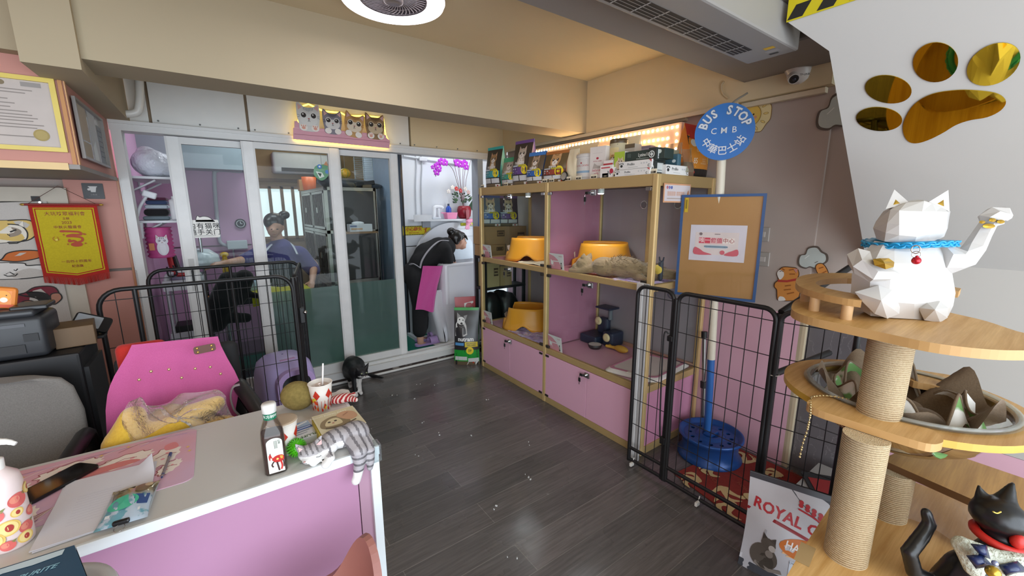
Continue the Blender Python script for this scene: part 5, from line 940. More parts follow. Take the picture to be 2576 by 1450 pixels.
shape([(10, 745), (60, 738), (90, 722), (135, 722), (150, 745), (140, 760), (60, 775), (20, 775)], K('7A2434', .7)); shape([(128, 742), (148, 738), (155, 752), (135, 766)], K('B5806A', .7)); shape([(45, 740), (80, 733), (110, 735), (125, 745), (122, 768), (108, 772), (95, 752), (60, 745)], K('22201F', .7), False); shape([(45, 775), (60, 758), (85, 757), (100, 775), (95, 795), (50, 795)], K('A9705A', .7)); g.disc(*px(60, 770), .012, K('EDE4D4')); g.disc(*px(62, 770), .007, K('2A1A10'))
g.warp(lambda v: (v.x, v.y + tz(v.x, v.z), v.z)); g.build('cloth')
for x in (-.80, -1.45): G(T).cyl((x, 3.572, 1.545), (x, 3.60, 1.545), .006, CHR).build('hook')
# door hanger sign on the glass
g = G(); c = at(515, 576, y=3.69); g.M = frame((c.x, 3.688, c.z), (1, 0, 0), (0, 0, 1)); sw = at(552, 578, y=3.688).x - c.x; sh = .063; g.prism(rr(-sw, -sh, sw, sh, .01), -.003, 0, K('E6E4DE', .4)); cat_ = smooth([(-.045, sh - .012), (-.04, sh + .015), (-.03, sh + .03), (-.02, sh + .02), (.0, sh + .025), (.03, sh + .02), (.055, sh - .002), (.065, sh - .014)], 4); g.prism(cat_, -.003, 0, K('E6E4DE', .4)); g.line(cat_ + cat_[:1], .004, K('2A2A2A')); g.text('内有猫咪', .044, 0, .018, K('1E1E1E'), sp=1.12, bold=.012); g.text('随手关门', .044, 0, -.026, K('1E1E1E'), sp=1.12, bold=.012); g.line([(-.06, -.05), (.06, -.05)], .002, K('3A3A3A')); g.one('door_sign', 'white cat shaped door sign with black writing on the glass', 'sign')
# ================================================================ cages, bus stop sign, wall stickers
def atp(px, py, P, n):
    r = at(px, py, d=1) - EYE; return EYE + r * ((V(P) - EYE).dot(V(n)) / r.dot(V(n)))
IRON = K('1C1B1C', .45, .1)
def cage_panel(T, a, b, zt, nv, nh, posts=(), z0=.02, rad=.011, door=False, cr=.05):
    a, b = V((*a[:2], 0)), V((*b[:2], 0)); L = (b - a).length; u = (b - a).normalized(); M = Matrix((u, V((0, 0, 1)), u.cross(V((0, 0, 1))))).transposed().to_4x4(); M = Tm(a.x, a.y, 0) @ M
    g = G(T); g.M = M; g.tube([(p[0], p[1], 0) for p in [(0, z0)] + arc(cr, zt - cr, cr, 180, 90, 6) + arc(L - cr, zt - cr, cr, 90, 0, 6) + [(L, z0)]], rad, IRON, 8); g.tube([(0, z0 + .01, 0), (L, z0 + .01, 0)], rad * .9, IRON, 8)
    if door: g.tube([(0, z0 + .085, 0), (L, z0 + .085, 0)], rad * .9, IRON, 8)
    for p in posts: g.tube([(p * L, z0, 0), (p * L, zt, 0)], rad * .9, IRON, 8)
    f = g.build('panel_frame'); g = G(f); g.M = M; r = .0021
    for i in range(1, nv): g.tube([(L * i / nv, z0, 0), (L * i / nv, zt - (0 if 1 < i < nv - 1 else .004), 0)], r, IRON, 5, False)
    for j in range(nh): z = z0 + .09 + (zt - z0 - .14) * j / (nh - 1) if nh > 1 else z0; g.tube([(0, z, 0), (L, z, 0)], r, IRON, 5, False)
    g.build('wire_mesh', kind='stuff'); return f
T = thing('pet_fence', 'black wire pet fence panels in front of the bus stop sign', 'fence', (1.87, 1.0, 0))
cage_panel(T, (1.868, 1.395), (1.872, 1.175), 1.085, 4, 7, door=True); cage_panel(T, (1.872, 1.15), (1.872, .70), 1.085, 8, 7, door=True); cage_panel(T, (1.875, .685), (1.925, .44), 1.085, 5, 7)
g = G(T); g.tube([(1.872, 1.162, .02), (1.872, 1.162, 1.05)], .014, IRON); g.tube([(1.885, .69, .02), (1.885, .69, 1.07)], .016, IRON); g.build('corner_post')
g = G(T); g.tube(smooth([(1.86, 1.185, .86), (1.85, 1.20, .87), (1.848, 1.205, .80), (1.852, 1.20, .5), (1.856, 1.19, .28), (1.862, 1.175, .25)], 5), .004, IRON, 6); g.box((1.862, 1.172, .84), (.03, .03, .03), IRON, .004); g.box((1.862, 1.172, .26), (.03, .03, .04), IRON, .004); g.build('door_latch')
for y in (1.36, .95): g = G(T); g.box((1.853, y, .015), (.03, .014, .022), K('E2DED6', .4), .003); g.tube([(1.862, y, .02), (1.872, y, .05)], .003, K('E2DED6')); g.build('fence_foot', label='white clip foot')
G(T).tube([(1.885, .69, .80), V((2.3, .62, .83))], .014, IRON, 8).build('brace_bar'); G(T).tube([(1.885, .69, 1.075), at(2165, 655, x=2.45)], .014, IRON, 8).build('brace_bar')
G(T).tube([(1.885 + .02 * math.cos(t * .5), .69 + .02 * math.sin(t * .5), .80) for t in range(13)], .002, K('D8D4CC'), 5).build('cable_tie', label='white cable tie')
T = thing('pet_fence', 'black wire pet pen around the purple litter box by the glass doors', 'fence', (0, 3.0, 0)); F = 2.73; fz = at(500, 712, y=F).z
cage_panel(T, (-.492, F), (.345, F), fz, 13, 5, ((at(351, 800, y=F).x + .492) / .837, (at(524, 790, y=F).x + .492) / .837), cr=.09)
cage_panel(T, (-.372, 3.40), (.495, 3.40), at(560, 670, y=3.4).z, 15, 5, (.5,), cr=.08); cage_panel(T, (.362, F + .02), (.49, 3.385), 1.11, 9, 5)
for x, y in ((.352, F + .005), (.37, F + .03)): G(T).tube([(x, y, .0), (x, y, 1.10)], .014, IRON).build('corner_post')
G(T).box((.385, F + .02, .86), (.03, .03, .10), IRON, .005).build('hinge_block'); G(T).ell((.40, F, .88), .012, CHR, 10, 8).build('latch_knob')
LAV = K('BDB0E4', .35, var=.03)
T = thing('hooded_litter_box', 'purple hooded litter box inside the black pet pen', 'litter box', (.27, 3.08, 0)); cx, cy = (at(640, 1000, y=3.08).x + at(780, 1000, y=3.08).x) / 2, 3.1; Mx = Tm(cx + .025, cy, .001) @ Matrix.Scale(1.1, 4) @ Matrix.Rotation(math.radians(10), 4, 'Z')
def se(a, b, z, n=48, p=3): return [(a * math.copysign(abs(math.cos(2 * PI * j / n)) ** (2 / p), math.cos(2 * PI * j / n)), b * math.copysign(abs(math.sin(2 * PI * j / n)) ** (2 / p), math.sin(2 * PI * j / n)), z) for j in range(n)]
g = G(T); g.M = Mx; g.rings([se(.14, .19, 0), se(.15, .20, .02), se(.165, .215, .17), se(.175, .225, .175), se(.175, .225, .19)], K('B3A6DC', .35), True); g.build('base_tray')
g = G(T); g.M = Mx; g.rings([se(.165, .215, .19), se(.16, .21, .25), se(.15, .195, .36), se(.135, .17, .425), se(.10, .12, .462), se(.05, .06, .474), se(.005, .005, .476)], LAV, False); g.build('hood')
g = G(T); op = rr(-.08, .14, .08, .40, .06, 6); g.M = Mx @ frame((.0, -.226, 0), (1, .0, 0), (0, .06, 1)); g.plate(rr(-.105, .11, .105, .43, .085, 8), [op], -.05, .02, K('C3A6DC', .35)); g.build('door_rim'); g = G(T); g.M = Mx @ frame((.0, -.226, 0), (1, .0, 0), (0, .06, 1)); g.z0 = .004; g.poly(op, K('17151A', .3)); g.build('opening_shade', label='dark sheet painted as the shade inside the opening')  # opaque dark sheet paints the shade inside the hood's opening
g = G(T); g.M = Mx; g.box((0, -.08, .463), (.09, .05, .012), K('C89AD0', .35), .006); g.build('carry_handle')
# bus stop
T = thing('bus_stop_sign', 'blue round bus stop sign on a cream and blue pole set in a wheel rim', 'sign', (2.34, 1.17, 0)); pb, pt_ = V((2.343, 1.18, .14)), V((2.262, 1.21, 1.93)); nrm = V((-.935, -.355, 0)).normalized(); hr = V((-nrm.y, nrm.x, 0)); hr = hr if hr.y < 0 else -hr
BLU = K('2C62A6', .4, var=.04); CRM = K('D9D0BC', .45)
mid = pb.lerp(pt_, (.62 - .14) / 1.79); G(T).cyl(pb, mid, .021, BLU).build('lower_pole', label='blue lower pole'); G(T).cyl(mid, pt_, .0225, CRM).build('upper_pole', label='cream upper pole')
RIM = K('1F4E92', .35, .2, var=.15, nsc=8)
g = G(T); g.M = Tm(2.335, 1.155, 0); g.lathe([(.150, .0), (.178, .0), (.183, .012), (.168, .03), (.158, .05), (.158, .10), (.168, .125), (.183, .142), (.182, .156), (.172, .155), (.160, .138), (.148, .132)], RIM, 56, cap=False); g.build('rim_barrel')
g = G(T); g.M = Tm(2.335, 1.155, 0); hs = [[(.115 * math.cos(2 * PI * k / 12) + .0125 * math.cos(2 * PI * j / 10), .115 * math.sin(2 * PI * k / 12) + .0125 * math.sin(2 * PI * j / 10)) for j in range(10)] for k in range(12)]
g.plate(arc(0, 0, .15, 0, 354, 59), hs, .126, .134, RIM); g.lathe([(.085, .134), (.07, .146), (.05, .146), (.04, .138), (0, .138)], RIM, 40); g.box((.0, 0, .145), (.09, .05, .02), RIM, .004); g.lathe([(.15, .02), (0, .021)], K('0C1016'), cap=False); g.build('rim_disc')
DP = pt_ + nrm * .028; Dm = frame(DP, hr, (0, 0, 1)); dc = atp(1821, 332, DP, nrm); rad_ = (atp(1896, 332, DP, nrm) - atp(1746, 332, DP, nrm)).length / 2; Dm = frame(dc, hr, (0, 0, 1))
g = G(T); g.M = Dm; g.prism(arc(0, 0, rad_, 0, 354, 59), -.006, .0, K('3A78C0', .35, var=.03)); g.z0 = .0006; WT = K('D9DFE4', .5); DG = K('6E7680', .5)
def arctext(s, r_, a0, a1, size, flip, m, bold=0, **k):
    for i, ch in enumerate(s):
        a = a0 + (a1 - a0) * i / (len(s) - 1)
        if ch != ' ': g.text(ch, size, r_ * math.cos(math.radians(a)), r_ * math.sin(math.radians(a)), m, rot=a - 90 if not flip else a + 90, bold=bold, **k)
arctext('BUS STOP', rad_ * .74, 160, 20, rad_ * .42, False, DG, .06, sx=.85); arctext('BUS STOP', rad_ * .74, 160, 20, rad_ * .42, False, WT, .03, sx=.85)
for i, ch in enumerate('CMB'): g.text(ch, rad_ * .30, (i - 1) * rad_ * .34, rad_ * .04, WT, bold=.008)
arctext('中華巴士站', rad_ * .68, 212, 328, rad_ * .34, True, WT, .015); g.build('sign_disc')
G(T).tube(smooth([tuple(pt_ + V((0, 0, -.02))), tuple(pt_ + V((.02, -.01, .10))), tuple(pt_ + V((.10, -.06, .17)))], 6), .005, K('8A8478'), 6).build('wire')
BP = pb.lerp(pt_, .66) + nrm * .03; cs = [atp(x, y, BP, nrm) for x, y in ((1713, 497), (1921, 487), (1901, 755), (1706, 741))]; bc = sum(cs, V()) / 4; bw = ((cs[1] - cs[0]).length + (cs[2] - cs[3]).length) / 4; bh = ((cs[0] - cs[3]).length + (cs[1] - cs[2]).length) / 4; Bm = frame(bc, hr, (0, 0, 1))
g = G(T); g.M = Bm; q = N('brown_board'); n1 = q.noise(3, 4); n2 = q.noise(26, 4, q.mapping(sc=(1, 3, 1))); q.bs(Base_Color=q.mix(n1, '9A7444', 'B08A58'), Roughness=.18, Coat_Weight=.5, Normal=q.bump(n2, .15, .003)); g.box((0, 0, -.004), (2 * bw, 2 * bh, .008), q.m, .001); g.build('notice_board', label='brown notice board')
g = G(T); g.M = Bm; t = .007; g.plate([(-bw - t, -bh - t), (bw + t, -bh - t), (bw + t, bh + t), (-bw - t, bh + t)], [[(-bw + t, -bh + t), (bw - t, -bh + t), (bw - t, bh - t), (-bw + t, bh - t)]], -.01, .006, K('2F5484', .4)); g.build('board_frame', label='blue frame'); g = G(T); g.M = Bm; g.box((-bw + .022, bh - .05, .005), (.018, .08, .002), K('CDAE28', .4)); g.box((-bw + .022, bh - .045, .007), (.008, .05, .002), K('8A7420', .4)); g.build('yellow_tag', label='yellow plastic tag')
T = thing('clinic_notice', 'white notice with pink lettering pinned to the brown notice board', 'notice', tuple(bc)); g = G(T); sc = [atp(x, y, BP, nrm) for x, y in ((1736, 567), (1878, 568), (1874, 659), (1735, 655))]; pc = sum(sc, V()) / 4; pw, ph = (sc[1] - sc[0]).length / 2, (sc[0] - sc[3]).length / 2; g.M = frame(pc + nrm * .0012, hr, (0, 0, 1)); g.prism([(-pw, -ph), (pw, -ph), (pw, ph), (-pw, ph)], 0, .0006, K('CFCBD2', .3)); g.z0 = .0008
g.rect(-pw * .8, -ph * .65, pw * .75, ph * .6, K('D6CAC6', .3)); 
for i, (ch, bg, fc) in enumerate((('唯', 'C9485A', 'E8D6D2'), ('一', 'C9485A', 'E8D6D2'), ('偏', 'DDA8A8', 'B5485A'), ('值', 'DDA8A8', 'B5485A'), ('中', 'E4DAD2', '9A4A4A'), ('心', 'E4DAD2', '9A4A4A'))):
    x = (-.56 + .215 * i) * pw; g.rect(x - .1 * pw, -.02 * ph, x + .1 * pw, .3 * ph, K(bg, .3)); g.text(ch, .2 * pw, x, .14 * ph, K(fc, .3), bold=.01)
g.poly(rr(-.45 * pw, -.27 * ph, .4 * pw, -.12 * ph, .012), K('A9C0CE', .3)); g.line([(-.3 * pw, -.2 * ph), (.3 * pw, -.2 * ph)], .003, K('6A7A88')); g.poly(smooth([(-.8 * pw, -.65 * ph), (-.8 * pw, -.25 * ph), (-.6 * pw, -.35 * ph), (-.45 * pw, -.5 * ph), (-.2 * pw, -.6 * ph), (-.2 * pw, -.65 * ph)], 3, True), K('C9606C', .3)); g.poly(smooth([(.3 * pw, -.65 * ph), (.4 * pw, -.5 * ph), (.55 * pw, -.4 * ph), (.75 * pw, -.3 * ph), (.75 * pw, -.65 * ph)], 3, True), K('C9606C', .3)); g.disc(.22 * pw, -.5 * ph, .012, K('C9606C')); g.disc(-.6 * pw, .5 * ph, .008, K('7A6A6A')); g.line([(-.1 * pw, .5 * ph), (.1 * pw, .5 * ph)], .004, K('8A7A7A')); g.build('sheet')
# rug, steel pole
q = N('red_rug'); n1 = q.noise(60, 2); q.bs(Base_Color=q.mix(n1, '7A241C', '8E2E24'), Roughness=.95); RUG = q.m
g = G(); rg = [(2.0, 1.10), (2.36, 1.14), (2.56, .98), (2.54, .66), (1.92, .715)]; g.M = Tm(0, 0, .001); g.prism([(1.99, 1.17), (2.55, 1.10), (2.55, .72), (1.91, .735)][::-1], 0, .005, RUG); g.z0 = .0055; CR_ = K('C9AE7C', .9); r = random.Random(9)
for cx, cy, s, a in ((2.03, 1.05, .07, 20), (2.10, .93, .09, 140), (2.0, .83, .08, 60), (2.3, .86, .08, 200), (2.42, 1.0, .09, 300), (2.2, 1.06, .06, 80), (2.45, .80, .06, 30), (2.17, .79, .06, 100)):
    for k in range(3):
        t = math.radians(a + k * 50); b0 = (cx + .3 * s * math.cos(t), cy + .3 * s * math.sin(t)); b1 = (cx + s * math.cos(t + .5), cy + s * math.sin(t + .5)); b2 = (cx + 1.2 * s * math.cos(t + 1.1), cy + 1.2 * s * math.sin(t + 1.1)); g.line(smooth([(cx, cy), b0, b1, b2], 5), [.006, .02, .03, .034, .036, .034, .03, .026, .02, .024, .028, .026, .02, .014, .008, .004], CR_)
    g.disc(cx, cy, s * .22, CR_, s * .16, a); g.text('HOM', .035, cx + .09, cy - .05, K('9A4A34', .9), rot=60)
g.one('rug', 'red rug with cream leaf pattern under the wheel rim', 'rug')
T = thing('telescopic_pole', 'grey telescopic steel pole leaning on the cabinet side by the wheel rim', 'pole', (2.2, 1.3, 0)); a, b = at(1760, 845, y=1.345), V((2.49, 1.28, .01)); a = at(1772, 840, y=1.35); ST = K('8A8884', .3, .8); G(T).cyl(b, b.lerp(a, .5), .016, ST).build('outer_tube'); G(T).cyl(b.lerp(a, .5), a, .012, ST).build('inner_tube'); G(T).cyl(b.lerp(a, .48), b.lerp(a, .54), .021, K('1A1A1A')).build('clamp'); G(T).cyl(b.lerp(a, .96), b.lerp(a, 1.02), .019, K('1A1A1A')).build('end_cap')
# stickers on the wall
def wallsticker(name, lab, cx, cy, draw, cat='wall sticker'):
    p = at(cx, cy, x=XR - .004); g = G(); g.M = frame(p, (0, -1, 0), (0, 0, 1)); draw(g, p); return g.one(name, lab, cat)
def W2(p): return lambda x, y: (lambda q_: (p.y - q_.y, q_.z - p.z))(at(x, y, x=XR - .004))
YS_ = K('E3C878', .6)
def d_sun(g, p):
    o = smooth([(.115 * (1 if k % 2 else .98) * math.cos(2 * PI * k / 20), .115 * (1 if k % 2 else .86) * math.sin(2 * PI * k / 20)) for k in range(20)], 4, True); g.prism(o, -.003, 0, K('E8D6A0', .6)); g.line(o + o[:1], .004, K('8A6A3A')); g.z0 = .0004
    for k in range(12): t = 2 * PI * k / 12; g.disc(.085 * math.cos(t), .085 * math.sin(t), .006, K('A8843C'), .014, math.degrees(t) + 90); g.disc(.085 * math.cos(t), .085 * math.sin(t), .004, K('EBD080'), .011, math.degrees(t) + 90)
    g.disc(0, 0, .062, K('A8843C')); g.disc(0, 0, .058, K('E8C25A')); 
    for k in (-1, 1): g.disc(k * .02, .005, .005, K('4A3420')); g.disc(k * .032, -.012, .008, K('E09A7A'))
    g.line([(-.012, -.012), (0, -.02), (.012, -.012)], .003, K('4A3420'))
wallsticker('sun_sticker', 'yellow smiling sun sticker on the wall behind the bus stop disc', 1887, 292, d_sun)
def d_cloud(s):
    def f(g, p):
        c_ = [(-.06, -.02), (-.055, .015), (-.03, .025), (-.02, .06), (.02, .07), (.045, .045), (.07, .03), (.075, -.005), (.05, -.03), (.03, -.05), (.0, -.045), (-.02, -.055), (-.05, -.045)]; o = smooth([(x * s, y * s) for x, y in c_], 4, True); g.prism([(x * 1.06, y * 1.06) for x, y in o], -.003, 0, K('5A5048', .6)); g.z0 = .0004; g.poly([(x * .92, y * .92) for x, y in o], K('B9C2BE', .6)); g.line([(-.03 * s, .0), (-.01 * s, .02 * s)], .003, K('E6EAE6')); g.line([(.02 * s, -.02 * s), (.035 * s, -.01 * s)], .003, K('5A5048'))
    return f
wallsticker('cloud_sticker', 'large grey cloud sticker high on the wall beside the white stair panel', 2105, 284, d_cloud(1.35)); wallsticker('cloud_sticker', 'small grey cloud sticker above the ginger cat sticker', 2040, 652, d_cloud(.95))
def d_cat(g, p):
    w = W2(p); L = K('4A2E1A', .6); OR = K('D08A42', .6)
    o = smooth([w(*a) for a in ((1950, 712), (1948, 722), (1954, 730), (1955, 748), (1960, 756), (2000, 756), (2012, 740), (2012, 715), (2006, 704), (2010, 690), (2005, 676), (1990, 673), (1972, 672), (1962, 678), (1955, 690), (1958, 704))], 4, True); g.prism(o, -.003, 0, OR); g.line(o + o[:1], .004, L); g.z0 = .0004
    g.poly(smooth([w(*a) for a in ((1955, 690), (1960, 680), (1970, 682), (1972, 694), (1962, 704))], 3, True), K('E4DED6', .6)); g.line([w(1957, 707), w(1980, 708), w(2006, 703)], .012, K('B03A34', .6))
    for a, b in (((1985, 680), (1998, 678)), ((1986, 690), (2000, 690)), ((1975, 720), (1990, 718)), ((1972, 730), (1990, 728)), ((1980, 740), (1998, 736)), ((1968, 676), (1974, 680))): g.line([w(*a), w(*b)], .006, K('9A5A24', .6))
    g.poly([w(1996, 677), w(2008, 676), w(2004, 688)], K('C98A7A')); g.poly(smooth([w(*a) for a in ((1958, 752), (1962, 746), (1972, 748), (1976, 756), (1960, 757))], 3, True), K('E4DED6', .6)); g.line([w(1962, 684), w(1967, 681), w(1971, 684)], .003, L)
    t = smooth([w(*a) for a in ((2052, 672), (2058, 664), (2070, 664), (2080, 676), (2085, 692), (2078, 702), (2066, 696), (2056, 686))], 4, True); g.poly(t, OR); g.line(t + t[:1], .004, L); g.line([w(2060, 676), w(2072, 672)], .006, K('9A5A24')); g.line([w(2068, 688), w(2080, 682)], .006, K('9A5A24'))
wallsticker('cat_sticker', 'ginger cat wall sticker with a red collar beside the cat tree', 1985, 715, d_cat)
for y_, lab in ((590, 'white wall plate beside the notice board, the upper one'), (652, 'white wall plate beside the notice board, the lower one')):
    p = at(1920, y_, x=XR); g = G(); g.box((XR - .005, p.y, p.z), (.01, .07, .08), K('A8A29C', .5), .003); g.box((XR - .0105, p.y, p.z), (.004, .03, .03), K('BDB6B0', .5), .002); g.one('wall_plate', lab, 'wall plate')
# trunking, wires, camera, air unit
g = G(); TR = K('D9CDB4', .5)
for z, d in ((2.165, .018), (2.125, .026), (2.07, .034)): g.b2((XR - d, .86, z), (XR, 1.27, z + .028), TR, .003)
g.b2((XR - .075, 1.27, 2.072), (XR - .06, 3.6, 2.098), TR, .003); g.b2((XR - .03, 1.62, 2.062), (XR, 3.25, 2.08), K('B9AA8E')); g.one('cable_trunking', 'cream cable trunking strips along the top of the right wall', 'trunking')
g = G(); p = [at(*a, x=2.5) for a in ((1822, 205), (1815, 215), (1818, 235), (1832, 248))]; g.tube(smooth([tuple(v) for v in p], 6), .006, K('CDBB98'), 6); g.one('cable_loop', 'loose cream cable loop above the bus stop disc', 'cable')
T = thing('security_camera', 'white dome security camera under the ceiling ledge', 'camera', tuple(at(2015, 170, y=.98))); c = at(2012, 180, y=.98); g = G(T); g.M = Tm(c.x, c.y, 0); z1 = 2.2; g.lathe([(0, c.z + .05), (.055, c.z + .05), (.06, z1 - .002), (0, z1 - .002)], K('B9B2AA', .4)); g.build('mount'); g = G(T); g.M = Tm(*c) @ R('Z', 30) @ R('X', -18); g.lathe([(.058, .055), (.062, .03), (.055, -.015), (.038, -.052), (.02, -.064), (0, -.066)], K('D8D3CC', .35), 32); k0 = len(g.v); g.build('dome')
g = G(T); lc = at(1996, 197, y=.93); ax = (EYE + V((-.3, .4, -.4)) - lc).normalized(); ax = V((-.62, -.5, -.6)).normalized(); g.cyl(lc - ax * .02, lc + ax * .010, .024, K('C9C3BC', .4)); g.cyl(lc + ax * .010, lc + ax * .012, .02, K('17161A', .15)); g.ell(lc + ax * .012, .009, K('2A2A34', .05), 10, 8); g.build('lens'); g = G(T); g.M = frame(at(2025, 187, y=.915), (.8, -.6, .1), (0, .2, 1)); g.text('TP-LINK', .014, 0, 0, K('55504C'), bold=.02); g.build('lettering')
T = thing('air_curtain', 'long grey white air unit hanging under the low ceiling at the top', 'air conditioner', (1.3, .84, 2.06)); AC = K('85817D', .5, var=.02); g = G(T); g.b2((.2, .72, 2.075), (1.83, .905, 2.2), AC, .008); g.build('casing')
g = G(T); g.M = frame((0, 0, 2.0745), (1, 0, 0), (0, -1, 0)); g.rect(.25, -.885, 1.68, -.815, K('2A2624', .6))
for i in range(16): g.rect(.26 + i * .09, -.885, .266 + i * .09, -.815, K('9C9894'))
for j in range(4): g.rect(.25, -.872 + j * .014, 1.68, -.869 + j * .014, K('7A7672'))
g.build('grille'); g = G(T); g.M = frame((0, 0, 2.0745), (1, 0, 0), (0, -1, 0)); g.rect(1.70, -.79, 1.725, -.755, K('C29A28', .5)); g.rect(1.735, -.80, 1.765, -.755, K('8F8C8A')); g.rect(1.775, -.80, 1.79, -.77, K('3A3836')); g.build('rating_label', label='yellow and grey labels')
g = G(T); g.b2((1.84, .66, 2.12), (1.87, .90, 2.19), K('5F5C5A', .5), .003); g.b2((1.83, .78, 2.1), (1.9, .83, 2.2), K('6E6A68', .5), .003); g.build('bracket')
# head-bump warning and paw shaped mirrors on the stair soffit
T = thing('warning_sign', 'yellow and black striped head warning sign on the stair edge', 'sign', (1.655, .1, 2.125)); g = G(T); g.M = frame((1.655, .70, 2.122), (0, -1, 0), (0, 0, 1)); g.prism([(0, 0), (1.2, 0), (1.2, .22), (0, .22)], -.004, 0, K('CDBE1A', .4)); g.z0 = .0004
for k in range(14): x = .002 + k * .085; g.poly([(x, .004), (x + .045, .004), (x + .068, .045), (x + .023, .045)], K('1E1D1A', .45))
g.text('小心碰头', .1, .6, .13, K('1E1D1A'), bold=.02); g.build('board')
P0 = V((1.762, .6, 2.026)); sd = V((.838, 0, -.816)).normalized(); nn = V((0, -1, 0)).cross(sd); nn = nn if nn.z < 0 else -nn
Mir = frame(P0 + nn * .0015, (0, -1, 0), -sd) if V((0, -1, 0)).cross(-sd).dot(nn) > 0 else frame(P0 + nn * .0015, (0, 1, 0), -sd); inv = Mir.inverted()
q = N('gold_mirror'); q.bs(Base_Color=lin('E6C03C'), Metallic=1.0, Roughness=.03, Normal=q.bump(q.noise(2, 1), .02, .01)); GM = q.m
T = thing('paw_mirror', 'gold mirror paw print on the sloping white stair panel', 'mirror', tuple(P0)); 
def pxm(x, y): v = inv @ atp(x, y, P0 + nn * .0015, nn); return (v.x, v.y)
def toe(cx, cy, rx, ry, rot): a = math.radians(rot); return [pxm(cx + rx * math.cos(t) * math.cos(a) - ry * math.sin(t) * math.sin(a), cy + rx * math.cos(t) * math.sin(a) + ry * math.sin(t) * math.cos(a)) for t in (2 * PI * k / 36 for k in range(36))]
for t in ((2354, 156, 57, 50, -8), (2500, 161, 72, 48, -28), (2235, 224, 59, 35, 8), (2212, 299, 58, 30, 4)): g = G(T); g.M = Mir; g.prism(toe(*t), 0, .002, GM); g.build('toe_pad')
g = G(T); g.M = Mir; g.prism(smooth([pxm(*a) for a in ((2284, 354), (2272, 330), (2276, 300), (2300, 262), (2345, 236), (2410, 226), (2470, 228), (2512, 236), (2531, 255), (2518, 277), (2484, 294), (2440, 302), (2405, 314), (2372, 334), (2335, 352), (2305, 360))], 4, True), 0, .002, GM); g.build('palm_pad')
T = thing('doormat', 'black doormat with a red middle on the marble step', 'mat', (2.4, .5, .13)); g = G(T); g.M = Tm(2.40, .46, .1305) @ R('Z', -55); g.prism(rr(-.2, -.11, .2, .11, .01), 0, .006, K('242426', .9)); g.build('mat_edge'); g = G(T); g.M = Tm(2.40, .46, .1305) @ R('Z', -55); g.prism(rr(-.18, -.062, .18, .062, .004), 0, .008, K('8A2424', .95)); g.build('red_middle')
# ================================================================ cat tree, lucky cat, black cat ornament, food bag in front
OAK = wood('oak_laminate', 'DDB478', 'B88A4C', 1.0, (0, 0, .5)); OAKE = K('C49A62', .5, var=.05)
q = N('sisal_rope'); sx = q.n('ShaderNodeSeparateXYZ'); q.t.links.new(q.obj(), sx.inputs[0]); wv = q.n('ShaderNodeTexWave', bands_direction='Z', _Scale=50.0, _Distortion=1.0, _Detail=3.0, _Detail_Scale=8.0); q.t.links.new(q.obj(), wv.inputs[0]); n1 = q.noise(160, 3)
q.bs(Base_Color=q.mix(n1, q.mix(wv.outputs[1], '9A7B52', 'D9C196'), 'E4D0AC'), Roughness=.95, Normal=q.bump(wv.outputs[1], .9, .006)); SIS = q.m
ZT_, ZM, ZB = 1.185, .925, .53
T = thing('cat_tree', 'oak cat tree with sisal posts and a clear bowl bed at the right', 'cat tree', (1.5, .25, 0))
topo = [at(*a, z=ZT_) for a in ((1992, 768), (1996, 782), (2033, 797), (2112, 815), (2214, 836), (2340, 862), (2470, 878), (2576, 882), (2680, 876), (2720, 860), (2680, 850), (2576, 838), (2480, 808), (2395, 788), (2300, 766), (2200, 750), (2110, 742), (2040, 744), (2005, 754))]
g = G(T); g.prism(smooth([(p.x, p.y) for p in topo], 5, True), ZT_ - .024, ZT_, OAK, OAKE); g.build('top_platform')
zr = ZT_ + .062; ro = [at(*a, z=zr) for a in ((2168, 757), (2120, 750), (2060, 737), (2012, 721), (2002, 706), (2012, 696), (2045, 689), (2100, 687), (2160, 689), (2260, 699), (2340, 711), (2418, 726))]; ri = [at(*a, z=zr) for a in ((2412, 734), (2330, 721), (2250, 711), (2160, 702), (2110, 701), (2070, 704), (2052, 711), (2065, 721), (2110, 732), (2168, 741))]
g = G(T); a = smooth([(p.x, p.y) for p in ro], 4); b = smooth([(p.x, p.y) for p in ri], 4); g.plate(a + b, [], zr - .02, zr, OAK, OAKE); g.build('guard_rail')
for px_, py_ in ((2020, 762), (2043, 786), (2124, 808), (2300, 765)): p = at(px_, py_ - 3, z=ZT_); G(T).cyl((p.x + .012, p.y, ZT_), (p.x + .012, p.y, zr - .02), .014, K('C9A273', .5)).build('dowel')
PU = (1.478, .265); PL = (1.353, .258); PBk = (1.66, .236)
for (x, y), a, b, lb in ((PU, ZM, ZT_ - .024, 0), (PL, ZB, ZM - .022, 0), (PBk, ZB, .69, 0)):
    g = G(T); g.lathe([(.050, a), (.050, b)], SIS, 36, c=(x, y, 0)); g.build('sisal_post')
BC, BR = V((1.712, .262, ZM)), .232
oo = [at(*a, z=ZM) for a in ((1995, 950), (2008, 928), (2050, 914), (2110, 910), (2180, 914), (2250, 922), (2310, 930))]
ring = arc(BC.x, BC.y, .30, 0, 356, 60); g = G(T); g.plate([(x - .005, y + .01) for x, y in ring], [arc(BC.x, BC.y, BR, 0, 356, 60)], ZM - .022, ZM - .002, OAK, K('C9A23A', .35)); g.build('bowl_ring')
def blade(pts, z, nm='arm'): g = G(T); c_ = [at(*a, z=z) for a in pts]; g.prism(smooth([(p.x, p.y) for p in c_], 4, True), z - .022, z, OAK, OAKE); g.build(nm)
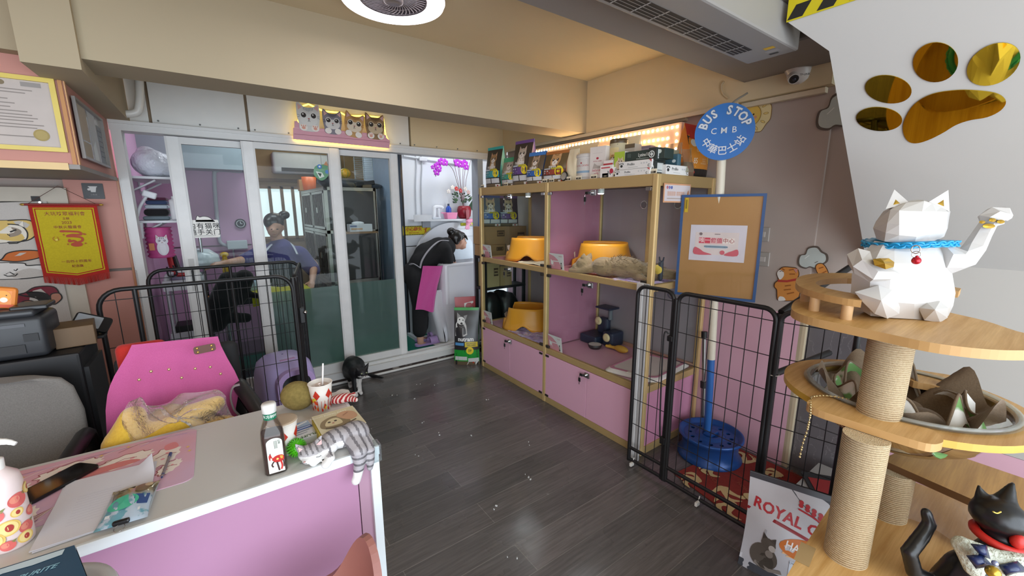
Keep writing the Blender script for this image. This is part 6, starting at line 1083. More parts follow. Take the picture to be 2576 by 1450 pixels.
blade([(2030, 1015), (2048, 1002), (2100, 1003), (2160, 1020), (2230, 1042), (2300, 1068), (2345, 1082), (2372, 1105), (2365, 1116), (2330, 1116), (2240, 1090), (2140, 1058), (2060, 1032)], ZM + .002, 'front_arm'); blade([(2290, 930), (2340, 936), (2400, 946), (2450, 962), (2458, 974), (2450, 986), (2425, 986), (2340, 968), (2290, 956)], ZM + .004, 'rear_arm')
BWL = glass('clear_acrylic', 'F6F8F6', 2.2, .06, 'D9E2DE'); g = G(T); g.lathe([(BR + .022, .004), (BR, .008), (BR * .99, -.01), (BR * .93, -.06), (BR * .8, -.11), (BR * .55, -.15), (BR * .25, -.168), (0, -.172)], BWL, 64, cap=False, c=tuple(BC)); g.build('bowl')
g = G(T); g.tube([(BC.x + (BR + .01) * math.cos(2 * PI * k / 60), BC.y + (BR + .01) * math.sin(2 * PI * k / 60), ZM + .008) for k in range(60)], .006, glass('acrylic_rim', 'F4F8F6', .8, .3, 'E6ECEA'), 8, False, True); g.build('bowl_rim')
bo = [at(*a, z=ZB) for a in ((1972, 1462), (2020, 1380), (2085, 1280), (2110, 1268), (2240, 1285))]; g = G(T); pts = [(p.x, p.y) for p in bo] + [(1.95, .25), (1.95, -.5), (1.0, -.5), (1.02, .30)]; g.prism(pts[::-1], ZB - .025, ZB, OAK, OAKE); g.build('lower_platform')
g = G(T); g.prism([(1.65, .27), (1.60, .0), (1.5, -.5), (1.85, -.5), (1.87, .0), (1.88, .22)], .69, .712, wood('oak_dark', 'C89A5A', 'A07644', 1.0, (0, 0, 1.3)), K('6A4A2A')); g.build('side_shelf')
for x, y in ((1.1, .2), (1.85, .15), (1.85, -.4), (1.1, -.4)): G(T).cyl((x, y, 0), (x, y, ZB - .025), .05, SIS, seg=24).build('support_post')
g = G(T); p = at(2025, 1395, z=ZB); g.M = Tm(p.x, p.y, ZB + .0005) @ R('Z', 8); g.rect(-.045, -.018, .045, .018, K('B09468', .5)); g.build('sticky_tape', label='strip of beige tape')
# bead chain
g = G(); pts = smooth([tuple(at(*a, z=ZM + .012)) for a in ((2140, 1008), (2110, 1000), (2075, 996), (2048, 998))] + [tuple(at(2040, 1004, z=ZM))] + [tuple(at(*a, x=1.31)) for a in ((2038, 1045), (2030, 1085), (2020, 1115), (2012, 1150))], 7); acc = 0; last = V(pts[0]); CHN = K('C9B484', .25, .8)
for p in pts:
    if (V(p) - last).length > .0075: g.ell(p, .0034, CHN, 8, 6); last = V(p)
g.tube(pts, .001, CHN, 5); g.one('bead_chain', 'brass bead chain hanging over the front arm of the cat tree', 'chain')
# blanket in the bowl
q = N('leaf_print_cloth'); n1 = q.noise(9, 3); n2 = q.noise(70, 2); c = q.mix(q.ramp(n1, [(.52, 0.0), (.56, 1.0)]), 'DAD8D2', '6F9A5A'); q.bs(Base_Color=c, Roughness=.95); LEAF = q.m; TAUPE = fabric('7E6A52', 240, '5E4E3C', .3)
T = thing('bowl_blanket', 'brown and leaf print blanket crumpled inside the clear bowl', 'blanket', tuple(BC + V((0, 0, -.17))))
def bl(rs, amp, ph, zo):
    def f(u, v):
        a = 2 * PI * u; r = BR * rs * v; base = -.16 + .15 * (r / BR) ** 2.2; w = amp * (.5 + .5 * math.sin(5 * a + ph + 4 * v)) * (.3 + v) + amp * .6 * math.sin(9 * a - ph + 7 * v) * v
        return (BC.x + r * math.cos(a), BC.y + r * math.sin(a), ZM + base + zo + max(0, w))
    return f
g = G(T); g.grid(bl(.93, .05, .5, .02), 90, 18, TAUPE); g.blob([('e', tuple(BC + V((-.02, -.06, -.07))), (.07, .055, .045)), ('e', tuple(BC + V((.02, .09, -.07))), (.075, .05, .04)), ('c', [tuple(BC + V((.06, -.02, -.07))), tuple(BC + V((.0, .03, -.065)))], [.035, .03])], .008, TAUPE, 5); g.build('brown_side')
def hem(u, v): a = 2 * PI * u; r = BR * (.80 + .06 * math.sin(7 * a) - .12 * v); return (BC.x + r * math.cos(a), BC.y + r * math.sin(a), ZM - .055 + .035 * math.sin(6 * a + 1) + .03 * math.sin(11 * a) * .6 + .055 * v * (1 + .4 * math.sin(8 * a)))
g = G(T); g.grid(hem, 120, 6, LEAF, True, .004); g.build('leaf_print_side', label='white side with green leaf print')
g = G(T); g.tube([hem(k / 119, 1) for k in range(120)], .004, TAUPE, 6, True); g.build('hem')
# hanging clear plastic under the side shelf
T0 = thing('plastic_sheet', 'clear plastic sheet hanging below the side shelf of the cat tree', 'plastic', (1.6, .1, ZB)); g = G(T0); g.grid(lambda u, v: (1.655 - .10 * u + .012 * math.sin(9 * u + 3 * v) + .01 * v, .19 - .42 * u, ZB + .02 + .135 * v + .006 * math.sin(13 * u)), 30, 12, PLAST); g.build('sheet')
# lucky cat: faceted white figure
WHT = K('CCC9C6', .5, var=.01); GLD = K('B8922C', .35, .6)
LC = at(2300, 790, z=ZT_); fx_ = V((-EYE.x + 0 - LC.x, -LC.y, 0)).normalized()   # towards the camera
sx_ = V((-fx_.y, fx_.x, 0)); sx_ = sx_ if sx_.y < 0 else -sx_
Tn = thing('lucky_cat', 'large white faceted beckoning cat figure on the top platform', 'figure', (LC.x, LC.y, ZT_)); DCAT = (LC - EYE).dot(CF)
def lp(px_, py_, off): return at(px_, py_, d=DCAT - off)
def facet(g, rings_px, m):
    """closed faceted body: each ring is (list of front outline pixels left->right, depth pushed out at the middle, depth of the back)"""
    rs = []
    for pts, fr_, bk in rings_px:
        n = len(pts); row = []
        for i, (x, y) in enumerate(pts): t = i / (n - 1); row.append(lp(x, y, fr_ * math.sin(PI * t) ** .7 * (1 if i % 2 else .95)))
        back = [lp(x, y, -bk * math.sin(PI * (i / (n - 1)))) for i, (x, y) in enumerate(pts)][1:-1][::-1]; rs.append(row + back)
    g.rings(rs, m, True, False); return g
g = G(Tn)
facet(g, [([(2152, 772), (2190, 795), (2240, 800), (2300, 803), (2350, 808), (2386, 795), (2398, 770)], .07, .08), ([(2140, 740), (2185, 752), (2235, 760), (2300, 765), (2350, 760), (2392, 765), (2404, 738)], .10, .11), ([(2143, 690), (2190, 700), (2240, 702), (2300, 705), (2355, 704), (2385, 702), (2396, 690)], .095, .11), ([(2160, 650), (2200, 658), (2250, 662), (2300, 664), (2345, 660), (2370, 655), (2384, 648)], .085, .10), ([(2186, 622), (2215, 628), (2250, 632), (2290, 634), (2330, 632), (2355, 628), (2376, 618)], .07, .08), ([(2200, 606), (2225, 610), (2255, 614), (2290, 615), (2325, 614), (2350, 610), (2368, 604)], .055, .06)], WHT)
for pts in (((2150, 735), (2170, 760), (2200, 790), (2232, 802), (2262, 790), (2266, 760), (2245, 730), (2210, 718)), ((2310, 775), (2330, 760), (2365, 758), (2385, 775), (2384, 800), (2365, 812), (2325, 806))):
    c_ = lp(sum(p[0] for p in pts) / len(pts), sum(p[1] for p in pts) / len(pts) - 4, .135); ring_ = [lp(x, y, .085) for x, y in pts]; n = len(ring_); g.add(ring_ + [c_], [(i, (i + 1) % n, n) for i in range(n)], WHT)
    g.add(ring_ + [lp(x, y, .0) for x, y in pts], [(i, n + i, n + (i + 1) % n, (i + 1) % n) for i in range(n)], WHT)
arm = [(2160, 648, .06, 26), (2172, 672, .105, 24), (2200, 690, .125, 22), (2232, 690, .13, 18), (2252, 692, .115, 10)]
def limb(path, m, seg=6):
    rs = []
    for x, y, off, rp in path:
        c_ = lp(x, y, off); e = (lp(x, y + rp, off) - c_).length; rs.append((c_, e))
    out = []
    for i, (c_, e) in enumerate(rs):
        t = (rs[min(i + 1, len(rs) - 1)][0] - rs[max(i - 1, 0)][0]).normalized(); a_ = t.cross(fx_ + V((0, 0, .01))).normalized(); b_ = t.cross(a_); out.append([c_ + a_ * e * math.cos(2 * PI * k / seg) + b_ * e * math.sin(2 * PI * k / seg) for k in range(seg)])
    g.rings(out, m, True, False)
limb(arm, WHT); limb([(2362, 650, .02, 34), (2400, 655, .02, 33), (2432, 648, .03, 24), (2452, 622, .03, 21), (2470, 590, .03, 18), (2488, 560, .035, 16)], WHT)
limb([(2484, 568, .03, 13), (2492, 553, .035, 26), (2505, 542, .04, 24), (2522, 540, .045, 20), (2536, 548, .045, 10)], WHT, 7)
g.build('body')
g = G(Tn); facet(g, [([(2205, 602), (2225, 608), (2260, 612), (2300, 613), (2335, 611), (2362, 602), (2375, 596)], .07, .07), ([(2196, 574), (2228, 586), (2262, 592), (2306, 596), (2340, 590), (2378, 582), (2384, 575)], .10, .09), ([(2203, 558), (2232, 562), (2262, 566), (2316, 570), (2350, 566), (2380, 555), (2388, 548)], .105, .10), ([(2222, 532), (2240, 528), (2262, 530), (2320, 532), (2355, 532), (2385, 534), (2391, 532)], .095, .10), ([(2240, 522), (2256, 516), (2280, 510), (2325, 506), (2345, 512), (2370, 520), (2388, 530)], .07, .08), ([(2270, 512), (2285, 507), (2300, 503), (2322, 503), (2335, 506), (2345, 510), (2355, 514)], .02, .03)], WHT); g.build('head')
for tip, l_, r_ in (((2250, 477), (2228, 526), (2290, 512)), ((2386, 478), (2334, 510), (2389, 532))):
    e = G(Tn); A, B_, C_ = lp(*tip, .02), lp(*l_, .05), lp(*r_, .05); Dk = lp((l_[0] + r_[0]) / 2, (l_[1] + r_[1]) / 2, -.03); e.add([A, B_, C_, Dk], [(0, 1, 2), (0, 3, 1), (0, 2, 3), (1, 3, 2)], WHT); er = e.build('ear')
    c_ = (A + B_ + C_) / 3; f = .66; e = G(er); pts = [c_ + (p - c_) * f + fx_ * .003 - V((0, 0, .006)) for p in (A, B_, C_)]; md = (pts[1] + pts[2]) / 2 - fx_ * .0; e.add(pts + [sum(pts, V()) / 3 + fx_ * .006], [(0, 1, 3), (1, 2, 3), (2, 0, 3)], GLD); e.build('inner_ear', label='gold inner ear')
for cx, cy, a_, b_ in ((2471, 559, 8, 4), (2497, 554, 9, 5), (2518, 558, 10, 5), (2488, 569, 16, 6)):
    e = G(Tn); e.add([lp(cx + a_ * math.cos(2 * PI * k / 14), cy + b_ * math.sin(2 * PI * k / 14), .098) for k in range(14)] + [lp(cx, cy, .102)], [(k, (k + 1) % 14, 14) for k in range(14)], GLD); e.add([lp(cx + a_ * math.cos(2 * PI * k / 14), cy + b_ * math.sin(2 * PI * k / 14), z) for z in (.098, .05) for k in range(14)], [(k, (k + 1) % 14, 14 + (k + 1) % 14, 14 + k) for k in range(14)], GLD); e.build('paw_pad', label='gold paw pad')
e = G(Tn); ig = [lp(x, y, o) for x, y, o in ((2196, 652, .14), (2222, 657, .165), (2250, 660, .14), (2248, 672, .15), (2228, 678, .165), (2200, 668, .15), (2223, 650, .13), (2214, 650, .15), (2236, 650, .15), (2226, 664, .175))]; e.add(ig, [(0, 9, 1), (1, 9, 2), (2, 9, 3), (3, 9, 4), (4, 9, 5), (5, 9, 0), (0, 1, 7), (1, 2, 8), (1, 8, 7), (7, 8, 6), (0, 7, 6), (2, 6, 8)], GLD); e.add([lp(x, y, o) for x, y, o in ((2196, 652, .06), (2250, 660, .06), (2248, 672, .06), (2200, 668, .06))] + [ig[0], ig[2], ig[3], ig[5]], [(0, 1, 5, 4), (1, 2, 6, 5), (2, 3, 7, 6), (3, 0, 4, 7)], GLD); e.build('ingot', label='gold ingot')
# braided collar with bell
Tc = thing('cat_collar', 'blue braided collar with a small red bell on the lucky cat', 'collar', (LC.x, LC.y, ZT_ + .2)); g = G(Tc); r = random.Random(6); path = []
cl = lp(2284, 612, .0); cw = (lp(2374, 606, 0) - lp(2194, 606, 0)).length / 2
for k in range(52): t = 2 * PI * k / 52; path.append(cl + sx_ * cw * .88 * math.cos(t) + (fx_ * math.sin(t) * .108) + V((0, 0, .003 * math.sin(t * 2) + .004 * math.cos(t))))
BLC = K('1F9AD0', .3, var=.12, nsc=60); g.tube(path, .010, BLC, 8, False, True)
for k in range(52):
    a = path[k]; b = path[(k + 1) % 52]; d = (b - a).normalized(); o = (a - cl).normalized(); ctr = a + o * .006
    g.tube([ctr + d * .012 * math.cos(2 * PI * j / 10) + (V((0, 0, 1)) * .6 + o * .5 * (1 if k % 2 else -1)) * .012 * math.sin(2 * PI * j / 10) for j in range(10)], .0028, BLC, 5, False, True)
g.build('braid'); fp = lp(2304, 628, .135); g = G(Tc); g.tube([fp + sx_ * .009 * math.cos(2 * PI * j / 16) + V((0, 0, .011 * math.sin(2 * PI * j / 16))) for j in range(16)], .0016, CHR, 6, False, True); f2 = lp(2305, 641, .14); g.tube([f2 + sx_ * .009 * math.cos(2 * PI * j / 16) + V((0, 0, .009 * math.sin(2 * PI * j / 16))) for j in range(16)], .0011, CHR, 6, False, True); g.build('ring'); g = G(Tc); bp = lp(2305, 656, .142); g.ell(bp, .0105, K('B81E2E', .2, .4), 16, 10); g.ell(bp + V((0, 0, .010)), .004, K('B81E2E', .2, .4), 8, 6); g.build('bell')
g = G(); p = at(2252, 797, z=ZT_); g.lathe([(0, 0), (.016, 0), (.017, .002), (.012, .004), (0, .004)], K('B9BCBC', .2, .6), c=(p.x, p.y, ZT_)); g.one('metal_disc', 'small silver disc in front of the lucky cat', 'disc')
# plain black cat ornament
BK = K('171719', .32, var=.1); To = thing('black_cat_ornament', 'glossy black cat ornament with navy bow and cream bib on the lower platform', 'ornament', (1.42, .03, ZB)); DO = 1.02
def op_(x, y, o=0): return tuple(at(x, y, d=DO - o))
g = G(To); g.blob([('c', [op_(2450, 1470, 0), op_(2480, 1425, .01), op_(2510, 1385, .02)], [.055, .05, .036]), ('c', [op_(2400, 1480, -.02), op_(2440, 1440, 0)], [.05, .05]), ('e', op_(2512, 1298, .02), (.05, .052, .043)), ('c', [op_(2512, 1298, .02), op_(2560, 1312, .045)], [.035, .024]), ('c', [op_(2510, 1390, .02), op_(2512, 1330, .02)], [.032, .03]),
    ('c', [op_(2478, 1270, .0), op_(2462, 1225, -.005)], [.022, .005]), ('c', [op_(2528, 1262, .015), op_(2548, 1215, .01)], [.022, .005]),
    ('c', [op_(2355, 1470, -.03), op_(2300, 1440, -.03), op_(2287, 1390, -.03), op_(2318, 1350, -.03), op_(2338, 1318, -.03), op_(2330, 1290, -.03)], [.02, .019, .018, .017, .015, .012])], .005, BK, 4); g.build('body')
g = G(To); n = 26; g.tube([V(op_(2512, 1352, .02)) + V((.0, 0, 0)) + sx_ * .042 * math.cos(2 * PI * k / n) + fx_ * .042 * math.sin(2 * PI * k / n) - V((0, 0, .006 * math.cos(2 * PI * k / n))) for k in range(n)], .010, K('C2261E', .5), 8, False, True); g.blob([('e', op_(2560, 1362, .06), (.016, .014, .018))], .004, K('C2261E', .5), 3); g.build('neck_cord', label='red neck cord')
q = N('fleece'); n1 = q.noise(120, 4); q.bs(Base_Color=q.mix(n1, 'A9AE9E', 'D9DBCE'), Roughness=.95, Normal=q.bump(n1, 1.0, .01)); g = G(To); g.blob([('c', [op_(2420, 1372, .05), op_(2460, 1395, .06), op_(2520, 1420, .07), op_(2576, 1420, .07)], [.02, .026, .03, .025]), ('c', [op_(2420, 1372, .05), op_(2450, 1430, .06)], [.018, .02])], .005, q.m, 2); g.build('bib')
NV = K('1C2A55', .3, var=.08); g = G(To)
for pts in (((2440, 1368), (2482, 1372), (2492, 1408), (2464, 1398)), ((2430, 1398), (2470, 1395), (2500, 1425), (2455, 1432)), ((2512, 1422), (2560, 1412), (2590, 1440), (2530, 1450))):
    c_ = V(op_(sum(a for a, b in pts) / 4, sum(b for a, b in pts) / 4, .115)); rg_ = [V(op_(a, b, .095)) for a, b in pts]; g.add(rg_ + [c_, V(op_(sum(a for a, b in pts) / 4, sum(b for a, b in pts) / 4, .08))], [(i, (i + 1) % 4, 4) for i in range(4)] + [((i + 1) % 4, i, 5) for i in range(4)], NV, True)
g.build('bow'); g = G(To); g.ell(op_(2503, 1418, .115), (.006, .006, .006), K('9AA4C9', .2, .5), 10, 8); g.ell(op_(2498, 1440, .12), (.013, .013, .013), K('B99A3A', .25, .7), 14, 10); g.build('bell'); g = G(To); a, b, c_ = (V(op_(x, y, .058)) for x, y in ((2498, 1288), (2508, 1292), (2518, 1288))); g.tube(smooth([tuple(a), tuple(b), tuple(c_)], 4), .0016, K('C9B24A', .3), 6); g.build('eye_line', label='closed gold eye line'); 
# big cat food bag beside the tree
RC = thing('pet_food_bag', 'grey white cat food bag with red lettering standing against the cat tree', 'bag', (1.765, .50, 0), -math.atan2(1.765, .5) + .06)
bagmesh(RC, .36, .425, .13, K('C2C2C6', .3), K('55575C', .3), [('r', -.5, 0, .5, .10, '4A4C52'), ('p', [(-.5, .10), (-.5, .16), (.0, .12), (.2, .1)], 'D9DADE'),
    ('p', [(.02, .86), (-.12, .98), (-.05, 1), (.5, 1), (.5, .52), (.38, .7), (.2, .74)], '3A3C42'), ('t', 'ROYAL CANIN', .135, -.44, .74, 'B0202A', dict(bold=.03, sx=.95, sp=1.05, rot=-9, al='L')), ('l', [(-.5, .66), (-.2, .63), (.1, .57), (.5, .48)], .035, '8E1A22'),
    ('d', .22, .45, .36, .13, 'C46A1E'), ('p', [(-.02, .53), (.5, .53), (.5, .44), (.35, .50), (.15, .53)], '4A4A52'), ('t', 'CARE', .045, .2, .5, 'D9DADE', dict(sp=1.15)), ('t', 'HAIR&SKIN', .10, -.08, .47, 'E9E2DC', dict(bold=.02, sx=.85, rot=-9, al='L')), ('l', [(-.1, .385), (.5, .385)], .02, 'E2B888'), ('l', [(-.06, .365), (.5, .365)], .014, 'E2B888'), ('r', -.02, .14, .5, .33, 'CFD6DE'),
    ('t', 'OVER', .03, .02, .31, '5A5E68'), ('t', '90%', .11, .18, .25, '4A5064'), ('l', [(0, .19), (.3, .19)], .02, '6A707E'), ('l', [(0, .17), (.3, .17)], .02, '6A707E'), ('l', [(-.28, .53), (-.3, .42)], .02, 'A9A9AE'),
    ('d', -.27, .24, .14, .17, '5E564E'), ('d', -.24, .19, .08, .12, '4A433C'), ('d', -.24, .40, .075, .07, '5A524A'), ('p', [(-.31, .42), (-.30, .50), (-.25, .455)], '463F39'), ('p', [(-.23, .45), (-.17, .48), (-.17, .42)], '463F39'), ('d', -.2, .37, .035, .04, 'B9B2AA'), ('l', [(-.35, .14), (-.2, .11), (-.08, .15)], .05, '8A8178'), ('d', -.22, .30, .04, .05, '8A8178')]
    + [('d', .02 + .062 * i, .84 - .018 * i + .03 * j, .022, .022, 'B0202A') for i in range(5) for j in (0, 1)] + [('l', [(.0, .805), (.13, .78), (.3, .725)], .018, 'B0202A')], K('3A3C42', .3), .05, 0, .010, 'pouch')
# ================================================================ cat sign, ring lamp, grooming and wash rooms
P = lambda x, y, Y: at(x, y, y=Y)
T = thing('cat_sign', 'pink back lit sign with four painted kittens over the glass doors', 'sign', (.95, 3.6, 2.03)); YS2 = 3.575
o = P(738, 358, YS2); g = G(T); Ms = frame((0, YS2, 0), (1, 0, 0), (0, 0, 1)); g.M = Ms
def s2(x, y): v = P(x, y, YS2); return (v.x, v.z)
def kit(cx, cy, r, col, drk, wht, paws, tilt=0):
    c = s2(cx, cy); e = s2(cx + r, cy)[0] - c[0]; a = math.radians(tilt); ro = lambda x, y: (c[0] + e * (x * math.cos(a) - y * math.sin(a)), c[1] + e * (x * math.sin(a) + y * math.cos(a)))
    out = smooth([ro(*p) for p in ((-.95, -.2), (-.98, .3), (-.9, 1.18), (-.35, .78), (.35, .78), (.9, 1.12), (.98, .3), (.95, -.2), (.85, -.7), (.7, -1.3), (-.7, -1.3), (-.85, -.7))], 3, True); g.prism(out, -.004, .002, K(col)); g.z0 = .0022; D = lambda x, y, rx, m, ry=None: g.disc(*ro(x, y), e * rx, K(m), e * (ry or rx), tilt)
    D(0, -.35, .75, wht, .5)
    for k in (-1, 1):
        g.poly([ro(k * .86, 1.0), ro(k * .5, .72), ro(k * .85, .45)], K('DDB2AC')); D(k * .42, .05, .30, wht); D(k * .42, .04, .22, '2A221E'); D(k * .42 - .05, .12, .06, 'F4F2EE')
        D(k * .5, -1.05, .34, 'ECE6DE', .3)
        if paws: D(k * .5, -1.08, .16, 'DDA08C', .13); [D(k * .5 + j * .14, -.9, .05, 'DDA08C', .08) for j in (-1.2, 0, 1.2)]
    D(0, -.25, .09, 'B5706A', .06); g.line([ro(-.08, -.5), ro(0, -.38), ro(.08, -.5)], e * .05, K('4A3A34')); g.line([ro(0, -.27), ro(0, -.4)], e * .04, K('4A3A34'))
    for j in range(-3, 4): g.line([ro(j * .13, .35 + .05 * abs(j)), ro(j * .12, .74)], e * .05, K(drk))
    for k in (-1, 1): g.line([ro(k * .75, -.1), ro(k * .95, -.2)], e * .05, K(drk)); g.line([ro(k * .72, .0), ro(k * .96, .02)], e * .05, K(drk))
bx = [s2(*p) for p in ((738, 350), (738, 322), (741, 320), (741, 305), (748, 304), (757, 318), (790, 322), (830, 325), (870, 330), (940, 336), (972, 340), (972, 346), (981, 354), (980, 373))]
g.prism(bx[::-1], -.010, -.004, K('D79DAA', .5)); g.z0 = -.0038; g.line([s2(740, 337), s2(980, 358)], .004, K('A86E78')); g.line([s2(741, 321), s2(977, 346)], .003, K('E6B8C0'))
kit(776, 292, 29, 'D5D4D0', '9FA0A0', 'DEDEDA', True); kit(836, 305, 24, '85818A', '5A565E', 'D9D6D2', False); kit(891, 312, 24, 'C69A62', 'A87440', 'E0D2BC', False, -8); kit(943, 316, 24, '93744E', '4A3622', 'C9B494', True); g.build('kitten_board')
GLOW = K('FFD84A', em=4.5); g = G(T); pts = [P(x, y, YS2 + .03) for x, y in ((742, 352), (742, 322), (752, 300), (752, 270), (776, 262), (803, 275), (815, 280), (858, 284), (872, 292), (912, 292), (922, 292), (964, 296), (970, 340), (978, 356), (978, 370))]
g.tube([tuple(p) for p in pts], .006, GLOW, 6); g.tube([tuple(P(742, 352, YS2 + .03)), tuple(P(978, 371, YS2 + .03))], .006, GLOW, 6); g.build('light_strip', label='yellow glowing edge strip')
for x in (790, 930): p = P(x, 350, YS2); G(T).cyl((p.x, YS2 + .01, p.z), (p.x, YP + .02, p.z), .008, CHR).build('standoff')
# ring lamp with a fan
lc = (at(848, -10, z=2.42) + at(1127, 3, z=2.42)) / 2; lr = .215; L = thing('ceiling_lamp', 'round white ceiling ring lamp with a small fan in its middle', 'lamp', (lc.x, lc.y, 2.40))
g = G(L); g.lathe([(lr + .012, 2.415), (lr + .014, 2.45), (.10, 2.485), (0, 2.489)], K('DAD8DE', .4), 64, cap=False, c=(lc.x, lc.y, 0)); g.build('housing'); g = G(L); g.lathe([(lr + .010, 2.425), (lr + .006, 2.402), (lr - .03, 2.394), (lr - .06, 2.402), (lr - .066, 2.425)], K('FFF4FA', em=4.5), 72, cap=False, c=(lc.x, lc.y, 0)); g.build('light_ring', label='glowing white ring')
g = G(L); g.lathe([(lr - .066, 2.425), (lr - .069, 2.41), (lr - .075, 2.425), (.04, 2.44), (0, 2.44)], K('5A5156', .5), 48, cap=False, c=(lc.x, lc.y, 0)); g.build('fan_well')
g = G(L)
for k in range(40):
    a = 2 * PI * k / 40; g.tube([(lc.x + r_ * math.cos(a + (r_ - .04) * 5), lc.y + r_ * math.sin(a + (r_ - .04) * 5), 2.418 - .006 * math.sin((r_ - .04) * 28)) for r_ in (.045, .065, .085, .105, .125, .143)], .0022, K('9A9094', .4), 5)
for r_ in (.145, .10, .06): g.tube([(lc.x + r_ * math.cos(2 * PI * k / 40), lc.y + r_ * math.sin(2 * PI * k / 40), 2.416) for k in range(40)], .0025, K('9A9094', .4), 6, False, True)
g.build('fan_grille', kind='stuff'); g = G(L); g.lathe([(.045, 2.42), (.042, 2.405), (.03, 2.400), (.026, 2.404), (0, 2.404)], K('8F878C', .35), 32, cap=False, c=(lc.x, lc.y, 0)); g.build('hub')
l_ = bpy.data.lights.new('ring_lamp_light', 'AREA'); l_.shape = 'DISK'; l_.size = .40; l_.energy = 3; l_.color = (1, .93, .9); lo = bpy.data.objects.new('ring_lamp_light', l_); COL.objects.link(lo); lo.location = (lc.x, lc.y, 2.388)
# white elbow pipe
a, b = P(350, 205, 3.55), P(352, 278, 3.55); G().tube(smooth([(a.x, 3.55, 2.44), tuple(a), tuple(b - V((0, 0, -.03))), (b.x - .03, 3.55, b.z - .02), (b.x - .13, 3.55, b.z - .035)], 6), .022, K('DCDAD4', .35), 12).one('waste_pipe', 'white elbow pipe in the top left corner above the partition', 'pipe')
# ---- grooming room
SH = K('D4D6DA', .4)
for i, (py, y0) in enumerate(((446, 4.0), (555, 4.0))):
    z = P(380, py, 3.95).z; T = thing('wall_shelf', ('upper white shelf in the narrow bay left of the glass doors', 'lower white shelf in the narrow bay left of the glass doors')[i], 'shelf', (-.3, 4.1, z), 0, 'white shelves'); G(T).b2((-.44, 3.86, z - .016), (-.17, 4.5, z), SH).build('board'); 
    for y in (3.95, 4.4): G(T).tube([(-.435, y, z - .016), (-.435, y, z - .10), (-.30, y, z - .02)], .008, SH, 6).build('bracket')
z1, z2 = P(380, 446, 3.95).z, P(380, 555, 3.95).z
q = N('thin_white_plastic'); nz = q.noise(16, 5); q.bs(Base_Color=lin('D8DCE6'), Roughness=.25, Normal=q.bump(nz, .9, .03)); g = G(); g.blob([('e', (-.31, 4.0, z1 + .10), (.115, .11, .10)), ('e', (-.25, 4.05, z1 + .09), (.12, .10, .09)), ('e', (-.33, 4.02, z1 + .17), (.06, .06, .05))], .012, q.m, 3); g.one('plastic_bag', 'bulging white plastic bag on the upper shelf', 'bag')
TW_ = [('3A4A6E', .03), ('C3D0DA', .028), ('1D1B1E', .05), ('7F8E96', .03), ('5A2440', .02)]; zz = z2 + .001
for i, (c, h) in enumerate(((TW_[3]), TW_[2], TW_[1], TW_[0], TW_[4])):
    g = G(); g.box((-.325 + .004 * i, 4.03, zz + h / 2), (.15 - .01 * i, .2, h), fabric(c, 150), h * .45, seg=3); g.one('folded_towel', ('grey blue folded towel at the bottom of the shelf pile', 'black folded towel in the shelf pile', 'pale blue folded towel in the shelf pile', 'navy folded towel in the shelf pile', 'dark purple folded cloth on top of the shelf pile')[i], 'towel', 'towels on the lower shelf'); zz += h + .001
T = thing('white_jug', 'white square plastic canister with a black label on the lower shelf', 'canister', (-.20, 3.92, z2)); g = G(T); g.box((-.205, 3.92, z2 + .075), (.07, .09, .15), K('DDDDE0', .35), .015, seg=3); g.build('body'); G(T).cyl((-.205, 3.92, z2 + .15), (-.205, 3.92, z2 + .172), .02, K('E6E6E8', .35)).build('cap'); g = G(T); g.M = frame((-.19, 3.8745, z2 + .07), (1, 0, 0), (0, 0, 1)); g.rect(-.012, -.045, .018, .04, K('3A3A3E')); g.build('label')
T = thing('clip_lamp', 'white clip lamp reaching up beside the towel pile', 'lamp', (-.40, 3.84, 1.2)); a, b, c = P(350, 600, 3.84), P(345, 545, 3.84), P(370, 492, 3.84); G(T).tube([tuple(a), tuple(P(346, 560, 3.84))], .028, K('D9DBE0', .35), 12).build('clamp'); G(T).tube(smooth([tuple(b), tuple(P(352, 520, 3.84)), tuple(c)], 5), .010, K('D9DBE0', .35), 8).build('neck'); g = G(T); h_ = P(376, 490, 3.84); g.box(tuple(h_), (.075, .05, .045), K('D9DBE0', .35), .008, R('Y', 20)); g.build('head')
T = thing('paper_lantern', 'pink pleated paper lantern with a white cat face hanging under the shelves', 'lantern', (-.33, 3.98, 1.1)); a, b = P(396, 572, 3.98), P(400, 648, 3.98); g = G(T); n = 15; g.lathe([((.082 if k % 2 else .070), b.z + (a.z - b.z) * k / n) for k in range(n + 1)], K('C8508E', .5), 28, c=(a.x, 3.98, 0)); g.build('lantern_body'); g = G(T); g.M = frame((a.x + .02, 3.888, (a.z + b.z) / 2), (1, 0, 0), (0, 0, 1)); catface(g, 0, .015, .035, 'DDD8E0', 'E8E4EA', '8A7A8A', True); g.rect(-.075, -.05, -.045, .0, K('C97A4A')); g.build('paper_cat'); G(T).tube([(a.x, 3.98, a.z), (a.x, 3.98, z2 - .02)], .002, 'C9A8B8', 5).build('cord')
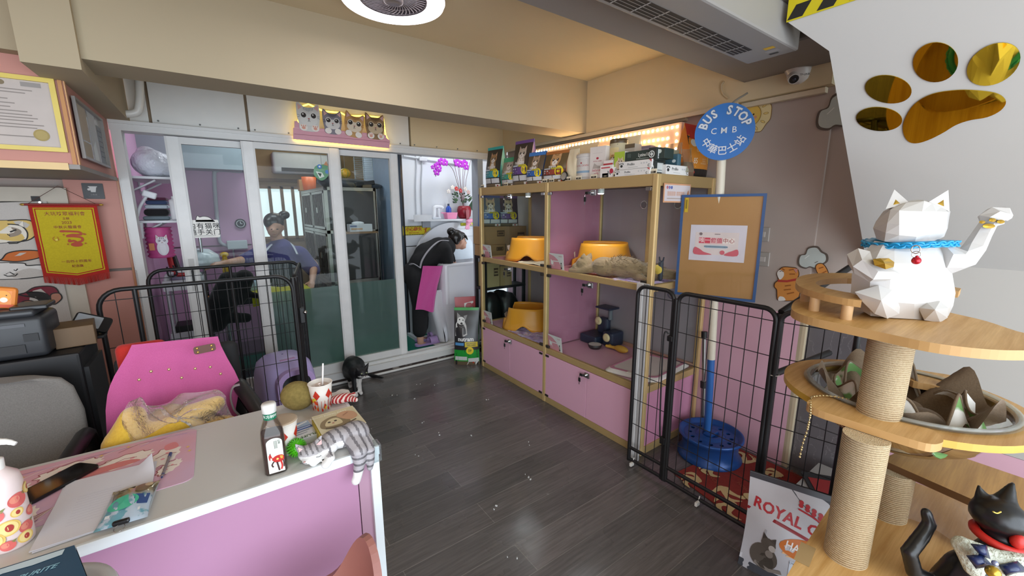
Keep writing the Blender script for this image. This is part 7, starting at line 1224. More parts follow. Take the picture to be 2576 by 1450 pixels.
# trolley
T = thing('trolley', 'white two tier trolley behind the glass in front of the pink wall', 'trolley', (-.25, 4.25, .05)); x0, x1 = P(425, 760, 4.1).x, P(515, 760, 4.1).x; WTp = K('D6D8DC', .35)
for x in (x0, x1):
    for y in (4.1, 4.45): G(T).cyl((x, y, .05), (x, y, .97), .012, WTp).build('post')
g = G(T); g.tube(smooth([(x0, 4.1, .95), (x0 + .01, 4.1, 1.0), (x0 + .06, 4.1, 1.02), (x1 - .06, 4.1, 1.02), (x1 - .01, 4.1, 1.0), (x1, 4.1, .95)], 5), .013, WTp, 8); g.build('push_bar')
for z, h in ((.42, .12), (.88, .08)): g = G(T); g.plate([(x0 - .02, 4.08), (x1 + .02, 4.08), (x1 + .02, 4.47), (x0 - .02, 4.47)], [[(x0 - .005, 4.095), (x1 + .005, 4.095), (x1 + .005, 4.455), (x0 - .005, 4.455)]], z, z + h, WTp); g.b2((x0 - .01, 4.09, z), (x1 + .01, 4.46, z + .01), WTp); g.build('basket')
G().box(((x0 + x1) / 2, 4.27, .505), (.2, .2, .14), '1B1B1E', .004).one('black_box', 'black box in the lower trolley basket', 'box'); G().box((x1 - .02, 4.17, .5), (.05, .06, .13), '2E7A3A', .01).one('green_bottle', 'green bottle in the lower trolley basket', 'bottle'); G().blob([('e', ((x0 + x1) / 2, 4.25, .95), (.1, .12, .055))], .012, fabric('9A94AC', 150), 3).one('towel_heap', 'lilac towel heap in the upper trolley basket', 'towel')
g = G(); g.tube(smooth([tuple(P(425, 640, 4.15)), tuple(P(432, 670, 4.12)), tuple(P(445, 690, 4.1)), tuple(P(470, 690, 4.1))], 5), .018, K('A8222A', .35), 10); g.tube([tuple(P(436, 645, 4.18)), tuple(P(452, 690, 4.12))], .02, K('202024', .4)); g.tube(smooth([tuple(P(420, 672, 4.1)), tuple(P(425, 695, 4.08)), tuple(P(445, 690, 4.07)), tuple(P(435, 668, 4.07))], 5), .006, K('202024'), 6); g.one('hair_dryer', 'red and black grooming dryer with its hose on the trolley', 'dryer')
T = thing('dryer_stand', 'white bonnet dryer on a chrome stand behind the glass door', 'dryer', (.0, 4.5, .05)); hd = P(507, 668, 4.5); G(T).lathe([(0, .15), (.07, .14), (.13, .09), (.15, 0), (.14, -.01)], K('D6E2E8', .25), 32, c=tuple(hd)).build('bonnet'); st = P(508, 640, 4.42); G(T).cyl((st.x, 4.42, .05), (st.x, 4.42, P(505, 588, 4.42).z), .012, CHR).build('stand'); G(T).lathe([(0, 0), (.12, 0), (.12, .02), (0, .03)], K('B5B7BA'), c=(st.x, 4.42, .05)).build('base')
g = G(); a = P(540, 440, 4.98); g.tube(smooth([tuple(P(606, 432, 4.98)), tuple(P(560, 428, 4.98)), tuple(P(545, 430, 4.98)), tuple(P(539, 440, 4.98)), tuple(P(542, 500, 4.98)), tuple(P(550, 590, 4.98)), tuple(P(556, 612, 4.98)), tuple(P(575, 620, 4.98))], 6), .017, K('B9BCC4', .4), 10); g.one('conduit_pipe', 'grey conduit pipe bending down the pink back wall', 'pipe')
p = P(597, 616, 4.95); T = thing('wall_box', 'white switch box at the end of the conduit pipe', 'box', tuple(p)); G(T).box((p.x, 4.96, p.z), (.17, .07, .085), K('CDD6DA', .4), .006).build('box'); G(T).tube([(p.x - .04, 4.97, p.z - .04), (p.x - .04, 4.98, p.z - .22)], .006, 'D9DBE0', 6).build('cable')
p = P(605, 563, 4.99); g = G(); g.M = frame((p.x, 4.995, p.z), (1, 0, 0), (0, 0, 1)); g.prism(arc(0, 0, .048, 0, 345, 23), 0, .012, '2A2A34'); g.z0 = .0125; g.disc(0, 0, .036, K('D9DBDE')); g.disc(0, 0, .030, K('2A2A34')); g.line([(0, 0), (0, .022)], .006, K('E6E6E8')); g.line([(0, 0), (.016, .0)], .006, K('E6E6E8')); g.one('wall_clock', 'small round black clock on the pink back wall', 'clock')
T = thing('wall_air_conditioner', 'white split air conditioner high on the far wall behind the glass', 'air conditioner', (1.1, 6.18, 2.0)); a, b = P(685, 397, 6.1), P(862, 443, 6.1); g = G(T); g.box(((a.x + b.x) / 2, 6.2, 2.09), (b.x - a.x, .2, .26), K('C3CCD4', .4), .03, seg=3); g.build('casing'); g = G(T); g.b2((a.x + .09, 6.09, 1.985), (b.x - .02, 6.1, 2.03), '26282C'); g.build('outlet')
# steel cage bank
cx, cy = P(814, 480, 4.75).x, 4.75; ct = P(814, 470, 4.75).z; bx1, by1 = P(945, 480, 4.75).x, 6.1; STL = K('9A978F', .28, .75, var=.1); DKG = K('3B3A3A', .3, .3)
T = thing('cage_bank', 'stainless steel animal cage bank with barred doors behind the glass', 'cage', ((cx + bx1) / 2, 5.3, .05)); g = G(T)
for z in (ct, 1.28, .72, .14): g.b2((cx, cy, z - .035), (bx1, by1, z), STL)
for x, y in ((cx, cy), (bx1 - .03, cy), (cx, by1 - .03), (cx, (cy + by1) / 2 - .015)): g.b2((x, y, .05), (x + .035, y + .035, ct), STL)
g.b2((cx + .03, by1 - .02, .1), (bx1, by1 - .01, ct), DKG); g.b2((bx1 - .012, cy, .1), (bx1 - .002, by1, ct), DKG); g.build('frame')
for za, zb in ((1.29, ct - .04), (.73, 1.24), (.15, .68)):
    for ya, yb in ((cy + .04, (cy + by1) / 2 - .02), ((cy + by1) / 2 + .03, by1 - .04)):
        g = G(T); x = cx - .005
        for s in ((ya, za, ya + .025, zb), (yb - .025, za, yb, zb), (ya, za, yb, za + .025), (ya, zb - .025, yb, zb)): g.b2((x, s[0], s[1]), (x + .015, s[2], s[3]), STL)
        for k in range(1, 9): g.cyl((x + .008, ya + (yb - ya) * k / 9, za), (x + .008, ya + (yb - ya) * k / 9, zb), .004, STL, seg=6)
        g.b2((x - .012, (ya + yb) / 2 - .03, (za + zb) / 2 - .03), (x, (ya + yb) / 2 + .03, (za + zb) / 2 + .03), STL); g.build('barred_door')
    G(T).b2((cx + .035, cy + .004, za), (bx1 - .035, cy + .012, zb), DKG).build('end_panel')
q_ = P(865, 575, 4.7); T = thing('tissue_carton', 'white tissue carton on a bracket shelf at the cage bank end', 'box', (q_.x + .1, 4.66, 1.29)); tz = P(890, 583, 4.66).z; G(T).box((P(905, 575, 4.66).x, 4.66, tz + .04), (.24, .12, .08), K('D3D6DA', .4), .003).build('carton'); g = G(T); g.blob([('e', (P(900, 560, 4.66).x, 4.66, tz + .09), (.07, .03, .02))], .006, K('D9DCDE'), 2); g.build('tissue'); g = G(T); g.M = frame((P(905, 575, 4.6).x, 4.598, tz + .04), (1, 0, 0), (0, 0, 1)); g.rect(-.09, -.018, .03, -.002, K('C9A27A')); g.rect(-.1, .012, -.03, .028, K('7A86A8')); g.build('print')
T = thing('bracket_shelf', 'small wooden shelf holding the tissue carton on the cage end', 'shelf', (q_.x + .1, 4.68, tz - .02)); G(T).b2((P(860, 585, 4.66).x, 4.58, tz - .02), (P(945, 585, 4.66).x, 4.75, tz - .001), K('8A6A48')).build('board')
def lump(n, lab, cat, shapes, m, vox=.012): g = G(); g.blob(shapes, vox, m, 3); g.one(n, lab, cat, 'clutter on the cage bank')
a = P(763, 470, 5.75) + V((.07, 0, 0)); g = G(); g.lathe([(.07, 0), (.085, .16), (.08, .16), (.066, .01), (0, .01)], K('D8682A', .4), 24, c=(a.x, 5.75, ct + .001)); g.one('orange_bucket', 'orange bucket on top of the cage bank', 'bucket', 'clutter on the cage bank'); a = P(740, 470, 6.0); G().box((a.x + .12, 6.0, ct + .071), (.14, .12, .14), K('B08A5A'), .004).one('brown_carton', 'brown carton beside the orange bucket on the cage bank', 'box', 'clutter on the cage bank')
lump('grey_tarpaulin', 'folded grey tarpaulin over the top of the cage bank', 'tarpaulin', [('e', (cx + .3, 5.0, ct + .05), (.3, .2, .06)), ('e', (cx + .12, 4.95, ct + .07), (.14, .15, .07)), ('e', (cx + .5, 4.95, ct + .03), (.2, .14, .04))], fabric('4A4F58', 90)); a = P(915, 465, 4.85); g = G(); g.box((a.x, 4.86, ct + .05), (.22, .14, .05), '1D1D20', .01, R('Y', -8)); g.box((a.x + .02, 4.86, ct + .02), (.10, .14, .04), K('6A5A44'), .004); g.one('black_case', 'black case on a wooden block at the end of the cage top', 'case', 'clutter on the cage bank')
a = P(810, 432, 4.8); T = thing('dragon_head_kite', 'colourful paper dragon head hanging above the cage bank', 'decoration', tuple(a)); g = G(T); g.M = frame(a, (1, 0, 0), (0, 0, 1)); g.prism(smooth([(-.08, -.03), (-.06, .05), (0, .07), (.06, .08), (.08, .02), (.05, -.05), (0, -.09), (-.04, -.08)], 4, True), -.02, 0, K('6F9A78')); g.z0 = .001; g.poly([(-.06, .0), (.0, -.01), (.02, -.05), (-.03, -.07)], K('E4E0D8')); g.poly([(-.045, -.015), (-.005, -.02), (-.02, -.055)], K('2A3A34')); g.disc(-.02, .05, .022, K('4A78C0')); g.disc(-.02, .05, .010, K('E8E4DC')); g.disc(.05, .0, .02, K('5A84C4')); g.poly([(.02, .07), (.05, .11), (.07, .06)], K('C98A6A')); g.poly([(.06, .06), (.10, .08), (.08, .03)], K('C9A08A')); g.build('head'); G(T).tube([(a.x, 4.8, a.z + .07), (a.x, 4.8, 2.48)], .002, '8A8A8A', 5).build('string')
a = P(868, 436, 4.8); g = G(); g.ell((a.x, 4.8, a.z), (.06, .05, .05), K('D8A22A', .4), 16, 10); 
for k in range(6): g.tube([(a.x + .061 * math.cos(t) * math.cos(k), 4.8 + .05 * math.cos(t) * math.sin(k), a.z + .051 * math.sin(t)) for t in (-1.4, -.7, 0, .7, 1.4)], .003, '5A8A3A', 5)
g.tube([(a.x, 4.8, a.z), (a.x, 4.8, 2.48)], .002, '8A8A8A', 5); g.one('gold_lantern', 'yellow and green festival lantern hanging beside the dragon head', 'lantern')
a = P(926, 420, 5.2); T = thing('wire_rack', 'white wire grid panel hanging near the ceiling at the right of the glass', 'rack', tuple(a)); g = G(T)
for k in range(13): g.cyl((a.x - .17, 5.2, a.z - .14 + .023 * k), (a.x + .17, 5.2, a.z - .12 + .023 * k), .004, 'C9D4DA', seg=5)
for k in range(4): g.cyl((a.x - .16 + .107 * k, 5.2, a.z - .15), (a.x - .16 + .107 * k, 5.2, 2.48), .005, 'C9D4DA', seg=5)
g.build('grid')
# grooming table with towel, jacket, bowls
tx0, tx1, tzz = P(530, 735, 4.0).x, P(785, 735, 4.0).x, P(700, 742, 4.0).z
T = thing('grooming_table', 'dark grooming table behind the glass under the yellow towel', 'table', ((tx0 + tx1) / 2, 4.15, .05)); G(T).b2((tx0, 3.98, tzz - .05), (tx1, 4.42, tzz), '232427', .008).build('table_top')
for x in (tx0 + .08, tx1 - .08):
    for y in (4.03, 4.36): G(T).cyl((x, y, .05), (x, y, tzz - .05), .02, CHR).build('leg')
G(T).b2((tx0 + .05, 4.0, .28), (tx1 - .05, 4.4, .30), K('8A8F92', .3, .5)).build('lower_shelf')
YT = fabric('C6C026', 130, 'A8A21C'); ta, tb_ = P(628, 700, 3.96), P(785, 735, 3.96)
g = G(); g.grid(lambda u, v: (ta.x + (tb_.x - ta.x) * u, 3.962 + .006 * math.sin(9 * u) if v < .5 else 3.962 + .40 * (v - .5) * 2, (tzz - .075 + .095 * min(1, v * 2)) + .006 * math.sin(12 * u + 4 * v)), 30, 12, YT, True, .006); g.one('yellow_towel', 'yellow towel over the edge of the grooming table', 'towel')
lump2 = lambda n, lab, cat, sh, m, vox=.012: (lambda g: (g.blob(sh, vox, m, 4), g.one(n, lab, cat)))(G())
BJ = fabric('17171B', 160, '0E0E10'); lump2('black_jacket', 'black jacket hanging over a low stand in front of the grooming table', 'jacket', [('c', [tuple(P(575, 705, 3.93)), tuple(P(560, 760, 3.9)), tuple(P(545, 815, 3.9))], [.07, .10, .07]), ('c', [tuple(P(615, 700, 3.93)), tuple(P(600, 750, 3.92))], [.07, .06]), ('c', [tuple(P(540, 800, 3.9)), tuple(P(620, 800, 3.9))], [.05, .04]), ('c', [tuple(P(620, 740, 3.92)), tuple(P(650, 745, 3.92))], [.03, .025])], BJ)
a = P(575, 690, 4.1); g = G(); g.lathe([(.05, 0), (.09, .07), (.085, .07), (.046, .01), (0, .01)], K('DADCE0', .35), 24, c=(P(560, 700, 4.05).x, 4.08, tzz + .001)); g.one('white_bowl', 'white bowl on the grooming table', 'bowl'); g = G(); g.lathe([(.04, 0), (.075, .1), (.07, .1), (.036, .01), (0, .01)], K('B9D2E6', .3), 24, c=(P(628, 690, 4.2).x, 4.3, tzz + .001)); g.one('blue_bowl', 'pale blue basin on the grooming table', 'bowl'); g = G(); g.box((P(555, 705, 4.02).x - .1, 4.05, tzz + .02), (.1, .06, .04), K('D8762A'), .015, seg=3); g.one('orange_comb_case', 'orange grooming case at the table edge', 'case')
a = P(565, 648, 4.3); T = thing('yellow_brush', 'yellow topped bottle standing on the grooming table', 'bottle', (a.x, 4.3, tzz)); G(T).lathe([(0, 0), (.028, 0), (.028, a.z - tzz - .03), (.018, a.z - tzz - .01), (.018, a.z - tzz + .01)], K('D9B23A', .35), c=(a.x, 4.3, tzz)).build('body'); G(T).ell((a.x, 4.3, a.z + .025), (.033, .033, .022), K('E0B62A', .35), 14, 8).build('cap')
# ---- wash room
TUB = K('D9DADF', .22, var=.01, coat=.4)
T = thing('pet_bath', 'large white pet bath with a rounded splash back', 'bath', (2.3, 4.15, .05)); zt = .915
g = G(T); g.plate(rr(1.90, 3.87, 2.75, 4.38, .07), [rr(1.955, 3.92, 2.70, 4.33, .06)], .50, zt, TUB); g.rings([[(p[0] + (.05 if p[0] < 2 else 0) * k, p[1] + .05 * k * (1 if p[1] < 4 else -.2), z) for p in rr(1.90, 3.87, 2.75, 4.38, .07)] for z, k in ((.05, 1.5), (.2, .9), (.4, .3), (.52, 0))], TUB, True); g.tube([(p[0], p[1], zt) for p in rr(1.915, 3.885, 2.735, 4.365, .07)], .022, TUB, 8, False, True); g.build('tub')
g = G(T); g.rings([[(p[0], p[1], z) for p in rr(1.76 + i_, 3.92, 1.98, 4.36, .06)] for z, i_ in ((.07, .12), (.25, .08), (.5, .02), (.62, 0), (.64, .01))], TUB, True); g.plate(rr(1.78, 3.93, 1.955, 4.35, .05), [rr(1.815, 3.965, 1.93, 4.315, .03)], .62, .655, TUB); g.build('step'); g = G(T); g.M = frame((2.3, 4.40, 0), (1, 0, 0), (0, 0, 1)); g.prism([(-.52, .6)] + arc(0, .93, .48, 180, 0, 24, .42) + [(.45, .6)], -.03, .02, TUB); g.z0 = .021
for z in (1.0, 1.09, 1.18, 1.27): g.line([(-.1, z), (.42, z)], .004, K('B4B8C2'))
g.build('splash_back'); g = G(T); p = P(1160, 650, 4.2); g.M = frame((p.x + .02, 4.2, .93), (1, 0, 0), (0, .1, 1)); g.prism([(-.13, 0)] + arc(0, .17, .13, 180, 0, 16, .09) + [(.13, 0)], 0, .03, K('D3DEE8', .25)); g.build('lid'); g = G(T); g.cyl((P(1186, 650, 4.25).x, 4.25, .92), (P(1186, 650, 4.25).x, 4.25, 1.0), .016, CHR); g.box((P(1192, 655, 4.25).x, 4.25, .96), (.09, .05, .06), K('C9CED6'), .008); g.build('tap')
G().b2((1.80, 3.80, .05), (2.7, 4.3, .062), K('CFCFC4', .5), .003).one('bath_platform', 'low pale floor board under the pet bath', 'board')
ZS = P(1100, 552, 4.3).z; T = thing('wall_shelf', 'white shelf on the wash room wall carrying the orchid', 'shelf', (2.2, 4.38, ZS), 0, 'white shelves'); G(T).b2((P(1040, 550, 4.3).x, 4.28, ZS - .02), (2.75, 4.448, ZS), SH).build('board'); G(T).b2((P(1040, 550, 4.3).x, 4.282, ZS), (P(1085, 550, 4.3).x, 4.29, ZS + .05), SH).build('upstand')
T = thing('hand_dryer', 'white handled pet tool standing on the wash room shelf', 'tool', (P(1103, 548, 4.36).x, 4.36, ZS)); x = P(1103, 548, 4.36).x; g = G(T); g.tube(smooth([(x - .055, 4.36, ZS + .02), (x - .05, 4.36, ZS + .09), (x - .04, 4.36, ZS + .135), (x + .04, 4.36, ZS + .135), (x + .055, 4.36, ZS + .12)], 5), .02, K('E2E4E8', .3), 10); g.tube([(x + .0, 4.36, ZS + .12), (x + .012, 4.36, ZS + .02)], .016, K('E2E4E8', .3)); g.box((x - .03, 4.36, ZS + .012), (.10, .06, .024), K('C9CDD4', .3), .006); g.build('body')
x = P(1132, 545, 4.36).x; T = thing('pink_basket', 'pink plastic basket on the wash room shelf', 'basket', (x, 4.35, ZS)); g = G(T); g.rings([se2 for se2 in [[(x + .065 * k * a, 4.35 + .05 * k * b, ZS + z) for a, b in ((-1, -1), (1, -1), (1, 1), (-1, 1))] for z, k in ((.001, .85), (.075, 1.05), (.075, 1.0), (.006, .8))]], K('E78AB0', .4), True, False); g.build('tub'); g = G(T); g.box((x - .09, 4.33, ZS + .07), (.07, .02, .012), K('E78AB0', .4), .004); g.build('handle')
x = P(1130, 530, 4.4).x; T = thing('blue_bottle', 'blue spray bottle behind the pink basket', 'bottle', (x, 4.415, ZS)); G(T).lathe([(0, 0), (.03, 0), (.032, .02), (.032, .12), (.014, .15)], K('2A4FB0', .25), c=(x, 4.415, ZS)).build('body'); G(T).cyl((x, 4.415, ZS + .15), (x, 4.415, ZS + .175), .012, '1E2A4A').build('cap')
x = P(1168, 540, 4.36).x; T = thing('potted_orchid', 'purple orchid with mixed flowers in a red wrapped pot on the shelf', 'plant', (x, 4.36, ZS)); RDP = K('8E1A2A', .35, var=.15); G(T).lathe([(0, 0), (.05, 0), (.075, .03), (.085, .10), (.075, .14), (.06, .15), (0, .145)], RDP, 24, c=(x, 4.36, ZS)).build('pot'); g = G(T); g.add([(x - .03, 4.27, ZS + .1), (x + .02, 4.27, ZS + .1), (x + .01, 4.265, ZS - .05), (x - .02, 4.265, ZS - .11)], [(0, 1, 2, 3)], RDP); g.build('ribbon', label='red ribbon tail')
g = G(T); r = random.Random(12)
for k in range(46):
    a = r.uniform(0, 2 * PI); rr_ = r.uniform(.02, .12); c = V((x - .03 + rr_ * math.cos(a), 4.36 + .5 * rr_ * math.sin(a), ZS + .17 + r.uniform(0, .12))); d = V((math.cos(a), .4 * math.sin(a), r.uniform(.1, .9))).normalized() * r.uniform(.03, .06); s_ = d.cross(V((0, -1, .2))).normalized() * r.uniform(.008, .016); g.add([c, c + d * .5 + s_, c + d, c + d * .5 - s_], [(0, 1, 2, 3)], K(('2E4A2C', '3C5A34', '22382A')[k % 3]))
for a in (.3, -.5, .9): c = V((x + .04, 4.33, ZS + .14)); d = V((.16 * math.cos(a), -.03, .12 * math.sin(a))); s_ = V((.0, 0, .035)); g.add([c, c + d * .5 + s_, c + d, c + d * .5 - s_], [(0, 1, 2, 3)], '27432A')
g.build('leaves', kind='stuff')
def flower(c, s, m): 
    for k in range(5): a = 2 * PI * k / 5 + .3; g.ell((c.x + s * .6 * math.cos(a), c.y - .002 * k, c.z + s * .6 * math.sin(a)), (s * .55, s * .15, s * .5), m, 8, 5, R('Y', -math.degrees(a)))
    g.ell((c.x, c.y - .012, c.z - s * .1), s * .2, 'E9D7EA', 6, 5)
PUR = K('B02AC0', .5)
for i, (fx__, fy__, s_) in enumerate(((1110, 407, .04), (1119, 409, .038), (1100, 418, .042), (1103, 424, .038), (1098, 433, .038), (1088, 421, .022), (1150, 409, .045), (1157, 413, .04), (1168, 412, .045), (1172, 420, .036))): g = G(T); flower(P(fx__, fy__, 4.30), s_, PUR); g.build('orchid_flower')
for i, (fx__, fy__, c) in enumerate(((1148, 475, 'C4342A'), (1158, 480, 'B82A28'), (1138, 472, 'E4DCD2'), (1128, 482, 'DDD6CE'), (1170, 476, 'DAD0C4'), (1178, 484, 'C9A8A0'))): g = G(T); flower(P(fx__, fy__, 4.29), .024, K(c)); g.build('small_flower')
g = G(T); b0 = (x - .01, 4.36, ZS + .14)
g.tube(smooth([b0, tuple(P(1150, 460, 4.33)), tuple(P(1138, 425, 4.31)), tuple(P(1118, 410, 4.31)), tuple(P(1100, 425, 4.31)), tuple(P(1096, 445, 4.31))], 5), .003, '5A4A3A', 5)
for tp in ((1150, 400), (1155, 405), (1166, 405), (1172, 412), (1140, 398), (1185, 400)): g.tube([b0, tuple(P((1158 + tp[0]) // 2 + 2, 450, 4.33)), tuple(P(*tp, 4.34))], .0028, '7A5A62', 5)
g.build('stems')
g = G(); a = P(1168, 565, 4.26); g.box((a.x + .06, 4.3, a.z), (.17, .03, .035), K('C9D23A', .5), .008); g.one('yellow_cloth', 'yellow cloth hanging over the shelf edge behind the pink glove', 'cloth')
g = G(); a = P(1177, 562, 4.24); g.blob([('e', (a.x, 4.24, a.z), (.028, .014, .03))] + [('c', [(a.x + k * .012, 4.24, a.z - .02), (a.x + k * .02 - .01, 4.235, a.z - .065 - .008 * (1 - abs(k)))], [.008, .007]) for k in (-1.4, -.5, .4, 1.2)] + [('c', [(a.x + .02, 4.24, a.z), (a.x + .05, 4.235, a.z - .02)], [.008, .007]), ('c', [(a.x, 4.24, a.z + .02), (a.x + .05, 4.25, a.z + .03)], [.024, .026])], .004, K('E79AB8', .4), 3); g.one('rubber_glove', 'pink rubber glove draped on the shelf edge', 'glove')
p = P(1049, 580, 4.44); T = thing('caution_sign', 'yellow mind your head sign with black striped edges on the wash room wall', 'sign', (p.x, 4.445, p.z - .05)); g = G(T); w_ = P(1083, 580, 4.44).x - p.x; h = .052; g.M = frame((p.x, 4.443, p.z), (1, 0, 0), (0, 0, 1)); g.prism([(-w_, -h), (w_, -h), (w_, h), (-w_, h)], -.002, 0, K('CDBB1E', .4)); g.z0 = .0003
for s in (-1, 1):
    for k in range(16): x_ = -w_ + .004 + k * (2 * w_ - .01) / 16; g.poly([(x_, s * h * .98), (x_ + .014, s * h * .98), (x_ + .014, s * h * .8), (x_, s * h * .8)], K('24221A'))
g.text('小心碰头', .048, -w_ * .22, .012, K('B02A1E'), bold=.02); g.text('MIND YOUR HEAD', .014, -w_ * .22, -.026, K('B02A1E'), bold=.02); RN = K('B02A1E'); x_ = w_ * .62; g.disc(x_ + .01, .03, .008, RN); g.line([(x_ + .006, .02), (x_, -.01)], .012, RN); g.line([(x_, -.01), (x_ - .012, -.03)], .006, RN); g.line([(x_, -.01), (x_ + .012, -.034)], .006, RN); g.line([(x_ - .02, .01), (x_ + .006, .016), (x_ + .028, .034)], .006, RN); g.build('board')
T = thing('junction_box', 'white socket box and cable runs on the wash room wall', 'box', (1.95, 4.44, 1.2)); p = P(1072, 563, 4.43); g = G(T); g.box((p.x, 4.43, p.z), (.1, .03, .09), K('8F9298', .4), .005); g.build('socket'); 
for px_ in (1046, 1060): a, b = P(px_, 398, 4.44), P(px_ + 2, 540, 4.44); G(T).tube(smooth([(b.x + .02, 4.44, 2.1), tuple(P(px_ + 2, 420, 4.44)), tuple(P(px_, 470, 4.44)), (b.x, 4.44, b.z)], 5), .007, K('C3C6CC'), 6).build('cable')
a = P(1060, 396, 4.42); G(T).box((a.x + .02, 4.43, 2.05), (.09, .03, .04), K('D4D6DA'), .004).build('box'); G(T).tube([(a.x - .2, 4.44, 2.07), (a.x + .5, 4.44, 2.02)], .012, K('CDD0D4'), 8).build('conduit')
# rack with cartons behind the far end of the cabinet
T = thing('storage_rack', 'black metal storage rack beside the far end of the cabinet', 'rack', (2.32, 3.44, 0)); rx0, rx1 = 2.07, 2.54
for x in (rx0, rx1):
    for y in (3.32, 3.48): G(T).b2((x, y, 0), (x + .028, y + .028, 1.06), '1A1A1C', .003).build('upright')
for z in (.12, .72, 1.03): g = G(T); g.b2((rx0, 3.32, z), (rx1 + .03, 3.508, z + .025), '1F1F22', .003); g.build('shelf')
def crt(lab, x0, x1, y0, y1, z0, h, col='A8845A'):
    T = thing('carton', lab, 'carton', ((x0 + x1) / 2, (y0 + y1) / 2, z0), 0, 'cartons on the rack'); G(T).b2((x0, y0, z0), (x1, y1, z0 + h), K(col, .7), .002).build('box'); g = G(T); g.M = frame(((x0 + x1) / 2, y0 - .0006, z0 + h / 2), (1, 0, 0), (0, 0, 1)); w_ = (x1 - x0) / 2; g.rect(w_ * .1, -h * .05, w_ * .8, h * .28, K('5A4632')); g.rect(w_ * .16, h * .02, w_ * .74, h * .2, K(col)); g.line([(w_ * .2, h * .11), (w_ * .7, h * .11)], .02, K('5A4632')); g.build('print')
crt('brown carton at the left on top of the rack', 2.07, 2.30, 3.3, 3.5, 1.056, .11); crt('wide brown carton stacked on another at the left of the rack', 2.06, 2.31, 3.29, 3.5, 1.168, .17); crt('brown carton at the right on top of the rack', 2.315, 2.56, 3.3, 3.5, 1.056, .28); crt('small carton on the middle shelf of the rack', 2.1, 2.25, 3.33, 3.5, .746, .24, 'C2A878'); crt('narrow carton right of the small one on the middle shelf', 2.26, 2.40, 3.33, 3.5, .746, .2, 'B89A6A')
lump2('black_bag', 'black bin bag of supplies on the lowest rack shelf', 'bag', [('e', (2.2, 3.42, .42), (.13, .10, .27)), ('e', (2.42, 3.42, .40), (.14, .10, .26)), ('e', (2.31, 3.45, .43), (.22, .05, .265))], K('1E1E20', .3), .016)
for lab, x, z, c1, c2, c3, code in (('blue pet food bag standing on the rack cartons', 2.19, 1.34, '6B7886', '3A5A9C', '3E6AB4', 'S6'), ('purple pet food bag standing behind the blue one on the rack', 2.40, 1.337, '4A4048', '6E5290', '6B4A8E', 'I17')):
    T = thing('pet_food_bag', lab, 'bag', (x, 3.41, z), -.3, 'pet food bags on the rack'); bagmesh(T, .22, .30, .09, K(c1, .35), K(c2, .35), nut('242628', c3, code, 'C9B494'), K(c2, .35), .1)
T = thing('pet_food_bag', 'green and black dog food bag standing in the doorway beside the cabinet', 'bag', (1.905, 3.40, 0), -.62); GRN = '1F9A38'
bagmesh(T, .25, .56, .15, K('2E2E30', .3), K('1F9A38', .3), [('r', -.5, 0, .5, .07, '6A5A44'), ('p', [(.0, .0), (.35, .0), (.45, .06), (.3, .09), (.05, .05)], 'DDE0DC'), ('d', .26, .045, .035, .035, 'B53A2A'), ('r', -.5, .07, .5, .28, GRN), ('r', -.46, .09, .02, .16, 'D3D8D4'), ('r', .06, .06, .48, .13, 'D3D8D4'), ('d', .14, .27, .15, .15, 'E8D22C'), ('t', 'S9', .06, .14, .27, '24302A', dict(bold=.02)), ('t', 'nutram', .10, -.02, .47, 'F2F2EE', dict(bold=.03)), ('r', -.06, .335, .46, .425, 'D8C22A'), ('t', 'BALANCED\nWELLNESS', .034, .2, .38, '24302A', dict(bold=.02)), ('r', -.46, .36, -.1, .41, '5A9AD0'),
    ('p', [(-.46, .52), (-.44, .72), (-.34, .80), (-.1, .80), (.0, .70), (.04, .55), (-.1, .52)], 'C9C9C6'), ('d', -.22, .78, .16, .15, 'DADAD6'), ('p', [(-.38, .80), (-.38, .92), (-.24, .86)], '8E8E8C'), ('p', [(-.12, .86), (.04, .88), (-.04, .78)], '8E8E8C'), ('d', -.28, .80, .025, .025, '1E1E1E'), ('d', -.14, .79, .025, .025, '1E1E1E'), ('d', -.2, .735, .05, .04, '1E1E1E'), ('l', [(-.3, .69), (-.2, .67), (-.08, .69)], .03, '5A5A58'), ('r', -.16, .52, -.12, .66, '8E8E8C')], K('1F9A38', .3), .045, .02, .004)
T = thing('pet_food_bag', 'red dog food bag with a white panel tilted behind the green one', 'bag', (1.99, 3.545, .0), -.4); bagmesh(T, .24, .63, .13, K('A8242C', .35), K('8E1E26', .35), [('p', [(-.1, .70), (.35, .76), (.3, .93), (-.1, .90)], 'D8D6D2'), ('l', [(-.05, .80), (.28, .84)], .03, '8A8A88'), ('d', -.3, .8, .05, .07, 'D8C8C0')], None, .05, .03)
G().tube([(-.4, 3.60, .012), (2.0, 3.60, .012)], .012, K('D9D8D4', .35), 10).one('floor_pipe', 'thin white pipe running along the floor under the glass doors', 'pipe')
g = G(); r = random.Random(21)
for x, y in ((1.15, 2.95), (1.3, 3.2), (1.42, 3.1), (1.05, 3.1), (.72, 2.7), (1.05, 2.55), (1.62, 2.6), (.85, 2.2), (1.25, 2.2), (1.3, 1.65), (1.28, 1.62), (1.0, 1.55), (.9, 1.25), (1.5, 1.9), (1.1, 2.35)):
    for k in range(2): a = r.uniform(0, 6); s_ = r.uniform(.004, .012); g.box((x + r.uniform(-.02, .02), y + r.uniform(-.02, .02), .004), (s_, s_ * .6, .006), 'C9C9C6', .001, R('Z', a * 50))
g.one('litter_crumbs', 'tiny white litter crumbs scattered on the dark floor', 'crumbs', None, 'stuff')
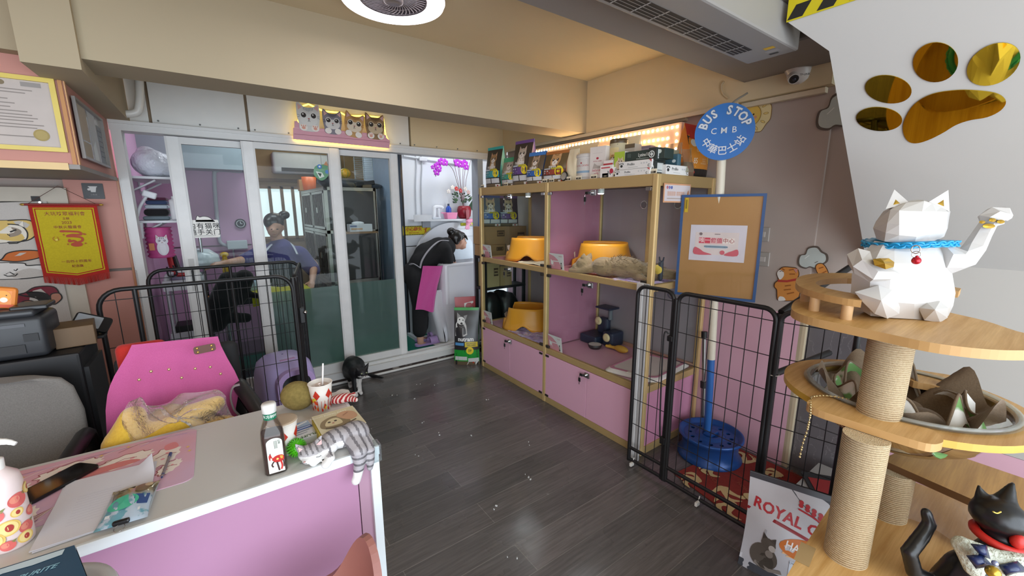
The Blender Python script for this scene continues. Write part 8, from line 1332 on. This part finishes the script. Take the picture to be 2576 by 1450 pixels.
# ================================================================ people and the floor cat
SKIN = K('C99A82', .5, var=.03); HAIR = K('17130F', .35, var=.2, nsc=60); BT = K('0D0D0F', .85, var=.25, nsc=30); Y0 = 4.08
def pp(x, y, o=0): return tuple(at(x, y, y=Y0 + o))
T = thing('person', 'person in black with a pink apron bending over the white pet bath', 'person', (1.72, 4.0, .05))
def hand(base, dirv, side, s=1):
    b, d, sd = V(base), V(dirv).normalized(), V(side).normalized(); up = d.cross(sd); sh = [('c', [b, b + d * .05 * s], [.022 * s, .030 * s]), ('e', b + d * .065 * s, (.036 * s, .03 * s, .022 * s))]
    for k, L in ((-1.5, .055), (-.5, .068), (.5, .064), (1.5, .05)):
        r0 = b + d * .085 * s + sd * k * .0165 * s; sh.append(('c', [r0, r0 + d * L * .5 * s - up * .004, r0 + d * L * .9 * s - up * .022 * s], [.0092 * s, .0085 * s, .0075 * s]))
    r0 = b + d * .035 * s - sd * .028 * s; sh.append(('c', [r0, r0 + d * .025 * s - sd * .022 * s, r0 + d * .055 * s - sd * .03 * s], [.0105 * s, .0095 * s, .008 * s])); return sh
hd = V(pp(1153, 606)); fw = V((.62, -.25, -.74)).normalized()
el1, wr1 = pp(1133, 662, -.09), pp(1150, 684, -.07); el2, wr2 = pp(1140, 665, .14), pp(1160, 690, .10)
g = G(T); g.blob([('e', hd, (.078, .072, .098), R('Y', 25)), ('e', hd + fw * .055, (.05, .052, .06)), ('c', [hd - fw * .02, V(pp(1126, 612))], [.05, .055]), ('e', hd + V((.088, -.01, -.028)), (.017, .012, .013)), ('c', [hd + V((.075, -.01, .0)), hd + V((.09, -.01, -.024))], [.010, .011]), ('e', hd + V((.068, -.01, -.075)), (.022, .024, .018)), ('e', hd + V((.074, -.01, -.052)), (.012, .02, .006)), ('e', hd + V((-.005, -.076, -.005)), (.014, .012, .025), R('Y', 25)),
    ('c', [pp(1122, 632, -.17), el1], [.05, .042]), ('c', [el1, wr1], [.041, .027]), ('c', [pp(1124, 632, .15), el2], [.05, .042]), ('c', [el2, wr2], [.041, .027])] + hand(wr1, (.35, .05, -.9), (0, 1, 0)) + hand(wr2, (.35, -.05, -.9), (0, 1, 0)) +
    [('c', [pp(1120, 625), pp(1058, 668), pp(1056, 700, -.07), pp(1058, 770, -.07), pp(1056, 840, -.07)], [.08, .10, .07, .05, .04]), ('c', [pp(1058, 668), pp(1056, 700, .08), pp(1058, 835, .08)], [.09, .07, .04]), ('c', [pp(1118, 628, -.10), pp(1122, 632, -.17)], .045), ('c', [pp(1118, 628, .1), pp(1124, 632, .15)], .045), ('c', [pp(1056, 835, -.07), pp(1058, 862, -.07)], [.042, .036]), ('c', [pp(1058, 866, -.07), pp(1090, 872, -.07)], [.032, .026]), ('c', [pp(1056, 828, .08), pp(1058, 850, .08)], [.042, .036]), ('c', [pp(1058, 854, .08), pp(1090, 858, .08)], [.032, .026])] + [('c', [V(pp(1096, 870, -.07)) + V((.0, k * .012, 0)), V(pp(1103, 872, -.07)) + V((-.006 * abs(k), k * .014, 0))], [.009, .007]) for k in (-2, -1, 0, 1, 2)], .0085, SKIN, 3); g.build('body')
g = G(T); g.blob([('c', [pp(1060, 668), pp(1075, 645), pp(1105, 630), pp(1122, 622)], [.14, .15, .145, .11]), ('c', [pp(1062, 660, -.06), pp(1115, 626, -.13)], [.11, .085]), ('c', [pp(1062, 660, .06), pp(1115, 626, .13)], [.11, .085]), ('c', [pp(1118, 630, -.15), pp(1127, 655, -.15)], [.08, .066]), ('c', [pp(1120, 630, .13), pp(1133, 653, .14)], [.08, .066])], .014, BT, 4); g.build('shirt', label='black short sleeved shirt')
g = G(T); g.blob([('e', pp(1048, 690), (.16, .16, .15)), ('c', [pp(1052, 700, -.07), pp(1058, 770, -.07), pp(1056, 832, -.07)], [.125, .09, .078]), ('c', [pp(1054, 700, .08), pp(1060, 770, .08), pp(1060, 822, .08)], [.125, .09, .078])], .014, BT, 4); g.build('trousers', label='black trousers')
PK = fabric('D2579F', 260, 'BC478C', .12); rows_ = ((668, 1058, 1112), (690, 1056, 1106), (715, 1052, 1098), (745, 1047, 1092), (778, 1042, 1088))
def ap(u, v):
    f = v * 4; i = min(int(f), 3); t = f - i; a, b = rows_[i], rows_[i + 1]; py = a[0] + (b[0] - a[0]) * t; l = a[1] + (b[1] - a[1]) * t; r_ = a[2] + (b[2] - a[2]) * t; w = -.225 + .02 * v if u < .55 else -.225 + .02 * v + (u - .55) / .45 * .33; p = at(l + (r_ - l) * min(1, u / .62), py + 8 * u * v, y=Y0 - .17); return (p.x + (.03 * math.sin((u - .55) / .45 * PI) if u > .55 else 0), Y0 + w + .008 * math.sin(13 * u + 3 * v), p.z + .01 * math.sin(8 * u) * v)
g = G(T); g.grid(ap, 26, 26, PK, True, .004); g.build('apron', label='pink apron')
g = G(T); GS = fabric('A5A2A8', 260); g.tube(smooth([pp(1128, 606, -.1), pp(1105, 607, -.14), pp(1080, 628, -.185), pp(1062, 655, -.19), pp(1057, 675, -.185)], 5), .014, GS, 6, flat=.4); g.tube(smooth([pp(1057, 674, -.18), pp(1040, 664, -.14), pp(1030, 668, -.02)], 5), .013, GS, 6, flat=.4); g.build('apron_strap', label='grey apron straps')
g = G(T); g.blob([('e', hd + V((-.028, .0, .038)), (.09, .088, .088), R('Y', 25)), ('e', hd + V((.03, 0, .065)), (.05, .07, .035)), ('e', hd + V((-.085, 0, .105)), (.05, .05, .045)), ('e', hd + V((-.05, .06, .0)), (.05, .03, .06)), ('c', [hd + V((.06, -.06, .05)), hd + V((.082, -.066, .01))], [.016, .008]), ('e', hd + V((-.05, -.06, -.0)), (.03, .02, .04))], .009, HAIR, 3); g.build('hair', label='black hair tied in a bun')
g = G(T)
for s in (-1, 1): e = hd + V((.072, s * .03, -.006)); g.ell(e, (.008, .011, .004), '1A1412', 8, 6); g.tube([e + V((.004, -.014, .013)), e + V((.008, 0, .016)), e + V((.004, .014, .013))], .0025, '1A1412', 5)
g.tube([hd + V((.083, -.02, -.053)), hd + V((.088, 0, -.053)), hd + V((.083, .02, -.053))], .003, '9A5A52', 5); g.build('face', label='eyes, brows and mouth')
LV = K('B79AD0', .4)
for o, dy, lab in ((-.07, 0, 0), (.08, -16, 0)):
    s = thing; g = G(T); a = V(pp(1048, 882 + dy, o)); b = V(pp(1103, 880 + dy, o)); a.z = b.z = .078; c_ = (a + b) / 2; L_ = (b - a).length; g.M = frame(c_, (b - a), (0, 1, 0)); g.prism(smooth([(-L_ * .55, 0), (-L_ * .45, .04), (0, .04), (L_ * .35, .052), (L_ * .58, .03), (L_ * .6, -.02), (L_ * .35, -.052), (0, -.042), (-L_ * .45, -.04)], 4, True), -.022, 0, LV); g.grid(lambda u, v: (L_ * (.08 + .34 * v), .055 * math.cos(PI * u), .058 * math.sin(PI * u)), 16, 4, LV, True, .005); g.build('slipper', label='lilac slipper')
# groomer behind the glass
Y1 = 4.52
def gp(x, y, o=0): return tuple(at(x, y, y=Y1 + o))
T = thing('person', 'person in a purple top and grey apron grooming behind the glass doors', 'person', (.45, 4.55, .05)); hd = V(gp(690, 568)); VIO = fabric('54508A', 200, '403C70', .2)
e1, w1 = gp(612, 655, -.06), gp(560, 664, -.28); e2, w2 = gp(790, 668, .0), gp(786, 705, -.25)
g = G(T); g.blob([('e', hd, (.075, .09, .10)), ('e', hd + V((-.02, -.055, -.045)), (.05, .045, .06)), ('e', hd + V((-.025, -.10, -.04)), (.012, .014, .014)), ('e', hd + V((.075, .0, -.02)), (.012, .016, .025)), ('c', [hd + V((0, .01, -.05)), gp(705, 628)], [.05, .062]), ('c', [gp(650, 640), e1], [.055, .043]), ('c', [e1, w1], [.042, .028]), ('c', [gp(760, 640), e2], [.055, .044]), ('c', [e2, w2], [.042, .028])] + hand(w1, (-.85, -.5, -.1), (.4, -.8, .2)) + hand(w2, (-.3, -.8, -.4), (.9, -.3, 0)) + [('c', [gp(705, 628), (.48, 4.55, .8)], [.06, .10]), ('c', [gp(650, 640), gp(760, 640)], .05), ('c', [(.44, 4.55, .8), (.40, 4.55, .35)], .05), ('c', [(.5, 4.55, .8), (.55, 4.55, .35)], .05), ('c', [(.40, 4.55, .06), (.40, 4.55, .35)], [.04, .055]), ('c', [(.55, 4.55, .06), (.55, 4.55, .35)], [.04, .055]), ('c', [(.40, 4.53, .07), (.38, 4.42, .07)], [.035, .025]), ('c', [(.55, 4.53, .07), (.56, 4.42, .07)], [.035, .025])], .010, SKIN, 3); g.build('body')
g = G(T); g.blob([('c', [gp(706, 630), gp(706, 690), gp(706, 740)], [.12, .17, .16]), ('c', [gp(660, 636), gp(752, 640)], [.085, .085]), ('c', [gp(655, 640), gp(618, 655, -.05)], [.08, .066]), ('c', [gp(756, 642), gp(788, 680, -.03)], [.082, .07])], .014, VIO, 4); g.build('shirt', label='purple short sleeved top')
g = G(T); g.blob([('e', (.48, 4.55, .78), (.17, .13, .14)), ('c', [(.40, 4.55, .75), (.40, 4.55, .12)], [.10, .07]), ('c', [(.55, 4.55, .75), (.55, 4.55, .12)], [.10, .07])], .016, BT, 3); g.build('trousers')
g = G(T); a = at(706, 690, y=Y1); g.grid(lambda u, v: (a.x + (u - .5) * .30 * (.75 + .25 * v), Y1 - .155 - .045 * math.sin(PI * u), a.z + .14 - .75 * v), 14, 14, fabric('565C66', 200), True, .004); g.build('apron', label='grey apron'); g = G(T); g.tube(smooth([gp(668, 632, -.13), gp(690, 612, -.04), gp(730, 612, -.03), gp(748, 640, -.12)], 5), .013, K('C3C8D4'), 6, flat=.4); g.build('apron_strap')
g = G(T); g.blob([('e', hd + V((0, .012, .035)), (.088, .10, .088)), ('e', gp(715, 541, .02), (.05, .05, .042)), ('e', hd + V((-.05, -.03, .03)), (.04, .06, .05))], .010, HAIR, 3); g.build('hair', label='dark hair in a high bun')
g = G(T)
for s in (-.032, .012): e = hd + V((s, -.098, -.03)); g.ell(e, (.010, .005, .005), '1A1412', 8, 6)
g.tube([hd + V((-.04, -.098, -.075)), hd + V((-.02, -.103, -.077)), hd + V((.0, -.098, -.075))], .003, '9A5A52', 5); g.build('face')
# black and white cat on the floor
T = thing('cat', 'black and white cat standing on the dark floor by the glass doors', 'cat', (.83, 3.35, 0)); Yc = 3.36
def cp(x, y, o=0): return tuple(at(x, y, y=Yc + o))
Hc = V(cp(911, 938, -.12))
def ccol(c):
    x, y, z = c; d = V(c) - Hc
    if z < .04 and x < .9: return 'DDD9D4'
    if d.length < .075:
        if d.z < -.012 and d.y < .01 and abs(d.x + .0) < .034 + max(0, -.012 - d.z) * .6: return 'DDD9D4'
        return '131214'
    if .05 < z < .22 and y < Yc - .055 and abs(x - Hc.x + .02) < .045 and z > .075: return 'DAD6D1' if abs(x - Hc.x + .012) < .03 + .0 * z else '131214'
    if z < .085 and y < Yc - .04 and x > Hc.x - .03: return 'DDD9D4'
    return '131214'
g = G(T); fl_ = lambda x, o: at(x, 980, y=Yc + o).x
g.blob([('c', [cp(888, 935, .20), cp(890, 925, .10), cp(897, 935, -.03)], [.085, .095, .07]), ('e', cp(889, 925, .13), (.085, .12, .10)), ('c', [cp(897, 940, -.02), tuple(Hc + V((-.01, .05, -.02)))], [.06, .045]), ('e', tuple(Hc), (.047, .045, .042)), ('e', tuple(Hc + V((.008, -.040, -.018))), (.022, .02, .017)),
    ('c', [tuple(Hc + V((-.03, .0, .03))), tuple(Hc + V((-.048, .0, .058)))], [.018, .003]), ('c', [tuple(Hc + V((.03, .0, .03))), tuple(Hc + V((.058, -.002, .075)))], [.020, .003]),
    ('c', [cp(893, 945, -.05), (fl_(893, -.07), Yc - .07, .09), (fl_(894, -.08), Yc - .075, .022), (fl_(894, -.08), Yc - .10, .016)], [.034, .02, .017, .016]), ('c', [cp(902, 945, -.04), (fl_(905, -.06), Yc - .05, .09), (fl_(906, -.06), Yc - .05, .022), (fl_(906, -.06), Yc - .08, .016)], [.034, .02, .017, .016]),
    ('c', [cp(880, 935, .18), (fl_(878, .2), Yc + .13, .10), (fl_(880, .22), Yc + .19, .07), (fl_(881, .16), Yc + .15, .02), (fl_(881, .12), Yc + .11, .016)], [.055, .036, .02, .018, .016]), ('c', [cp(895, 935, .2), (fl_(893, .2), Yc + .15, .10), (fl_(895, .22), Yc + .21, .07), (fl_(896, .18), Yc + .17, .02)], [.055, .036, .02, .018]),
    ('c', [cp(890, 930, .28), (.93, Yc + .32, .06), (1.02, Yc + .22, .02), (1.08, Yc + .12, .02)], [.026, .02, .017, .010])], .0065, ccol, 3); g.build('body')
g = G(T)
for s in (-1, 1): e = Hc + V((s * .019 + .004, -.043, .008)); g.ell(e, (.0075, .004, .006), K('B9C29A', .2), 8, 6); g.ell(e + V((0, -.003, 0)), (.0022, .0025, .005), '0A0A0A', 6, 5)
g.ell(Hc + V((.008, -.062, -.012)), (.005, .004, .004), '5A4448', 6, 5); g.build('face', label='pale green eyes and nose')
